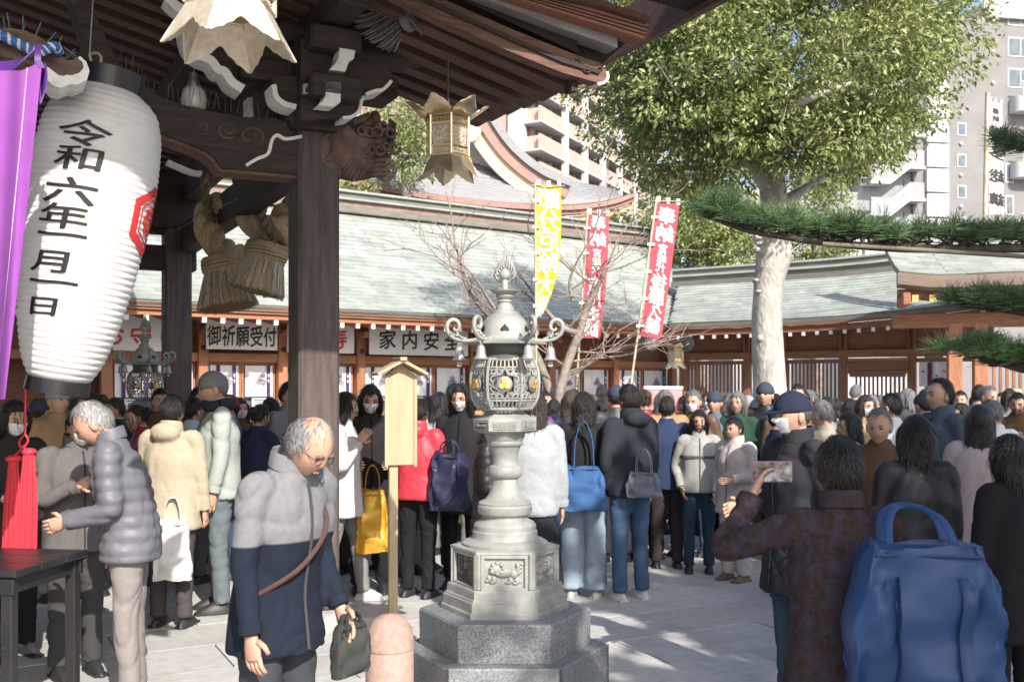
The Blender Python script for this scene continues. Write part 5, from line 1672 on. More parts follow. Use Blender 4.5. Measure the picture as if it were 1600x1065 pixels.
    for k in range(6):
        a = k * math.pi / 3
        C = lambda r, z, s=0.0: V((r * math.cos(a) - s * math.sin(a), r * math.sin(a) + s * math.cos(a), z))
        s = MB()
        s.tube(cr([C(.14, 1.950), C(.20, 1.943), C(.25, 1.950), C(.285, 1.972), C(.302, 2.005), C(.296, 2.038), C(.272, 2.053), C(.248, 2.044), C(.238, 2.020), C(.246, 2.000), C(.262, 1.999), C(.268, 2.012)], 5), [.011, .011, .012, .012, .011, .009, .006], 7)
        s.tube(cr([C(.20, 1.95), C(.235, 1.965), C(.25, 1.985), C(.243, 2.0)], 4), [.009, .008, .003], 6)
        for q in range(5): s.ball(C(.225 + .014 * q, 1.958 + .006 * q, .008 * (-1) ** q), .009, 7, 5)
        so = s.build('fern_scroll', M_BRONZE, o, smooth=60)
        bl = MB()
        bl.tube([C(.238 + .008 * math.cos(q), 1.922 + .010 * math.sin(q)) for q in np.linspace(0, 6.283, 11)], .0022, 5)
        c0 = C(.238, 0)
        bl.lathe([(.0, 1.915), (.008, 1.914), (.018, 1.905), (.022, 1.892), (.0245, 1.868), (.030, 1.852), (.037, 1.845), (.036, 1.842), (.026, 1.85), (0, 1.86)], 20, T(c0.x, c0.y, 0))
        bl.build('wind_bell', mat('bell_metal', (.42, .42, .41), (.32, .32, .31), scale=14, rough=.45, metal=.35), so, smooth=40)
        ct = MB().box((c0.x, c0.y, 1.822), (.024, .002, .026), None).tube([c0 + V((0, 0, 1.85)), c0 + V((0, 0, 1.832))], .0015, 4)
        ct.build('bell_clapper', M_BRONZE, so)
    # finial
    MB().lathe([(.034, 2.140), (.040, 2.146), (.040, 2.152), (.033, 2.157), (.045, 2.166), (.049, 2.174), (.044, 2.182), (.050, 2.188), (.074, 2.201), (.076, 2.206), (.06, 2.206), (.02, 2.204), (.019, 2.212), (.0185, 2.25), (.014, 2.262)], 40).build('finial_bowl', M_BRONZE, o, smooth=35)
    jw = MB().ball((0, 0, 2.288), (.030, .030, .031), 20, 14, fn=lambda d, p: V((p.x * (1 - .25 * max(0, d.z) ** 3), p.y * (1 - .25 * max(0, d.z) ** 3), p.z + .006 * max(0, d.z) ** 6))).build('jewel', M_BRONZE, o, smooth=60)
    fl = MB()
    def flame(x0, z0, x1, z1, x2, z2, r, yo=.012):
        fl.tube(cr([(x0, yo, z0), (x1, yo, z1), ((x1 + x2) / 2 + .004, yo, (z1 + z2) / 2), (x2, yo, z2)], 5), [r, r * 1.2, r * .8, .001], 6)
    for sx in (-1, 1):
        fl.tube(cr([(0, .012, 2.25), (sx * .025, .012, 2.255), (sx * .045, .012, 2.275), (sx * .05, .012, 2.30), (sx * .04, .012, 2.33)], 5), [.007, .009, .008, .004], 6)
        for i, (xa, za, zb) in enumerate(((.050, 2.285, 2.325), (.045, 2.305, 2.352), (.034, 2.322, 2.372), (.022, 2.335, 2.390), (.010, 2.345, 2.41))):
            flame(sx * xa * .8, za - .02, sx * xa * 1.1, za, sx * (xa * 1.0 - .004), zb, .006)
            flame(sx * xa * .8, za - .02, sx * xa * 1.0, za, sx * (xa * .8), zb - .012, .005, -.004)
    fl.tube(cr([(0, .012, 2.32), (.004, .012, 2.36), (0, .012, 2.40), (0, .012, 2.437)], 5), [.012, .013, .008, .001], 7)
    fl.build('flame_halo', M_BRONZE, jw, smooth=60)
    return o


bl1 = build_bronze_lantern((-.037, 5.2, 0), 'tall verdigris bronze lantern on hexagonal granite plinth, centre foreground', 'bronze lanterns')
bl2 = copy_tree(bl1)
bl2.location = (px(226, 605, 9.95).x, 9.95, 0)
bl2['label'] = 'second bronze lantern seen between the white paper lantern and the rear pillar'


# ------------------------------------------------------------------ banners on bamboo poles
def build_banner(label, Y, pole, corners, text, cloth_m, ink, wave, tabs_side=5, curl=0.0, polr=.016, sway=0.0, text_sx=1.0):
    """corners: top-left, top-right, bottom-right, bottom-left photo pixels"""
    base = px(pole[1][0], 605, Y); base.z = 0
    o = thing('banner', label, 'banner', base, group='prayer banners on poles')
    b = V(o.location)
    t, e = px(*pole[0], Y) - b, px(*pole[1], Y) - b
    foot = e + (e - t) * ((e.z) / (t.z - e.z))
    n = 14
    pm = MB(); P = [t.lerp(foot, i / n) for i in range(n + 1)]
    for i in range(n): pm.tube([P[i], P[i].lerp(P[i + 1], .04), P[i].lerp(P[i + 1], .96), P[i + 1]], [polr * 1.12, polr, polr, polr * 1.12], 8)
    pm.build('pole', M_BAMBOO, o, smooth=50)
    tl, tr, brr, bll = [px(*c, Y) - b for c in corners]
    def S(u, v, off=0.0):
        # u 0..1 left to right, v 0 top .. 1 bottom
        p = (tl.lerp(tr, u)).lerp(bll.lerp(brr, u), v)
        y = wave * math.sin(v * 7 + u * 2.0) * (.3 + u * .7) + wave * .5 * math.sin(u * 5 + v * 3)
        bow = sway * math.sin(math.pi * v) * u
        cx = curl * max(0, v - .6) ** 2
        return p + V((bow - cx * u, y - off + cx * .6 * u, cx * .1 * u))
    cl = MB().sheet(lambda u, v: S(u, v), 14, 44, .003).build('cloth', cloth_m, o, smooth=70)
    w = (tr - tl).length; h = (bll - tl).length
    tx = MB()
    for ch, vv, s in text:
        letter(tx, ch, lambda x, y: S(.5 + x * s / w * text_sx, vv - y * s / h, .006), bold=.03, slices=6, flip=True, brush=.06)
    tx.build('lettering', ink, cl)
    tb = MB()
    arm = MB().tube([t.lerp(foot, .012) + V((-.05, -.01, 0)), t.lerp(foot, .012) + V((w + .08, -.01, -.01))], .006, 6)
    arm.build('cross_rod', M_BAMBOO, o)
    for u in (.06, .5, .94):
        p = S(u, 0); MB().box(p + V((0, 0, .025)), (.045, .02, .08)).build('white_tab', M_WHITEINK, o)
    for i in range(tabs_side):
        v = (i + .6) / tabs_side
        p = S(0, v); q = t.lerp(foot, (t.z - p.z) / t.z)
        m = (p + q) / 2
        MB().box(m + V((0, -.004, 0)), (abs(p.x - q.x) + .07, .04, .035)).build('white_tab', M_WHITEINK, o)
    return o


Mred = mat('red_banner_cloth', (.70, .12, .165), (.63, .10, .14), scale=5, rough=.8, trans=.3)
Myel = mat('yellow_banner_cloth', (.82, .66, .04), (.74, .58, .03), scale=5, rough=.8, trans=.3)
Mwht = mat('white_banner_cloth', (.78, .78, .76), (.70, .70, .68), scale=5, rough=.8, trans=.3)
build_banner('yellow banner with large white characters, its lower end curling round the pole', 12.6, ((836, 283), (838, 600)), ((839, 289), (876, 291), (862, 486), (838, 494)),
             [(c, .105 + i * .168, .27) for i, c in enumerate('節分厄除大祭')], Myel, M_WHITEINK, .03, curl=.55, sway=.05)
red1 = [('奉', .07, .20), ('納', .20, .21), ('宮', .315, .11), ('総', .385, .11), ('代', .455, .11), ('吉', .57, .20), ('川', .69, .20), ('史', .81, .20), ('訓', .93, .20)]
build_banner('red banner with white characters directly beside the yellow banner', 13.6, ((918, 326), (901, 600)), ((920, 333), (952, 336), (938, 528), (908, 528)), red1, Mred, M_WHITEINK, .025, sway=.02)
red2 = [('奉', .10, .22), ('納', .23, .23), ('宮', .345, .12), ('総', .415, .12), ('代', .485, .12), ('後', .59, .21), ('藤', .70, .21), ('久', .81, .20), ('義', .915, .20)]
build_banner('red banner with white characters on a leaning bamboo pole, right of the other banners', 12.9, ((1026, 308), (985, 606)), ((1027, 314), (1062, 319), (1034, 528), (1001, 526)), red2, Mred, M_WHITEINK, .02)
build_banner('tall white banner with black characters high behind the pine at right', 19.0, ((1543, 145), (1539, 335)), ((1546, 158), (1566, 162), (1570, 335), (1546, 335)),
             [('奉', .08, .12), ('納', .145, .12), ('博', .28, .26), ('多', .46, .25), ('総', .66, .25), ('鎮', .87, .25)], Mwht, M_BLACK, .02, polr=.045)


# ------------------------------------------------------------------ wooden notice post, bollard, loudspeakers
def build_notice_post():
    Y = 7.1
    o = thing('notice_post', 'pale new wooden notice post with small gabled roof left of the bronze lantern', 'sign', (px(614, 605, Y).x, Y, 0), R(18))
    wd = mat('new_pale_wood', (.50, .39, .25), (.40, .30, .185), scale=5, stretch=(6, 6, .5), rough=.6, bump=.15)
    z0, z1 = CAM_H + (HOR - 728) / FPX * Y, CAM_H + (HOR - 586) / FPX * Y
    MB().box((0, 0, z1 / 2 - .01), (.062, .062, z1 - .02), b=.006).build('post', wd, o)
    MB().box((.045, -.045, (z0 + z1) / 2 + .01), (.205, .024, z1 - z0), b=.004).build('board', wd, o)
    for x in (-.06, .15): MB().box((x, -.062, (z0 + z1) / 2), (.022, .014, z1 - z0 + .004), b=.002).build('board_batten', wd, o)
    for sx in (-1, 1):
        MB().box((0, 0, 0), (.215, .26, .022), T(.045 + sx * .085, -.02, z1 + .055, ry=sx * R(28)), b=.003).build('roof_slope', wd, o)
    MB().box((.045, -.02, z1 + .112), (.05, .29, .028), b=.004).build('roof_ridge', wd, o)
    MB().prism([(-.06, z1), (.15, z1), (.045, z1 + .085)], -.05, .03).build('gable', wd, o, fix=True)
    Y = 4.75
    o = thing('bollard', 'pinkish round-topped post low in front of the wooden notice post', 'bollard', (px(609, 605, Y).x, Y, 0))
    zt = CAM_H + (HOR - 958) / FPX * Y
    st = mat('pinkish_terracotta', (.44, .29, .245), (.33, .215, .18), scale=30, rough=.8, bump=.4, bscale=120, bdist=.004, c3=(.30, .22, .19), s3=3, k3=(.5, .75))
    MB().lathe([(0, 0), (.115, 0), (.115, zt - .17), (.111, zt - .165)], 32).build('shaft', st, o, smooth=40)
    MB().lathe([(.117, zt - .163), (.117, zt - .13), (.107, zt - .075), (.078, zt - .028), (.04, zt - .006), (.0, zt)], 32, cap=False).build('dome', st, o, smooth=50)
    # loudspeaker horn and round lamp under the corridor corner
    h = thing('horn_speaker', 'dark horn loudspeaker under the corridor eave beside the small gilt lantern', 'loudspeaker', px(1072, 536, 19.5), R(-20))
    dk = mat('dark_grey_horn', (.09, .09, .10), (.06, .06, .07))
    MB().lathe([(.03, .16), (.05, .10), (.09, .04), (.16, 0), (.165, .012), (.1, .05)], 24, T(rx=R(90))).build('horn', dk, h, smooth=50)
    MB().tube([(0, .1, 0), (0, .12, .35)], .015, 6).build('bracket', dk, h)
    l = thing('floodlight', 'round silver lamp under the eave below the right red banner', 'lamp', px(1018, 535, 20.5), R(10))
    MB().lathe([(.0, .10), (.07, .10), (.15, .02), (.165, 0), (.15, -.01), (.12, 0), (.05, .03), (0, .03)], 24, T(rx=R(90))).build('reflector', M_STEEL, l, smooth=50)
    MB().tube([(0, .08, 0), (0, .10, .35)], .015, 6).build('bracket', dk, l)
    # placard above the crowd
    p0 = px(1036, 622, 12.4)
    pl = thing('placard', 'pink placard with white top edge held above the heads, right of the banners', 'placard', (p0.x, p0.y, 0), R(5))
    MB().box((0, 0, p0.z - .02), (.48, .03, .26), b=.004).build('panel', mat('pink_board', (.62, .32, .32), (.55, .27, .27), scale=6), pl)
    MB().box((0, -.002, p0.z + .13), (.50, .05, .04), b=.006).build('white_edge', M_WHITEINK, pl)
    MB().tube([(0, .03, 0), (0, .03, p0.z)], .018, 8).build('stick', M_BAMBOO, pl)


build_notice_post()


# ------------------------------------------------------------------ trees
def leaf_mesh(name, C, N, size, m, droop=.5, seed=1, elong=.42, fold=.25):
    """C: leaf positions, N: outward directions; diamond-shaped folded leaves"""
    rg = np.random.RandomState(seed)
    n = len(C)
    d = N + rg.normal(0, .75, (n, 3)); d[:, 2] -= droop
    d /= np.linalg.norm(d, axis=1)[:, None]
    r = rg.normal(0, 1, (n, 3)); s = np.cross(d, r); s /= np.linalg.norm(s, axis=1)[:, None] + 1e-9
    up = np.cross(s, d)
    L = size * rg.uniform(.5, 1.4, n)[:, None]
    W = L * elong * .5
    base = C; tip = C + d * L
    mid = C + d * L * .5
    a = mid + s * W + up * L * fold * .3; b = mid - s * W + up * L * fold * .3
    Vv = np.stack([base, a, tip, b], 1).reshape(-1, 3)
    me = bpy.data.meshes.new(name)
    me.vertices.add(4 * n); me.vertices.foreach_set('co', Vv.ravel())
    idx = np.arange(n)[:, None] * 4
    tri = np.concatenate([idx + np.array([[0, 1, 2]]), idx + np.array([[0, 2, 3]])], 1).reshape(-1)
    me.loops.add(len(tri)); me.loops.foreach_set('vertex_index', tri)
    me.polygons.add(2 * n); me.polygons.foreach_set('loop_start', np.arange(2 * n) * 3)
    me.materials.append(m); me.update(calc_edges=True); me.validate()
    return me


def crown_points(lumps, per, rg, shell=.55, clus=14, cs=.22):
    C = []; N = []
    for (c, r) in lumps:
        c = np.array(c); r = np.array(r)
        k = max(3, int(per * (r[0] * r[1] + r[0] * r[2] + r[1] * r[2]) / 3))
        d = rg.normal(0, 1, (k, 3)); d /= np.linalg.norm(d, axis=1)[:, None]
        q = rg.uniform(shell, 1.0, k)[:, None] ** .6
        p = c + d * r * q
        p = np.repeat(p, clus, 0) + rg.normal(0, cs, (k * clus, 3)) * np.array([1, 1, .6])
        C.append(p); N.append(np.repeat(d, clus, 0))
    return np.concatenate(C), np.concatenate(N)


def build_big_tree():
    Y = 15.0
    b = px(1204, 605, Y); b.z = 0
    o = thing('evergreen_tree', 'big rounded evergreen tree with thick pale trunk rising before the corridor', 'tree', b)
    W = lambda u, v, d=0.0: px(u, v, Y + d) - V((b.x, Y, 0))
    t = MB()
    P = cr([W(1204, 781), W(1203, 660), W(1203, 600), W(1199, 520), W(1200, 450), W(1208, 400), W(1210, 340), W(1206, 280), W(1203, 220), W(1195, 150), W(1200, 60)], 6)
    rr = lerp_list([.34, .29, .25, .225, .22, .26, .21, .20, .18, .15, .09], len(P))
    rg = []
    for i, p in enumerate(P):
        rg.append([p + V((math.cos(a), math.sin(a), 0)) * rr[i] * (1 + .10 * noise.noise(V((math.cos(a) * 1.6, math.sin(a) * 1.6, p.z * 1.1))) + .05 * noise.noise(V((math.cos(a) * 5, math.sin(a) * 5, p.z * 3)))) for a in np.linspace(0, 2 * math.pi, 28, endpoint=False)])
    t.rings(rg)
    rnd = random.Random(8)
    for u, v, s in ((1178, 380, .13), (1236, 392, .17), (1222, 388, .15), (1180, 446, .10), (1190, 530, .16), (1196, 552, .15), (1192, 572, .14), (1200, 392, .13)):
        for k in range(6):
            t.ball(W(1204 + (u - 1204) * .72 + rnd.uniform(-7, 7), v + rnd.uniform(-10, 10), -.12 + rnd.uniform(-.05, .05)), (s * rnd.uniform(.25, .6), s * .45, s * rnd.uniform(.2, .5)), 8, 6)
    t.build('trunk', M_BARK, o, smooth=70)
    lb = MB()
    for path in (([(1206, 300, 0), (1160, 250, -.3), (1080, 215, -.5), (990, 180, -.4)]), ([(1204, 250, 0), (1260, 200, -.6), (1340, 160, -.9), (1430, 120, -.8)]), ([(1198, 200, 0), (1150, 120, -.5), (1080, 60, -.7)]),
                 ([(1198, 170, 0), (1240, 90, -.8), (1300, 20, -.9)]), ([(1205, 330, 0), (1250, 300, .4), (1300, 270, .8)]), ([(1200, 220, 0), (1210, 180, -1.2), (1250, 160, -1.8), (1330, 130, -2.0)])):
        lb.tube(cr([W(*p) for p in path], 6), [.13, .09, .06, .025], 7)
    lb.build('limbs', M_BARK, o, smooth=70)
    rg_ = np.random.RandomState(4)
    lumps = []
    rn = random.Random(12)
    s = Y / FPX
    for i in range(125):
        while True:
            x, y, z = rn.uniform(-1, 1), rn.uniform(-1, 1), rn.uniform(-1, 1)
            q = x * x + y * y + z * z
            if .35 < q < 1: break
        u = 1212 + x * 268; v = 70 - z * 205
        if v > 215 and 1170 < u < 1240: continue
        if v > 190 and u < 985: continue
        if u > 1400 and v > 165: continue
        r = rn.uniform(.42, .72)
        lumps.append((tuple(W(u, v, y * 2.3)), (r * 1.15, r * 1.1, r * .8)))
    for u, v, d, r in ((935, 150, -.3, .5), (925, 100, -.2, .55), (980, 205, -.5, .55), (1030, 235, -.6, .5), (1080, 262, -.6, .45), (1130, 250, -.9, .5), (1330, 240, -.7, .5), (1390, 200, -.6, .55), (1440, 160, -.4, .5), (1480, 100, 0, .5), (1490, 50, 0, .55), (1290, 265, -.5, .45), (1250, 240, -1.2, .5), (1370, 240, .2, .4), (960, 40, .2, .6), (1010, 10, 0, .6), (1180, 190, -2.0, .5), (1060, 150, -2.0, .6), (1010, 262, -.4, .42), (1055, 285, -.4, .45), (1100, 296, -.4, .42), (1140, 285, -.6, .4)):
        lumps.append((tuple(W(u, v, d)), (r * 1.1, r, r * .72)))
    for i in range(70):
        x, y, z = rn.uniform(-1, 1), rn.uniform(-1, 1), rn.uniform(0, 1)
        if x * x + y * y + z * z > 1: continue
        r = rn.uniform(.55, .8); lumps.append((tuple(W(1205 + x * 270, -60 - z * 260, y * 2.6)), (r * 1.2, r * 1.1, r * .85)))
    C, N = crown_points(lumps, 165, rg_, .5, 16, .10)
    link('crown', leaf_mesh('crown', C, N, .088, M_LEAF, droop=.55, seed=5), o, kind='stuff')
    tw = MB()
    for i in range(160):
        c, r = rn.choice(lumps); c = V(c)
        d = V((rn.gauss(0, 1), -abs(rn.gauss(0, 1)), rn.gauss(0, .7))).normalized()
        tw.tube([c, c + d * r[0] * .6, c + d * r[0] * 1.0 + V((0, 0, -.05))], [.016, .010, .003], 4)
    tw.build('twigs', M_TWIG, o, kind='stuff')


build_big_tree()


def build_far_tree(label, u0, v0, Y, lum, seed, m, size=.16, per=34, tr=.18):
    b = px(u0, 605, Y); b.z = 0
    o = thing('background_tree', label, 'tree', b, group='trees behind the shrine roofs')
    W = lambda u, v, d=0.0: px(u, v, Y + d) - V((b.x, Y, 0))
    MB().tube(cr([V((0, 0, 0)), W(u0 + 3, 560), W(u0, v0 + 40), W(u0, v0)], 5), [tr * 1.3, tr, tr * .8, tr * .3], 9).build('trunk', M_BARK2, o, smooth=60)
    L = [(tuple(W(u, v, d)), (r, r, r * .8)) for u, v, d, r in lum]
    C, N = crown_points(L, per, np.random.RandomState(seed), .45, 13, .14)
    link('crown', leaf_mesh('crown', C, N, size, m, seed=seed), o, kind='stuff')


def lumps_box(u0, u1, v0, v1, n, d, r, seed):
    q = random.Random(seed)
    return [(q.uniform(u0, u1), q.uniform(v0, v1), q.uniform(-d, d), q.uniform(r * .7, r * 1.2)) for _ in range(n)]


build_far_tree('dense evergreen tree left of the big trunk, behind the right red banner', 1095, 340, 29, lumps_box(1050, 1165, 285, 425, 34, 1.2, 1.0, 1) + lumps_box(1008, 1090, 250, 350, 12, 1, .65, 2), 11, M_LEAF, size=.13, per=60)
build_far_tree('evergreen tree right of the big trunk in front of the grey tower', 1275, 330, 30, lumps_box(1240, 1305, 265, 400, 16, 1.2, .85, 3), 12, M_LEAF, size=.13, per=60)
build_far_tree('tree glimpsed between the lion carving and the hanging gilt lantern', 634, 230, 31, lumps_box(608, 668, 165, 262, 16, 1.2, .75, 5), 13, M_LEAF, size=.16, per=42)
build_far_tree('low rounded tree top showing over the office roof ridge', 965, 362, 31, lumps_box(925, 1010, 352, 385, 9, 1.0, .7, 7), 14, M_LEAF, size=.17)
build_far_tree('small bush showing beside the near dark pillar above the office ridge', 560, 310, 30, lumps_box(530, 590, 300, 322, 6, 1.0, .6, 8), 15, M_LEAF, size=.16)


def build_shade_tree():
    # stands outside the picture behind the photographer; its crown shades the right-hand court
    o = thing('shade_tree', 'broad evergreen tree shading the right side of the court', 'tree', (8.5, -3.6, 0))
    MB().tube(cr([(0, 0, 0), (.1, .1, 2.5), (0, 0, 5.5), (-.3, .3, 8)], 5), [.45, .36, .3, .1], 12).build('trunk', M_BARK, o, smooth=60)
    L = []
    q = random.Random(21)
    for i in range(60):
        a, r = q.uniform(0, 6.283), 3.7 * math.sqrt(q.uniform(0, 1))
        L.append(((math.cos(a) * r - .6, math.sin(a) * r * 1.3 + .6, 7.0 + q.uniform(-1.4, 1.6)), (1.0, 1.0, .7)))
    for dx, dy, dz in ((3.62, -2.45, 6.0), (3.95, -2.65, 6.1), (4.3, -2.9, 6.2), (4.2, -3.5, 6.3), (4.6, -2.3, 6.1), (4.7, -4.0, 6.4)): L.append(((dx - 8.5, dy + 3.6, dz), (.45, .45, .34)))
    C, N = crown_points(L, 26, np.random.RandomState(6), .3, 13, .22)
    link('crown', leaf_mesh('crown', C, N, .34, M_LEAF2, seed=6, elong=.6), o, kind='stuff')


build_shade_tree()


def build_cherry():
    Y = 13.1
    b = px(872, 605, Y); b.z = 0
    o = thing('bare_cherry_tree', 'leafless cherry tree with thin pinkish twigs spreading behind the bronze lantern', 'tree', b)
    W = lambda u, v, d=0.0: px(u, v, Y + d) - V((b.x, Y, 0))
    t = MB(); tw = MB(); rn = random.Random(31)
    def br(path, r0, r1, mb=t, n=7):
        P = cr(path, 5); mb.tube(P, [r0, (r0 + r1) / 2, r1], n); return P
    main = br([W(866, 840), W(872, 640), W(880, 590), W(893, 550), W(905, 520), W(912, 495)], .075, .05)
    a1 = br([W(910, 500), W(922, 470), W(935, 445), W(948, 415)], .06, .02)
    a2 = br([W(905, 520), W(885, 515), W(862, 495), W(850, 480)], .05, .025)
    a3 = br([W(895, 470), W(890, 440), W(903, 405)], .028, .012)
    left = br([W(868, 640, .2), W(840, 560, .4), W(800, 510, .5), W(768, 495, .5), W(742, 468, .5), W(727, 440, .5)], .065, .028)
    b1 = br([W(727, 440, .5), W(722, 415, .5), W(712, 385, .5)], .03, .01)
    b2 = br([W(790, 505, .5), W(765, 470, .4), W(750, 445, .3)], .035, .015)
    stubs = [a1, a2, a3, left, b1, b2, main]
    def grow(p, d, L, r, dep):
        pts = [p]; q = p
        for k in range(4):
            d = (d + V((rn.gauss(0, .16), rn.gauss(0, .14), rn.gauss(.03, .14)))).normalized()
            q = q + d * L / 4; pts.append(q)
            if dep > 0 and k >= 0:
                for _ in range(1):
                    if rn.random() < .8:
                        nd = (d + V((rn.choice((-1, 1)) * rn.uniform(.35, .9), rn.gauss(0, .5), rn.uniform(-.35, .6)))).normalized()
                        grow(q, nd, L * rn.uniform(.5, .75), r * .55, dep - 1)
        (t if r > .010 else tw).tube(pts, [r, r * .75, r * .4], 5 if r > .008 else 4, cap=False)
    for P in stubs:
        n = len(P)
        for i in range(max(2, n // 3), n, 4):
            for s in (rn.choice((-1, 1)),):
                d = V((s * rn.uniform(.4, 1), rn.gauss(0, .4), rn.uniform(.2, 1.0))).normalized()
                grow(P[i], d, rn.uniform(.5, .9), .012, 2)
        grow(P[-1], (P[-1] - P[-3]).normalized(), .8, .016, 2)
    for u, v, s in ((905, 560, 1), (900, 575, 1), (895, 590, 1), (910, 545, 1)):
        p = W(u - 8, v + 4)
        grow(p, V((s, rn.gauss(0, .2), rn.uniform(.1, .5))), 1.0, .015, 2)
    t.build('trunk', M_BARK2, o, smooth=60)
    tw.build('twigs', M_TWIG, o, kind='stuff')


build_cherry()


def build_pine():
    Y = 4.7
    b = V((3.45, 4.95, 0))
    o = thing('garden_pine', 'trained garden pine reaching in from the right with flat needle-covered boughs', 'tree', b)
    W = lambda u, v, d=0.0: px(u, v, Y + d) - b
    t = MB()
    t.tube(cr([(0, 0, 0), (-.12, .05, .9), (.08, 0, 1.8), (-.05, .05, 2.7), (.05, 0, 3.6)], 6), [.17, .14, .12, .09, .05], 12)
    t.build('trunk', M_PINEBARK, o, smooth=70)
    rn = random.Random(17)
    def bough(path, pads, r0, dv_lo, dv_hi, dep, nt, twigs=True):
        P = cr([W(*p) for p in path], 8)
        br = MB(); br.tube(P, [r0, r0 * .8, r0 * .35], 8)
        nd = []
        for k in range(nt):
            i = rn.randrange(len(P)); p = P[i]
            t_ = i / (len(P) - 1)
            h = dv_lo + (dv_hi - dv_lo) * rn.random()
            q = p + V((rn.gauss(0, .05), rn.uniform(-dep, dep) * (1 - .5 * t_), h * (1 - .25 * t_)))
            if twigs and rn.random() < .55:
                m1 = p.lerp(q, .4) + V((rn.gauss(0, .035), rn.gauss(0, .03), rn.uniform(-.02, .02)))
                m2 = p.lerp(q, .75) + V((rn.gauss(0, .035), rn.gauss(0, .03), rn.uniform(-.02, .01)))
                br.tube([p, m1, m2, q], [.007, .006, .005, .003], 5)
            nd.append(q)
        bo = br.build('bough', M_PINEBARK, o, smooth=70)
        # needles
        vs = []; fs = []
        for c in nd:
            for j in range(68):
                a = rn.uniform(0, 6.283); el = math.asin(rn.uniform(-.1, 1.0))
                d = V((math.cos(a) * math.cos(el), math.sin(a) * math.cos(el), math.sin(el)))
                L = rn.uniform(.055, .095)
                st = c + d * .006 + V((0, 0, rn.uniform(-.03, .012)))
                s = d.orthogonal().normalized() if rn.random() < .5 else d.cross(V((.3, .5, .1))).normalized()
                s = s * .0017
                e = st + d * L + V((0, 0, -.006))
                k = len(vs); vs += [st - s, st + s, e + s * .4, e - s * .4]; fs.append((k, k + 1, k + 2, k + 3))
        MB().add(vs, fs).build('needles', M_NEEDLE, bo, kind='stuff')
    bough([(1830, 372, .3), (1680, 386, .1), (1560, 388, 0), (1420, 388, -.05), (1310, 381, -.05), (1230, 371, -.05), (1160, 358, -.05), (1112, 340, -.05)], None, .024, .06, .115, .16, 240)
    bough([(1800, 500, .2), (1680, 497, .1), (1605, 488, 0), (1555, 482, 0), (1512, 478, 0)], None, .025, .03, .085, .2, 110)
    bough([(1800, 585, .2), (1680, 586, .1), (1610, 578, 0), (1568, 568, 0), (1535, 558, 0), (1520, 550, 0)], None, .025, .03, .085, .2, 110)
    bough([(1780, 250, .1), (1660, 240, 0), (1600, 232, 0), (1580, 226, 0)], None, .02, .0, .06, .12, 40)
    MB().tube([W(1285, 381, -.1), W(1640, 403, -.1), W(1840, 410, 0)], .011, 8).build('support_pole', mat('old_bamboo', (.20, .17, .12), (.14, .12, .085), scale=8), o, smooth=50)


build_pine()
# ------------------------------------------------------------------ people
def remesh(mb, voxel, iters=2):
    me = mb.mesh('tmp')
    o = bpy.data.objects.new('tmp', me); TMP.collection.objects.link(o)
    m = o.modifiers.new('r', 'REMESH'); m.mode = 'VOXEL'; m.voxel_size = voxel
    s = o.modifiers.new('s', 'SMOOTH'); s.factor = .5; s.iterations = iters
    TMP.view_layers[0].update(); dg = TMP.view_layers[0].depsgraph
    r = bpy.data.meshes.new_from_object(o.evaluated_get(dg))
    bpy.data.objects.remove(o); bpy.data.meshes.remove(me)
    return r


def cloth_folds(me, amp, quilt=0.0, pitch=.07, seed=0):
    n = len(me.vertices)
    co = np.empty(n * 3); me.vertices.foreach_get('co', co); co = co.reshape(-1, 3)
    no = np.array([v.normal[:] for v in me.vertices])
    off = np.empty(n)
    for i in range(n):
        x, y, z = co[i]
        wv = noise.noise(V((x * 3, y * 3 + seed, z * 3)))
        a = noise.noise(V((x * 3.2 + seed + wv, y * 3.2 + z * 2.5, z * 6.5 + 6 * abs(x) + 1.5 * wv))); b = noise.noise(V((x * 13, y * 13 + seed, z * 20)))
        q = -amp * 1.5 * max(0, 1 - 3.2 * abs(a)) ** 2 + amp * .35 * b + amp * .3 * a
        if quilt: q = quilt * (abs(math.sin(math.pi * z / pitch)) ** .5 - .5) + q * .5
        off[i] = q
    co += no * off[:, None]
    me.vertices.foreach_set('co', co.ravel()); me.update()
    me.polygons.foreach_set('use_smooth', [True] * len(me.polygons))


def head_fn(d, p):
    x, y, z = d
    q = V(p)
    if z < -.1:
        k = (-z - .1) / .9
        q.x *= 1 - .30 * k; q.y *= 1 - .10 * k if y < 0 else 1 - .38 * k
    g = lambda cx, cz, sx, sz: math.exp(-((x - cx) / sx) ** 2 - ((z - cz) / sz) ** 2) if y < 0 else 0
    q.y -= .024 * g(0, -.16, .13, .11) + .013 * g(0, .05, .10, .16)
    q.y += .010 * (g(.36, .06, .16, .10) + g(-.36, .06, .16, .10))
    q.y -= .004 * g(0, .22, .5, .08)
    q.y -= .007 * g(0, -.46, .22, .07)
    q.y += .004 * g(0, -.58, .25, .05)
    q.y -= .009 * g(0, -.78, .25, .14)
    return q


HR = V((.075, .096, .118))
HC = V((0, -.022, 1.582))


def smooth01(a, b, x):
    t = min(1, max(0, (x - a) / (b - a))); return t * t * (3 - 2 * t)


POSES = {   # upper-arm and forearm directions for left (+x) and right (-x) sides, x given outward
    'hang': ((.14, -.04, -1), (.02, -.22, -1)),
    'pocket': ((.28, .14, -1), (-.22, -.42, -.85)),
    'pray': ((.22, -.40, -.9), (-.72, -.62, .42)),
    'phone': ((.60, -.62, -.55), (-.42, -.62, .80)),
    'low': ((.10, .02, -1), (-.05, -.62, -.85)),
    'hold': ((.16, -.10, -1), (-.30, -1, -.12)),
    'strap': ((.30, -.18, -1), (-.38, -.55, .85)),
    'photo': ((.95, -.42, -.42), (-.55, -.45, .88)),
}


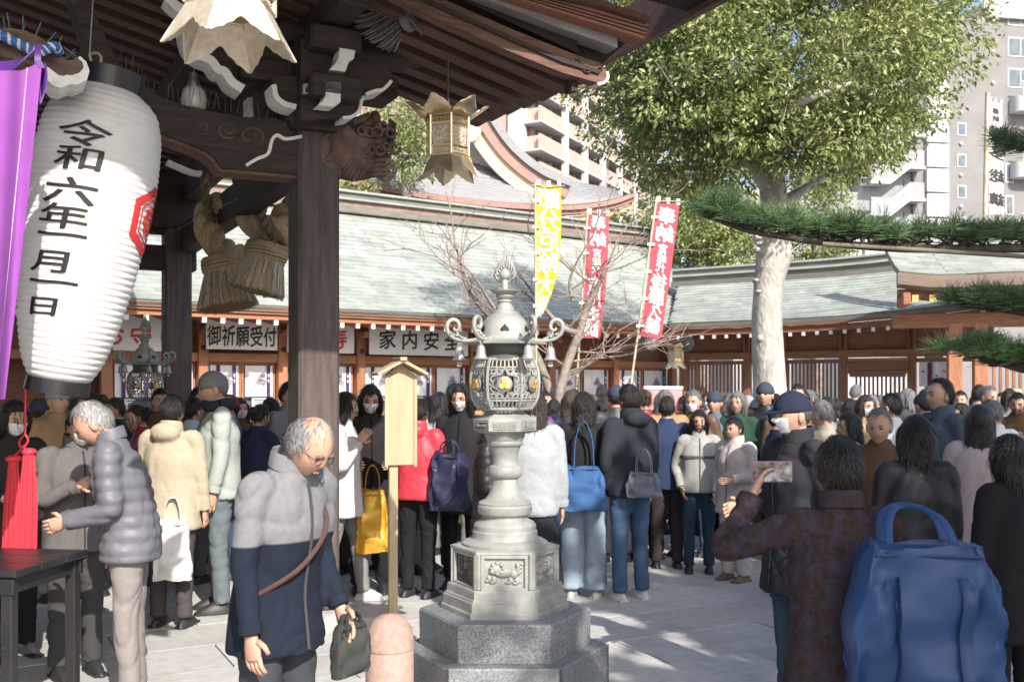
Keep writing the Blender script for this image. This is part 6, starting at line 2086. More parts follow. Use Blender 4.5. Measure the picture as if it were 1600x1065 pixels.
class Person:
    def __init__(s, lean=0.0, nod=0.0, yaw=0.0, pose=('hang', 'hang'), stride=0.0, hem=.86, bulk=1.0, wide=0.0, hair='short', mask=False, hat=None, fem=False, voxel=.018, seed=0,
                 quilt=0.0, fold=.007, hood=False, skirt=None, face=True, collar=1.50, hands=True):
        s.__dict__.update(locals())
        s.build()

    def L(s, p):
        p = V(p); w = smooth01(.86, 1.12, p.z) * s.lean
        z0 = .95
        c, n = math.cos(w), math.sin(w)
        y, z = p.y, p.z - z0
        return V((p.x, y * c - z * n, z0 + y * n + z * c))

    def Hd(s, p):
        N = V((0, .005, 1.46)); q = V(p) - N
        q = Matrix.Rotation(s.yaw, 3, 'Z') @ (Matrix.Rotation(s.nod, 3, 'X') @ q)
        return s.L(N) + (Matrix.Rotation(s.lean, 3, 'X') @ q)

    def ell(s, z, rx, ry, cy=0.0, n=18, p=2.3):
        out = []
        for k in range(n):
            a = 2 * math.pi * k / n; ca, sa = math.cos(a), math.sin(a)
            out.append(s.L((rx * math.copysign(abs(ca) ** (2 / p), ca), cy + ry * math.copysign(abs(sa) ** (2 / p), sa), z)))
        return out

    def build(s):
        sh = .165 if s.fem else .185
        s.arm = {}
        for sd, nm in ((1, s.pose[0]), (-1, s.pose[1])):
            u, f = POSES[nm]
            S = s.L((sd * sh, .0, 1.385))
            rot = Matrix.Rotation(s.lean * .35, 3, 'X') if nm == 'hang' else Matrix.Rotation(s.lean * .8, 3, 'X')
            ud = (rot @ V((sd * u[0], u[1], u[2]))).normalized(); fd = (rot @ V((sd * f[0], f[1], f[2]))).normalized()
            E = S + ud * .285; W = E + fd * .245
            s.arm[sd] = (S, E, W, fd)
        lx = .095; st = s.stride
        s.leg = {}
        for sd in (1, -1):
            yo = -sd * st
            s.leg[sd] = (V((sd * .088, 0, .92)), V((sd * (lx + .005), yo * .5 - .012, .49)), V((sd * (lx + .01), yo + .012, .075)))
        k = s.bulk
        # --- body: head, neck, trunk, limbs, hands
        b = MB()
        hv = MB().ball((0, 0, 0), HR, 30, 24, fn=head_fn)
        b.add([s.Hd(HC + V(p)) for p in hv.v], hv.f)
        for sx in (-1, 1):
            e = MB().ball((sx * .074, .008, -.008), (.012, .022, .034), 8, 8)
            b.add([s.Hd(HC + V(p)) for p in e.v], e.f)
        b.tube([s.L((0, .012, 1.40)), s.L((0, .010, 1.46)), s.Hd((0, .0, 1.50)), s.Hd((0, -.006, 1.55))], [.062, .055, .053, .05], 14)
        b.rings([s.ell(z, rx, ry) for z, rx, ry in ((.84, .12, .085), (.95, .14, .095), (1.1, .125, .088), (1.26, .15, .10), (1.37, .145, .085), (1.42, .09, .06))])
        for sd in (1, -1):
            S, E, W, fd = s.arm[sd]
            b.tube([S, E, W], [.045, .038, .027], 10)
            b.tube([s.leg[sd][0], s.leg[sd][1], s.leg[sd][2]], [.075, .05, .036], 10)
            if s.hands: s.hand(b, W, fd, sd)
        s.m_body = b.mesh('body', M_SKIN); s.m_body.polygons.foreach_set('use_smooth', [True] * len(s.m_body.polygons))
        # --- jacket
        j = MB()
        hz = s.hem
        w = 1.0 if not s.fem else .93
        tb = [(hz, .190 * k * w, .142 * k), (hz + .02, .194 * k * w, .146 * k), (max(.95, hz + .05), .186 * k * w, .14 * k), (1.08, .174 * k * w, .134 * k), (1.24, .190 * k * w, .138 * k), (1.34, .178 * w, .116 * k), (1.405, .125, .09), (1.45, .082, .078), (s.collar, .070, .068)]
        if hz < .75: tb = [(hz, .205 * k * w, .16 * k), (hz + .02, .208 * k * w, .162 * k), ((hz + .9) / 2, .2 * k * w, .155 * k)] + tb[2:]
        j.rings([s.ell(z, rx, ry) for z, rx, ry in tb])
        for sd in (1, -1):
            S, E, W, fd = s.arm[sd]
            Sin = S + V((-sd * .05, 0, .0))
            j.tube(cr([Sin, S, S.lerp(E, .5), E, E.lerp(W, .5), W - fd * .005], 4), [.062 * k, .063 * k, .059 * k, .054 * k, .050 * k, .042 * k], 14)
            j.ball(S + V((-sd * .012, 0, -.004)), .064 * k, 12, 8)
        if s.hood:
            hd = MB().ball((0, .10, 1.44), (.12, .075, .075), 14, 9); j.add([s.L(p) for p in hd.v], hd.f)
        s.m_jacket = remesh(j, s.voxel, int(.085 / s.voxel)); s.m_jacket.name = 'jacket'
        cloth_folds(s.m_jacket, s.fold if s.voxel < .0155 else s.fold * .55, s.quilt, seed=s.seed)
        # --- collar, cuffs, front closure
        c = MB(); rg = []
        for rr, zz in ((.074, 1.445), (.088, 1.452), (.084, 1.50), (.078, 1.515), (.072, 1.505), (.070, 1.46)):
            rg.append([s.L((rr * math.cos(a) * (1.0), .004 + rr * .96 * math.sin(a), zz + .012 * math.sin(a) - (.02 if math.sin(a) < -.9 else 0))) for a in np.linspace(0, 2 * math.pi, 24, endpoint=False)])
        c.rings(rg, cap=False); s.m_collar = c.mesh('collar', None, 60)
        s.m_cuffs = []
        for sd in (1, -1):
            S, E, W, fd = s.arm[sd]
            s.m_cuffs.append(MB().tube([W - fd * .045, W - fd * .04, W - fd * .004, W + fd * .002], [.038 * k, .046 * k, .044 * k, .034 * k], 14).mesh('cuff', None, 50))
        z_ = MB(); dk = []
        for i in range(14):
            zz = hz + .02 + (1.40 - hz) * i / 13
            ry = float(np.interp(zz, [t[0] for t in tb], [t[2] for t in tb])); dk.append(s.L((.006, -ry - .004, zz)))
        z_.tube(dk, .0055, 5); s.m_zip = z_.mesh('zip_line', M_CLOTH, 60)
        # --- trousers or skirt
        t = MB()
        t.rings([s.ell(z, rx, ry) for z, rx, ry in ((.80, .10, .09), (.86, .165, .12), (.95, .160, .118), (1.03, .15, .11))])
        if s.skirt:
            t.rings([s.ell(z, rx, ry) for z, rx, ry in ((s.skirt, .23, .20), (s.skirt + .02, .23, .20), (.6, .20, .165), (.9, .16, .12), (1.0, .15, .11))])
        for sd in (1, -1):
            h, kn, an = s.leg[sd]
            q = 1 + s.wide
            if s.skirt: t.tube([h, kn, an], [.07, .045, .036], 10)
            else: t.tube(cr([h, h.lerp(kn, .5), kn, kn.lerp(an, .55), an + V((0, 0, -.01))], 4), [.098, .088 * (1 + s.wide * .4), .070 * (1 + s.wide * .7), .064 * q, .062 * q], 14)
        s.m_trousers = remesh(t, s.voxel, int(.05 / s.voxel)); s.m_trousers.name = 'trousers'
        cloth_folds(s.m_trousers, .007, seed=s.seed + 5)
        # --- shoes
        s.m_shoes = []
        for sd in (1, -1):
            an = s.leg[sd][2]
            q = MB().ball((an.x, an.y - .055, .0), (.048, .142, .085), 16, 12, fn=lambda d, p: V((p.x * (1 - .12 * max(0, -d.y)), p.y, max(0, p.z) * (1 - .45 * max(0, -d.y)))))
            q.box((an.x, an.y - .055, .008), (.085, .24, .016))
            s.m_shoes.append(q.mesh('shoe', M_SHOE, 60))
        # --- hair
        s.m_hair = None
        if s.hair != 'bald':
            sd_ = s.seed
            def hf(d, p):
                x, y, z = d
                line = .62 if y < -.45 else (.62 - (y + .45) / .45 * .62 if y < 0 else (-.05 - y * .55))
                if s.hair == 'receding': line = .80 if y < -.3 else (.80 - (y + .3) / .5 * .85 if y < .2 else -.1 - y * .45)
                if s.hair in ('long', 'bob'): line = .55 if y < -.55 else (.55 - (y + .55) / .45 * 1.1 if y < -.1 else -.8)
                base = head_fn(d, V(p))
                if s.hair == 'fringe': line = 2.0 if y < -.35 else (.25 - (y + .35) / .4 * .3 if y < .05 else -.05 - y * .45)
                on = smooth01(line - .06, line + .06, z)
                if s.hair == 'fringe': on *= 1 - smooth01(.42, .66, z)
                nz = 1.09 + .05 * noise.noise(V((x * 3 + sd_, y * 3, z * 3))) + .025 * noise.noise(V((x * 14, y * 14 + sd_, z * 4)))
                if s.hair in ('long', 'bob'): nz += .05
                kx = .93 + (nz - .93) * on
                q = base * kx
                if s.hair == 'long' and z < 0 and y > -.25: q.z *= 1.0
                return q
            h = MB().ball((0, 0, 0), HR * 1.01, 30, 22, fn=hf)
            H_ = MB(); H_.add([s.Hd(HC + V(p) + V((0, .004, .004))) for p in h.v], h.f)
            if s.hair in ('long', 'bob'):
                end = -.30 if s.hair == 'long' else -.145
                rg = []
                for i in range(8):
                    t_ = i / 7; z = .02 + (end - .02) * t_
                    rx = .090 * (1 - .10 * t_) + .012 * math.sin(t_ * 3); ry = .055
                    cy = .040 + .028 * t_
                    rg.append([s.Hd(HC + V((rx * math.cos(a) * (1 + .05 * noise.noise(V((math.cos(a) * 4, t_ * 2, sd_)))), cy + ry * math.sin(a), z + .01 * noise.noise(V((math.cos(a) * 9, math.sin(a) * 9, 1)))))) for a in np.linspace(0, 2 * math.pi, 18, endpoint=False)])
                H_.rings(rg)
                for sx in (-1, 1):
                    H_.tube([s.Hd(HC + V((sx * .068, -.040, .06))), s.Hd(HC + V((sx * .085, -.030, 0))), s.Hd(HC + V((sx * .082, -.012, end * .5))), s.Hd(HC + V((sx * .078, 0, end * .9)))], [.02, .024, .024, .012], 8)
            if s.hair == 'bun':
                q = MB().ball((0, .11, .04), .045, 12, 9); H_.add([s.Hd(HC + V(p)) for p in q.v], q.f)
            if s.hair in ('long', 'bob', 'bun'):
                s.m_hair = remesh(H_, .011, 3); s.m_hair.materials.append(M_HAIR); s.m_hair.polygons.foreach_set('use_smooth', [True] * len(s.m_hair.polygons)); s.strands(s.m_hair, True)
            else:
                s.m_hair = H_.mesh('hair', M_HAIR, 80)
                if not s.hat: s.strands(s.m_hair, False, hf)
        # --- mask, hat, face
        s.m_mask = None
        if s.mask:
            m = MB()
            def mf(u, v):
                a = -math.pi / 2 + (u - .5) * 1.75; zz = -.72 + v * .68
                cz = math.sqrt(max(0, 1 - zz * zz)); d = V((math.cos(a) * cz, math.sin(a) * cz, zz))
                p = head_fn(d, V((d.x * HR.x, d.y * HR.y, d.z * HR.z)))
                e = 1 - abs(u - .5) * .9
                return s.Hd(HC + V((p.x * 1.07, p.y * (1.05 + .04 * e), p.z)))
            m.sheet(mf, 14, 8, .003)
            s.m_mask = m.mesh('face_mask', M_MASK, 60)
        s.m_hat = None
        if s.hat:
            h = MB()
            q = MB().ball((0, .004, .03), (.088, .108, .105), 24, 14, fn=lambda d, p: V((p.x, p.y, p.z if d.z > 0 else (p.z * .25 if s.hat != 'beanie' else p.z * .4))))
            h.add([s.Hd(HC + V(p)) for p in q.v], q.f)
            if s.hat == 'cap':
                h.sheet(lambda u, v: s.Hd(HC + V(((u - .5) * .15 * (1 - .25 * v * v), -.085 - .075 * v * math.cos((u - .5) * 1.6), .035 - .015 * v))), 10, 5, .006)
            s.m_hat = h.mesh('hat', M_CLOTH, 60)
        s.m_eyes = []
        if s.face:
            for sx in (-1, 1):
                q = MB().ball((sx * .029, -.0845, .008), (.012, .006, .0055), 8, 6); r = MB(); r.add([s.Hd(HC + V(p)) for p in q.v], q.f); s.m_eyes.append(('eye', r.mesh('eye', M_BRONZE_D, 80)))
                q = MB().tube(cr([(sx * .014, -.098, .026), (sx * .030, -.0945, .031), (sx * .046, -.083, .027)], 3), [.003, .004, .002], 5); r = MB(); r.add([s.Hd(HC + V(p)) for p in q.v], q.f); s.m_eyes.append(('eyebrow', r.mesh('eyebrow', M_HAIR, 80)))
            if not s.mask:
                q = MB().ball((0, -.0925, -.054), (.021, .006, .0035), 10, 6); r = MB(); r.add([s.Hd(HC + V(p)) for p in q.v], q.f); s.m_eyes.append(('mouth', r.mesh('mouth', mat('lips', (.40, .20, .16)), 80)))

    def strands(s, me, long_, hf=None):
        """fine locks laid over the hair so that it does not read as a cap"""
        rn = random.Random(s.seed); n = 900 if s.voxel < .0175 else 350
        bm = bmesh.new(); bm.from_mesh(me)
        wh = V((.1, .35, .93)).normalized()
        def rib(P, w):
            prev = None
            for i, p in enumerate(P):
                t = (P[min(i + 1, len(P) - 1)] - P[max(i - 1, 0)]).normalized()
                c = s.Hd(HC); sd = t.cross(p - c)
                sd = sd.normalized() * w * (1 if i < len(P) - 1 else .2) if sd.length > 0 else V((w, 0, 0))
                a, b = bm.verts.new(p - sd), bm.verts.new(p + sd)
                if prev: bm.faces.new((prev[0], prev[1], b, a)).smooth = True
                prev = (a, b)
        if long_:
            bm.verts.ensure_lookup_table(); vv = list(bm.verts); bm.normal_update()
            down = s.Hd((0, 0, 0)) - s.Hd((0, 0, 1))
            for _ in range(n):
                v = rn.choice(vv); nn = v.normal.copy(); p = v.co + nn * .003
                f = down - nn * down.dot(nn); f = f.normalized() if f.length > .1 else V((rn.uniform(-1, 1), rn.uniform(-1, 1), -.3)).normalized()
                f = (f + V((rn.gauss(0, .12), rn.gauss(0, .12), 0))).normalized()
                L = rn.uniform(.05, .11)
                rib([p, p + f * L * .5 + nn * .004, p + f * L + nn * rn.uniform(-.004, .008)], rn.uniform(.0012, .003))
        else:
            k = 0
            while k < n:
                d = V((rn.gauss(0, 1), rn.gauss(0, 1), rn.gauss(0, 1))).normalized()
                q = hf(d, V((d.x * HR.x, d.y * HR.y, d.z * HR.z)))
                b = head_fn(d, V((d.x * HR.x, d.y * HR.y, d.z * HR.z)))
                if q.length < b.length * 1.02:
                    if rn.random() < .02: k += 1
                    if not (s.hair == 'fringe' and d.z > .35 and d.y > -.55 and rn.random() < .16): continue
                k += 1
                f = (d * d.dot(wh) - wh); f = f.normalized() if f.length > .05 else V((0, -1, 0))
                f = (f + V((rn.gauss(0, .25), rn.gauss(0, .25), rn.gauss(0, .25)))); f = (f - d * f.dot(d)).normalized()
                L = rn.uniform(.03, .06); p = HC + q + V((0, .004, .004))
                P = [p + d * .001, p + f * L * .5 + d * .005, p + f * L + d * (.003 - L * L * 4)]
                rib([s.Hd(x) for x in P], rn.uniform(.0010, .0024))
        bm.to_mesh(me); bm.free()

    def hand(s, mb, W, fd, sd):
        d = fd.normalized()
        x = V((sd, 0, 0)); n = (x - d * x.dot(d)); n = n.normalized() if n.length > .2 else d.orthogonal().normalized()   # back of the hand faces outwards
        t = d.cross(n).normalized()
        if t.y > 0: t = -t       # thumb side to the front
        ring = lambda c, a, b_: [c + t * (a * math.cos(q)) + n * (b_ * math.sin(q)) for q in np.linspace(0, 2 * math.pi, 10, endpoint=False)]
        mb.rings([ring(W - d * .03, .027, .022), ring(W + d * .01, .028, .020), ring(W + d * .05, .040, .016), ring(W + d * .085, .041, .014), ring(W + d * .095, .034, .010)])
        for i, (o, L) in enumerate(((.031, .068), (.011, .078), (-.010, .072), (-.030, .056))):
            p0 = W + d * .082 + t * o
            p1 = p0 + (d - n * .15).normalized() * L * .45; p2 = p1 + (d - n * .55).normalized() * L * .32; p3 = p2 + (d * .7 - n * .8).normalized() * L * .25
            mb.tube([p0, p1, p2, p3], [.0092, .0088, .008, .006], 7)
        q0 = W + d * .025 + t * .030
        q1 = q0 + (d * .6 + t * .75 - n * .2).normalized() * .034; q2 = q1 + (d * .9 + t * .25 - n * .3).normalized() * .03
        mb.tube([q0, q1, q2], [.0125, .0105, .008], 7)


DARKH = (.018, .014, .012)


def place(P, label, u, Y, vtop, ang, jacket, trousers, shoes=(.03, .03, .03), hair=DARKH, skin=(1, 1, 1), jm=None, tm=None, group=None, hat=None, h=None, jacket_split=None):
    """stand a person so that the top of the head meets photo row vtop"""
    if h is None: h = CAM_H + (HOR - vtop) / FPX * Y
    x = (u - 800) / FPX * Y
    o = thing('person', label, 'person', (x, Y, 0), R(ang), group=group, scale=h / 1.715)
    link('body', P.m_body, o, color=skin)
    def put(name, me, m, col):
        if not me.materials: me.materials.append(m)
        q = link(name, me, o, color=col)
        q.material_slots[0].link = 'OBJECT'; q.material_slots[0].material = m
        return q
    put('jacket', P.m_jacket, jm or M_CLOTH, jacket)
    if P.voxel < .0175:
        put('collar', P.m_collar, jm or M_CLOTH, jacket)
        for cm_ in P.m_cuffs: put('cuff', cm_, jm or M_CLOTH, jacket)
        if P.m_zip: link('zip_line', P.m_zip, o, color=tuple(c * .35 for c in jacket))
    put('skirt' if P.skirt else 'trousers', P.m_trousers, tm or M_CLOTH, trousers)
    for m in P.m_shoes: link('shoe', m, o, color=shoes)
    if P.m_hair: link('hair', P.m_hair, o, color=hair)
    if P.m_mask: link('face_mask', P.m_mask, o)
    if P.m_hat: link('hat', P.m_hat, o, color=hat or (.05, .06, .09))
    for nm, m in P.m_eyes: link(nm, m, o, color=hair)
    o['_h'] = h
    del o['_h']
    return o, x, h / 1.715


def tote(name, label, loc, rz, w, h, d, col, m=None, strap=.25, over=0.0):
    o = thing(name, label, 'bag', loc, rz)
    b = MB(); rg = []
    for i in range(17):
        t = i / 16; k = 1 - .26 * t * t + .05 * math.sin(math.pi * t)
        ring = []
        for q in range(44):
            a = 2 * math.pi * q / 44; ca, sa = math.cos(a), math.sin(a)
            dd = d * (.55 + .45 * math.sin(math.pi * min(1, .15 + .75 * (1 - t))))
            ring.append(V((w / 2 * k * math.copysign(abs(ca) ** .45, ca), dd / 2 * math.copysign(abs(sa) ** .6, sa), h * t)) + V((.3 * w * .12 * noise.noise(V((ca * 2, t * 3, 2))), d * (.22 * noise.noise(V((ca * 2.5, sa, t * 3))) + .12 * noise.noise(V((ca * 6, sa * 2, t * 7 + 3 * ca)))), h * .10 * noise.noise(V((ca * 1.5, t * 2, 1))) * t)))
        rg.append(ring)
    b.rings(rg)
    me = b.mesh('bag_body', m or M_NYLON, 60); cloth_folds(me, .012 * h / .47, seed=int(w * 100))
    bo = link('bag_body', me, o, color=col)
    if w > .4:
        for sx in (-1, 1):
            st_ = []
            for r_ in rg[:14]:
                q_ = min(r_, key=lambda p: abs(p.x - sx * w * .21) + (10 if p.y > 0 else 0))
                st_.append(V((sx * w * .21, q_.y - .013, q_.z)))
            MB().tube(st_, .019, 6, flat=.22).build('webbing', m or M_NYLON, o, smooth=60, color=tuple(c * .8 for c in col))
    for sy in (-1, 1):
        MB().tube([(x_, sy * d * .36, h * .93) for x_ in np.linspace(-w * .33, w * .33, 7)], .006, 5).build('top_hem', m or M_NYLON, o, color=tuple(c * .7 for c in col))
        s = MB().tube(cr([(-w * .22, sy * d * .28, h * .8), (-w * .18, sy * d * .2 + over * .55, h + strap * .6), (0, over, h + strap), (w * .18, sy * d * .2 + over * .55, h + strap * .6), (w * .22, sy * d * .28, h * .8)], 6), .014, 8, flat=.3)
        s.build('strap', m or M_NYLON, o, smooth=60, color=col)
    return o


def build_people():
    navy, black, char = (.02, .026, .042), (.016, .016, .018), (.05, .05, .055)
    # ---------------- foreground left
    P = Person(lean=R(9), nod=R(29), yaw=R(0), pose=('low', 'hang'), hair='fringe', voxel=.012, seed=1, bulk=1.0, hem=.74, fold=.006, collar=1.46)
    # two-tone coat: grey yoke over navy
    tm2 = mat('two_tone_coat', (.20, .20, .212), (.165, .165, .178), scale=40, rough=.9, bump=.32, bscale=5.5, bdist=.03, spec=.2, ridged=True)
    nt = tm2.node_tree; bs = nt.nodes['Principled BSDF']; src = bs.inputs['Base Color'].links[0].from_socket
    tc = nt.nodes.new('ShaderNodeTexCoord'); sp = nt.nodes.new('ShaderNodeSeparateXYZ'); nt.links.new(tc.outputs['Object'], sp.inputs[0])
    mr = nt.nodes.new('ShaderNodeMapRange'); mr.inputs[1].default_value = 1.172; mr.inputs[2].default_value = 1.18; nt.links.new(sp.outputs[2], mr.inputs[0])
    mx = nt.nodes.new('ShaderNodeMix'); mx.data_type = 'RGBA'; mx.inputs[6].default_value = (.013, .018, .031, 1); nt.links.new(mr.outputs[0], mx.inputs[0]); nt.links.new(src, mx.inputs[7]); nt.links.new(mx.outputs[2], bs.inputs['Base Color'])
    o, x, s = place(P, 'balding grey-haired man with bowed head in grey and navy coat, left foreground', 432, 3.75, 0, 58, (.20, .20, .212), (.05, .055, .065), hair=(.30, .30, .31), h=1.66, jm=tm2)
    S, E, W, fd = P.arm[1]
    q = o.matrix_basis @ (W + fd * .07); th = tote('pouch', 'dark grey pouch in the hand of the bowing man', (q.x + .02, q.y, q.z - .20), R(50), .17, .20, .07, (.05, .055, .05), M_CLOTH, strap=.04)
    MB().tube(cr([P.L((.13, .09, 1.43)), P.L((.08, -.14, 1.28)), P.L((-.05, -.165, 1.12)), P.L((-.19, -.06, .98))], 6), .009, 6, flat=.4).build('cross_strap', M_CLOTH, o, smooth=60, color=(.09, .05, .04))
    gx = MB()
    for sx in (-1, 1):
        gx.tube([P.Hd(HC + V((sx * .030 + .021 * math.cos(a), -.103 + .012 * abs(math.cos(a)) * .6, .006 + .016 * math.sin(a)))) for a in np.linspace(0, 6.283, 15)], .0016, 4)
        gx.tube([P.Hd(HC + V((sx * .051, -.094, .010))), P.Hd(HC + V((sx * .078, 0, .008)))], .0016, 4)
    gx.build('glasses', M_IRON, o)
    P = Person(lean=R(12), nod=R(24), pose=('hold', 'hang'), hair='receding', voxel=.014, seed=2, quilt=.014, bulk=1.10, hem=.80)
    place(P, 'stooping grey-haired man in quilted grey puffer jacket facing left', 205, 5.35, 0, -78, (.145, .145, .165), (.24, .215, .205), hair=(.52, .52, .52), h=1.68, jm=M_NYLON)
    P = Person(lean=R(4), nod=R(20), pose=('pray', 'pray'), hair='short', mask=True, voxel=.015, seed=3, bulk=1.05, hem=.78)
    place(P, 'masked worshipper in black scarf with hands pressed together, behind the black stand', 118, 5.9, 628, 42, (.13, .12, .12), (.06, .06, .06))
    P = Person(nod=R(12), pose=('hang', 'hold'), hair='bob', mask=True, voxel=.018, seed=4, fem=True, hem=.66, bulk=1.05)
    place(P, 'masked person in long dark brown coat at the left edge behind the tassels', 18, 6.3, 622, 48, (.035, .026, .026), black)
    P = Person(pose=('hang', 'hang'), hair='short', voxel=.016, seed=5, bulk=1.08, hem=.72, hood=True)
    o, x, s = place(P, 'black-haired person in cream coat seen from behind, carrying a white bag', 268, 7.1, 616, 172, (.44, .38, .28), (.07, .06, .06))
    tote('white_bag', 'white shopping bag hanging beside the person in cream coat', (px(272, 605, 6.95).x, 6.92, .36), R(10), .26, .42, .12, (.74, .74, .72), strap=.16)
    P = Person(nod=R(8), pose=('hang', 'pocket'), hair='short', hat='beanie', voxel=.016, seed=6, bulk=1.1, hem=.80, fold=.013)
    o, x, s = place(P, 'man in pale grey-green jacket and dark scarf facing left, near the rear pillar', 342, 7.6, 578, -68, (.36, .40, .37), (.13, .16, .17), hat=(.20, .20, .21), hair=(.2, .2, .2))
    MB().tube([P.L((.085 * math.cos(a), -.002 + .083 * math.sin(a), 1.468 + .012 * math.sin(a * 2))) for a in np.linspace(0, 6.283, 25)], .040, 12).build('scarf', M_CLOTH, o, smooth=60, color=(.03, .04, .05))
    P = Person(pose=('pocket', 'pocket'), hair='short', voxel=.02, seed=7, bulk=1.05)
    place(P, 'person in pale blue jacket with black hair behind the cream coat', 300, 8.7, 620, 150, (.40, .47, .54), (.08, .08, .09))
    # ---------------- centre
    P = Person(pose=('hang', 'strap'), hair='bob', voxel=.016, seed=8, fem=True, stride=.16, hem=.70, bulk=1.08)
    place(P, 'person in long white coat striding beside the near pillar', 536, 7.9, 612, 84, (.58, .575, .56), (.22, .22, .22), shoes=(.6, .6, .6))
    P = Person(nod=R(14), pose=('hold', 'hold'), hair='bob', mask=True, voxel=.016, seed=9, fem=True, hem=.64)
    place(P, 'masked woman in black coat beside the wooden notice post with golden bag', 578, 8.3, 598, 12, (.025, .022, .024), black)
    tote('golden_bag', 'shiny golden orange tote bag left of the wooden notice post', (px(582, 605, 7.95).x, 7.95, .38), R(8), .27, .50, .14, (.72, .42, .06), mat('gold_foil_cloth', (1, 1, 1), (.8, .7, .5), scale=6, rough=.35, objcol=True, metal=.3, bump=.3, bscale=14), strap=.2)
    P = Person(pose=('hang', 'hold'), hair='short', voxel=.016, seed=10, bulk=1.1, hem=.84, hood=True)
    place(P, 'person in bright red jacket and black trousers behind the wooden notice post', 653, 8.1, 622, 156, (.62, .05, .075), black, jm=M_NYLON)
    tote('backpack', 'navy backpack right of the bright red jacket', (px(702, 605, 7.9).x, 7.9, .72), R(-20), .30, .46, .20, (.03, .035, .075), strap=.10)
    P = Person(nod=R(8), pose=('hang', 'hold'), hair='long', mask=True, voxel=.016, seed=11, fem=True, hem=.62)
    place(P, 'masked woman with long dark hair in black coat left of the bronze lantern', 722, 8.5, 598, -14, (.022, .022, .026), black)
    P = Person(nod=R(16), pose=('phone', 'hold'), hair='bob', voxel=.016, seed=12, quilt=.012, bulk=1.08, hem=.62, fem=True)
    place(P, 'woman in black quilted coat half hidden behind the bronze lantern shaft', 768, 7.3, 640, 76, (.02, .02, .022), black, hair=(.05, .03, .02), jm=M_NYLON)
    P = Person(pose=('hang', 'hang'), hair='long', voxel=.016, seed=13, fem=True, hem=.80, bulk=1.08, skirt=.30)
    place(P, 'woman with long brown hair in light grey jacket behind the bronze lantern', 832, 7.1, 606, 172, (.36, .38, .40), (.022, .024, .03), hair=(.055, .035, .028))
    # ---------------- right
    P = Person(pose=('hang', 'strap'), hair='bob', voxel=.016, seed=14, fem=True, wide=.55, bulk=1.08, hem=.86)
    place(P, 'woman in black jacket and pale wide jeans with blue shoulder bag', 912, 8.1, 612, 166, (.022, .022, .026), (.34, .42, .50), shoes=(.42, .42, .42), tm=M_DENIM)
    tote('blue_bag', 'blue cloth shoulder bag at the back of the woman in pale jeans', (px(912, 605, 7.9).x, 7.88, .72), R(-8), .36, .36, .12, (.055, .13, .30), M_CLOTH, strap=.35)
    P = Person(pose=('pocket', 'hang'), hair='short', voxel=.016, seed=15, bulk=1.1, hem=.82, hood=True)
    place(P, 'person in dark hooded jacket and blue jeans with white shoes', 985, 8.0, 600, -152, (.028, .032, .042), (.07, .12, .21), shoes=(.6, .6, .6), tm=M_DENIM)
    tote('grey_bag', 'small grey bag at the hip of the person in dark hooded jacket', (px(1006, 605, 7.75).x, 7.75, .84), R(-20), .28, .20, .12, (.16, .18, .22), M_CLOTH, strap=.18)
    P = Person(pose=('hang', 'hang'), hair='short', voxel=.018, seed=16, bulk=1.02, hem=.78)
    place(P, 'person in navy jacket standing between the blue jeans and the pale jacket', 1042, 9.4, 618, 176, (.03, .045, .10), (.04, .03, .03))
    P = Person(pose=('pocket', 'pocket'), hair='bob', voxel=.016, seed=17, bulk=1.12, hem=.84, fem=True)
    o, x, s = place(P, 'woman in pale grey-beige jacket with dark chest band and dark jeans', 1092, 9.2, 640, -8, (.34, .34, .315), (.03, .06, .10), tm=M_DENIM)
    MB().rings([P.ell(z, .205, .158) for z in (1.205, 1.235)], cap=False).build('chest_band', M_CLOTH, o, smooth=60, color=(.09, .09, .09))
    P = Person(nod=R(6), pose=('hold', 'pocket'), hair='short', voxel=.016, seed=18, bulk=1.14, hem=.70, wide=.35)
    place(P, 'person in oversized beige coat and pale trousers', 1150, 8.8, 650, -52, (.52, .46, .44), (.50, .46, .43), shoes=(.16, .09, .06))
    P = Person(nod=R(4), pose=('pocket', 'hold'), hair='short', hat='cap', mask=True, voxel=.015, seed=19, bulk=1.12, hem=.62)
    place(P, 'masked man in navy cap and long dark coat facing left, behind the photographer', 1246, 5.3, 610, -74, (.035, .036, .042), (.05, .08, .12), hat=(.025, .03, .06), hair=(.1, .1, .1))
    # woman taking a picture
    P = Person(nod=R(-4), pose=('photo', 'strap'), hair='short', voxel=.012, seed=20, bulk=1.12, hem=.74, fem=True, fold=.008, collar=1.49)
    jm = mat('brown_patterned_knit', (.062, .035, .027), (.028, .021, .021), scale=48, rough=.95, contrast=(.36, .66), c3=(.048, .044, .075), s3=26, k3=(.45, .7), bump=.4, bscale=150, bdist=.006, spec=.15)
    o, x, s = place(P, 'person from behind in brown patterned jacket raising a phone, right foreground', 1312, 3.3, 682, 176, (1, 1, 1), (.045, .04, .042), jm=jm, hair=(.02, .015, .014))
    hands = [o.matrix_basis @ (P.arm[sd][2] + P.arm[sd][3] * .09) for sd in (1, -1)]
    ph = thing('phone', 'smartphone held up by the person in brown patterned jacket', 'phone', hands[0] + V((.045, .03, .02)), R(4))
    dist = (hands[0] - hands[1]).length
    MB().box((0, .0, 0), (.152, .010, .076), b=.004).build('phone_case', mat('pink_phone_case', (.45, .20, .26), (.4, .16, .22), scale=9), ph)
    sm_ = mat('phone_glass', (.30, .26, .22), (.06, .05, .05), rough=.1, scale=22, contrast=(.4, .6), c3=(.42, .46, .48), s3=14, k3=(.5, .6))
    b_ = sm_.node_tree.nodes['Principled BSDF']; sm_.node_tree.links.new(b_.inputs['Base Color'].links[0].from_socket, b_.inputs['Emission Color']); b_.inputs['Emission Strength'].default_value = .25
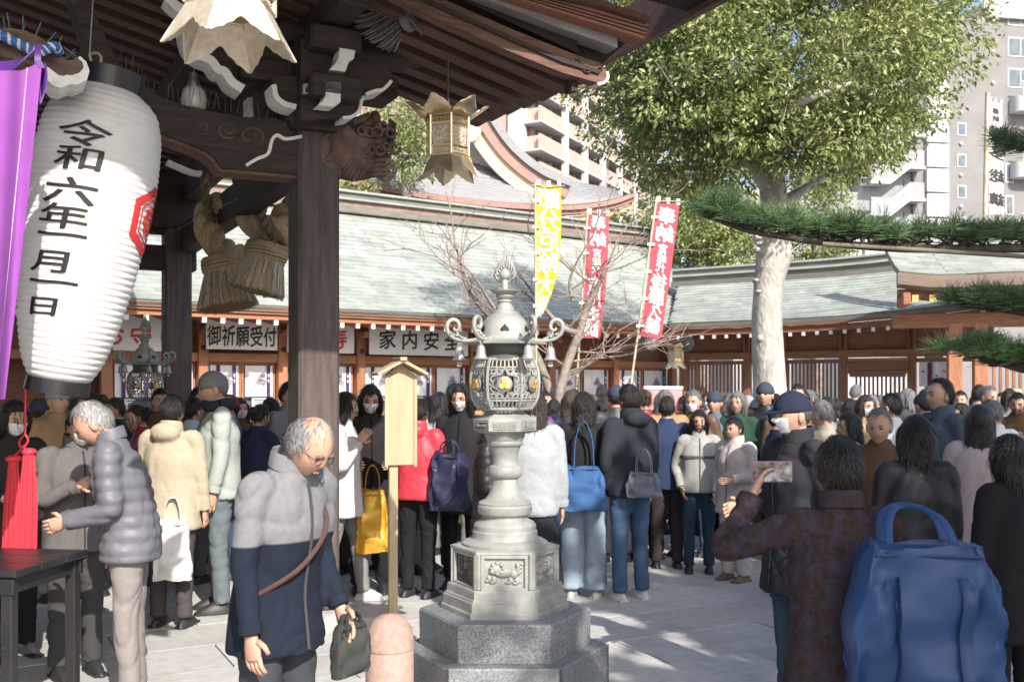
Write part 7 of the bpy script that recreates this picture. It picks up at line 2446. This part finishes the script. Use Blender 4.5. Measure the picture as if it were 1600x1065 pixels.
    MB().box((0, -.0062, 0), (.142, .002, .067)).build('phone_screen', sm_, ph)
    q = px(1458, 1060, 2.95)
    tote('blue_tote', 'large bright blue tote bag slung behind the person in brown jacket', (q.x, 3.03, .77), R(-6), .46, .46, .20, (.022, .06, .17), strap=.09, over=.19)
    P = Person(pose=('hang', 'hang'), hair='bob', voxel=.016, seed=21, fem=True, bulk=1.12, hem=.72)
    place(P, 'dark-haired person in black jacket seen from behind, right of the brown jacket', 1432, 5.2, 648, 172, (.024, .022, .024), black, jm=M_NYLON)
    P = Person(pose=('pocket', 'hang'), hair='receding', voxel=.016, seed=22, bulk=1.1, hem=.76)
    place(P, 'tall man in slate blue jacket looking left in front of the corridor opening', 1472, 7.6, 590, -78, (.075, .10, .13), (.05, .05, .06), hair=(.03, .03, .03))
    P = Person(pose=('hang', 'hang'), hair='bob', voxel=.016, seed=23, fem=True, bulk=1.15, hem=.60)
    place(P, 'curly dark-haired person in long black coat at the right edge', 1582, 4.7, 678, -160, (.014, .014, .015), black)
    P = Person(pose=('hang', 'hang'), hair='long', voxel=.018, seed=24, fem=True, bulk=1.1, hem=.66)
    place(P, 'person in pale pink coat behind the long black coat at right', 1530, 6.6, 632, 150, (.50, .40, .40), black)
    # ---------------- the crowd behind: a few builds, many people
    kinds = [Person(pose=('hang', 'hang'), hair='short', voxel=.022, seed=30, bulk=1.08, hem=.80),
             Person(pose=('pocket', 'pocket'), hair='short', voxel=.022, seed=31, bulk=1.12, hem=.76, mask=True, nod=R(6)),
             Person(pose=('hold', 'hang'), hair='bob', voxel=.022, seed=32, fem=True, bulk=1.08, hem=.66),
             Person(pose=('strap', 'hang'), hair='long', voxel=.022, seed=33, fem=True, bulk=1.05, hem=.72, mask=True),
             Person(pose=('pocket', 'hang'), hair='receding', voxel=.022, seed=34, bulk=1.12, hem=.78, nod=R(10)),
             Person(pose=('hang', 'pocket'), hair='short', hat='beanie', voxel=.022, seed=35, bulk=1.12, hem=.74),
             Person(pose=('pray', 'pray'), hair='bun', voxel=.022, seed=36, fem=True, bulk=1.05, hem=.70, nod=R(12)),
             Person(pose=('hang', 'hold'), hair='short', hat='cap', mask=True, voxel=.022, seed=37, bulk=1.1, hem=.80)]
    hn = ['with short hair', 'with a mask', 'with bobbed hair', 'with long hair and mask', 'with receding hair', 'in a knitted hat', 'with hair tied in a bun', 'in a cap and mask']
    cols = [('black', (.02, .02, .022)), ('charcoal', (.055, .055, .06)), ('navy', (.025, .035, .075)), ('beige', (.45, .38, .29)), ('white', (.68, .68, .67)), ('olive', (.11, .11, .055)), ('brown', (.13, .075, .045)),
            ('slate blue', (.11, .16, .23)), ('grey', (.24, .24, .25)), ('dark red', (.25, .03, .04)), ('pale blue', (.38, .46, .55)), ('dark green', (.03, .07, .045)), ('pink', (.55, .28, .30)), ('cream', (.60, .55, .44)), ('purple', (.13, .06, .17)), ('camel', (.36, .22, .10))]
    hairs = [DARKH, (.03, .02, .016), (.07, .045, .03), (.22, .22, .22), (.012, .011, .012)]
    spots = []
    rn = random.Random(77)
    # left and centre rows (photo column, depth), then the right rows
    for u, Y in ((150, 8.2), (88, 8.0), (222, 8.6), (250, 9.6), (402, 8.7), (450, 9.2), (375, 10.2), (480, 11.0), (560, 10.4), (612, 10.8), (668, 10.2), (708, 11.2), (330, 11.5), (430, 12.2), (640, 12.6), (590, 13.5), (520, 13.2), (735, 12.8), (60, 9.0), (120, 9.6), (185, 9.4), (310, 9.6), (360, 8.9), (425, 9.9), (472, 9.7), (505, 9.0), (548, 9.3), (600, 9.4), (632, 9.1), (685, 9.2), (745, 9.6), (770, 11.5), (800, 10.3), (840, 9.2), (850, 11.6)):
        spots.append((u, Y, 'left'))
    u = 866
    rows = [(9.8, 42, 880, 1290), (11.2, 40, 862, 1400), (12.8, 37, 858, 1580), (14.4, 36, 862, 1590)]
    for Y, du, ua, ub in rows:
        u = ua + rn.uniform(0, 15)
        while u < ub:
            spots.append((u, Y + rn.uniform(-.5, .5), 'right')); u += du * rn.uniform(.75, 1.3)
    for u, Y in ((1330, 7.2), (1375, 6.2), (1395, 8.6), (1350, 9.6), (1290, 7.8), (1505, 9.2), (1555, 8.0), (1590, 10.0), (1445, 9.8), (1215, 8.2), (1186, 10.2), (1540, 11.2)):
        spots.append((u, Y, 'right'))
    marks = [(70, 'below the white paper lantern'), (215, 'beside the second bronze lantern'), (280, 'before the rear pillar'), (380, 'between the two dark pillars'), (490, 'beside the near pillar'), (600, 'near the wooden notice post'), (700, 'left of the bronze lantern'),
             (870, 'below the yellow banner'), (920, 'below the middle red banner'), (990, 'below the leaning red banner'), (1060, 'below the small corridor lantern'), (1120, 'left of the big trunk'), (1205, 'before the big trunk'), (1270, 'right of the big trunk'), (1370, 'before the corridor door'), (1460, 'before the curtained opening'), (1550, 'under the right pine boughs')]
    used = set(); cnt = {}
    for i, (u, Y, side) in enumerate(spots):
        place_ = min(marks, key=lambda q: abs(q[0] - u))[1]
        near = 'front' if Y < 9.5 else ('middle' if Y < 12 else 'back')
        for tr_ in range(200):
            k = rn.randrange(len(kinds)); c = rn.randrange(len(cols))
            key = (k, c, place_)
            if rn.random() < .86 and cols[c][0] not in ('black', 'charcoal', 'navy', 'grey', 'slate blue', 'brown'): continue
            if key not in used and (tr_ > 100 or (c, place_) not in cnt): break
        used.add(key); cnt[(c, place_)] = 1
        h = rn.uniform(1.55, 1.74) + (.03 if k in (0, 4, 5) else -.04)
        face = rn.choice((180, 160, 200, 175, 90, -80, 20, -30, 140, -140)) if side == 'right' else rn.choice((-60, -100, 150, 170, 30, 60))
        n_, col = cols[c]
        place(kinds[k], f'person in {n_} coat {hn[k]} {place_}', u, Y, 0, face, col, rn.choice(((.03, .03, .035), (.05, .08, .14), (.08, .07, .06), (.2, .19, .17))), h=h,
              hair=(rn.choice(hairs) if k != 4 else (.25, .25, .25)), jm=rn.choice((M_CLOTH, M_NYLON)), group='worshippers crowding the court', hat=rn.choice(((.05, .06, .09), (.3, .3, .3), (.2, .05, .05))))


build_people()

bpy.data.scenes.remove(TMP)
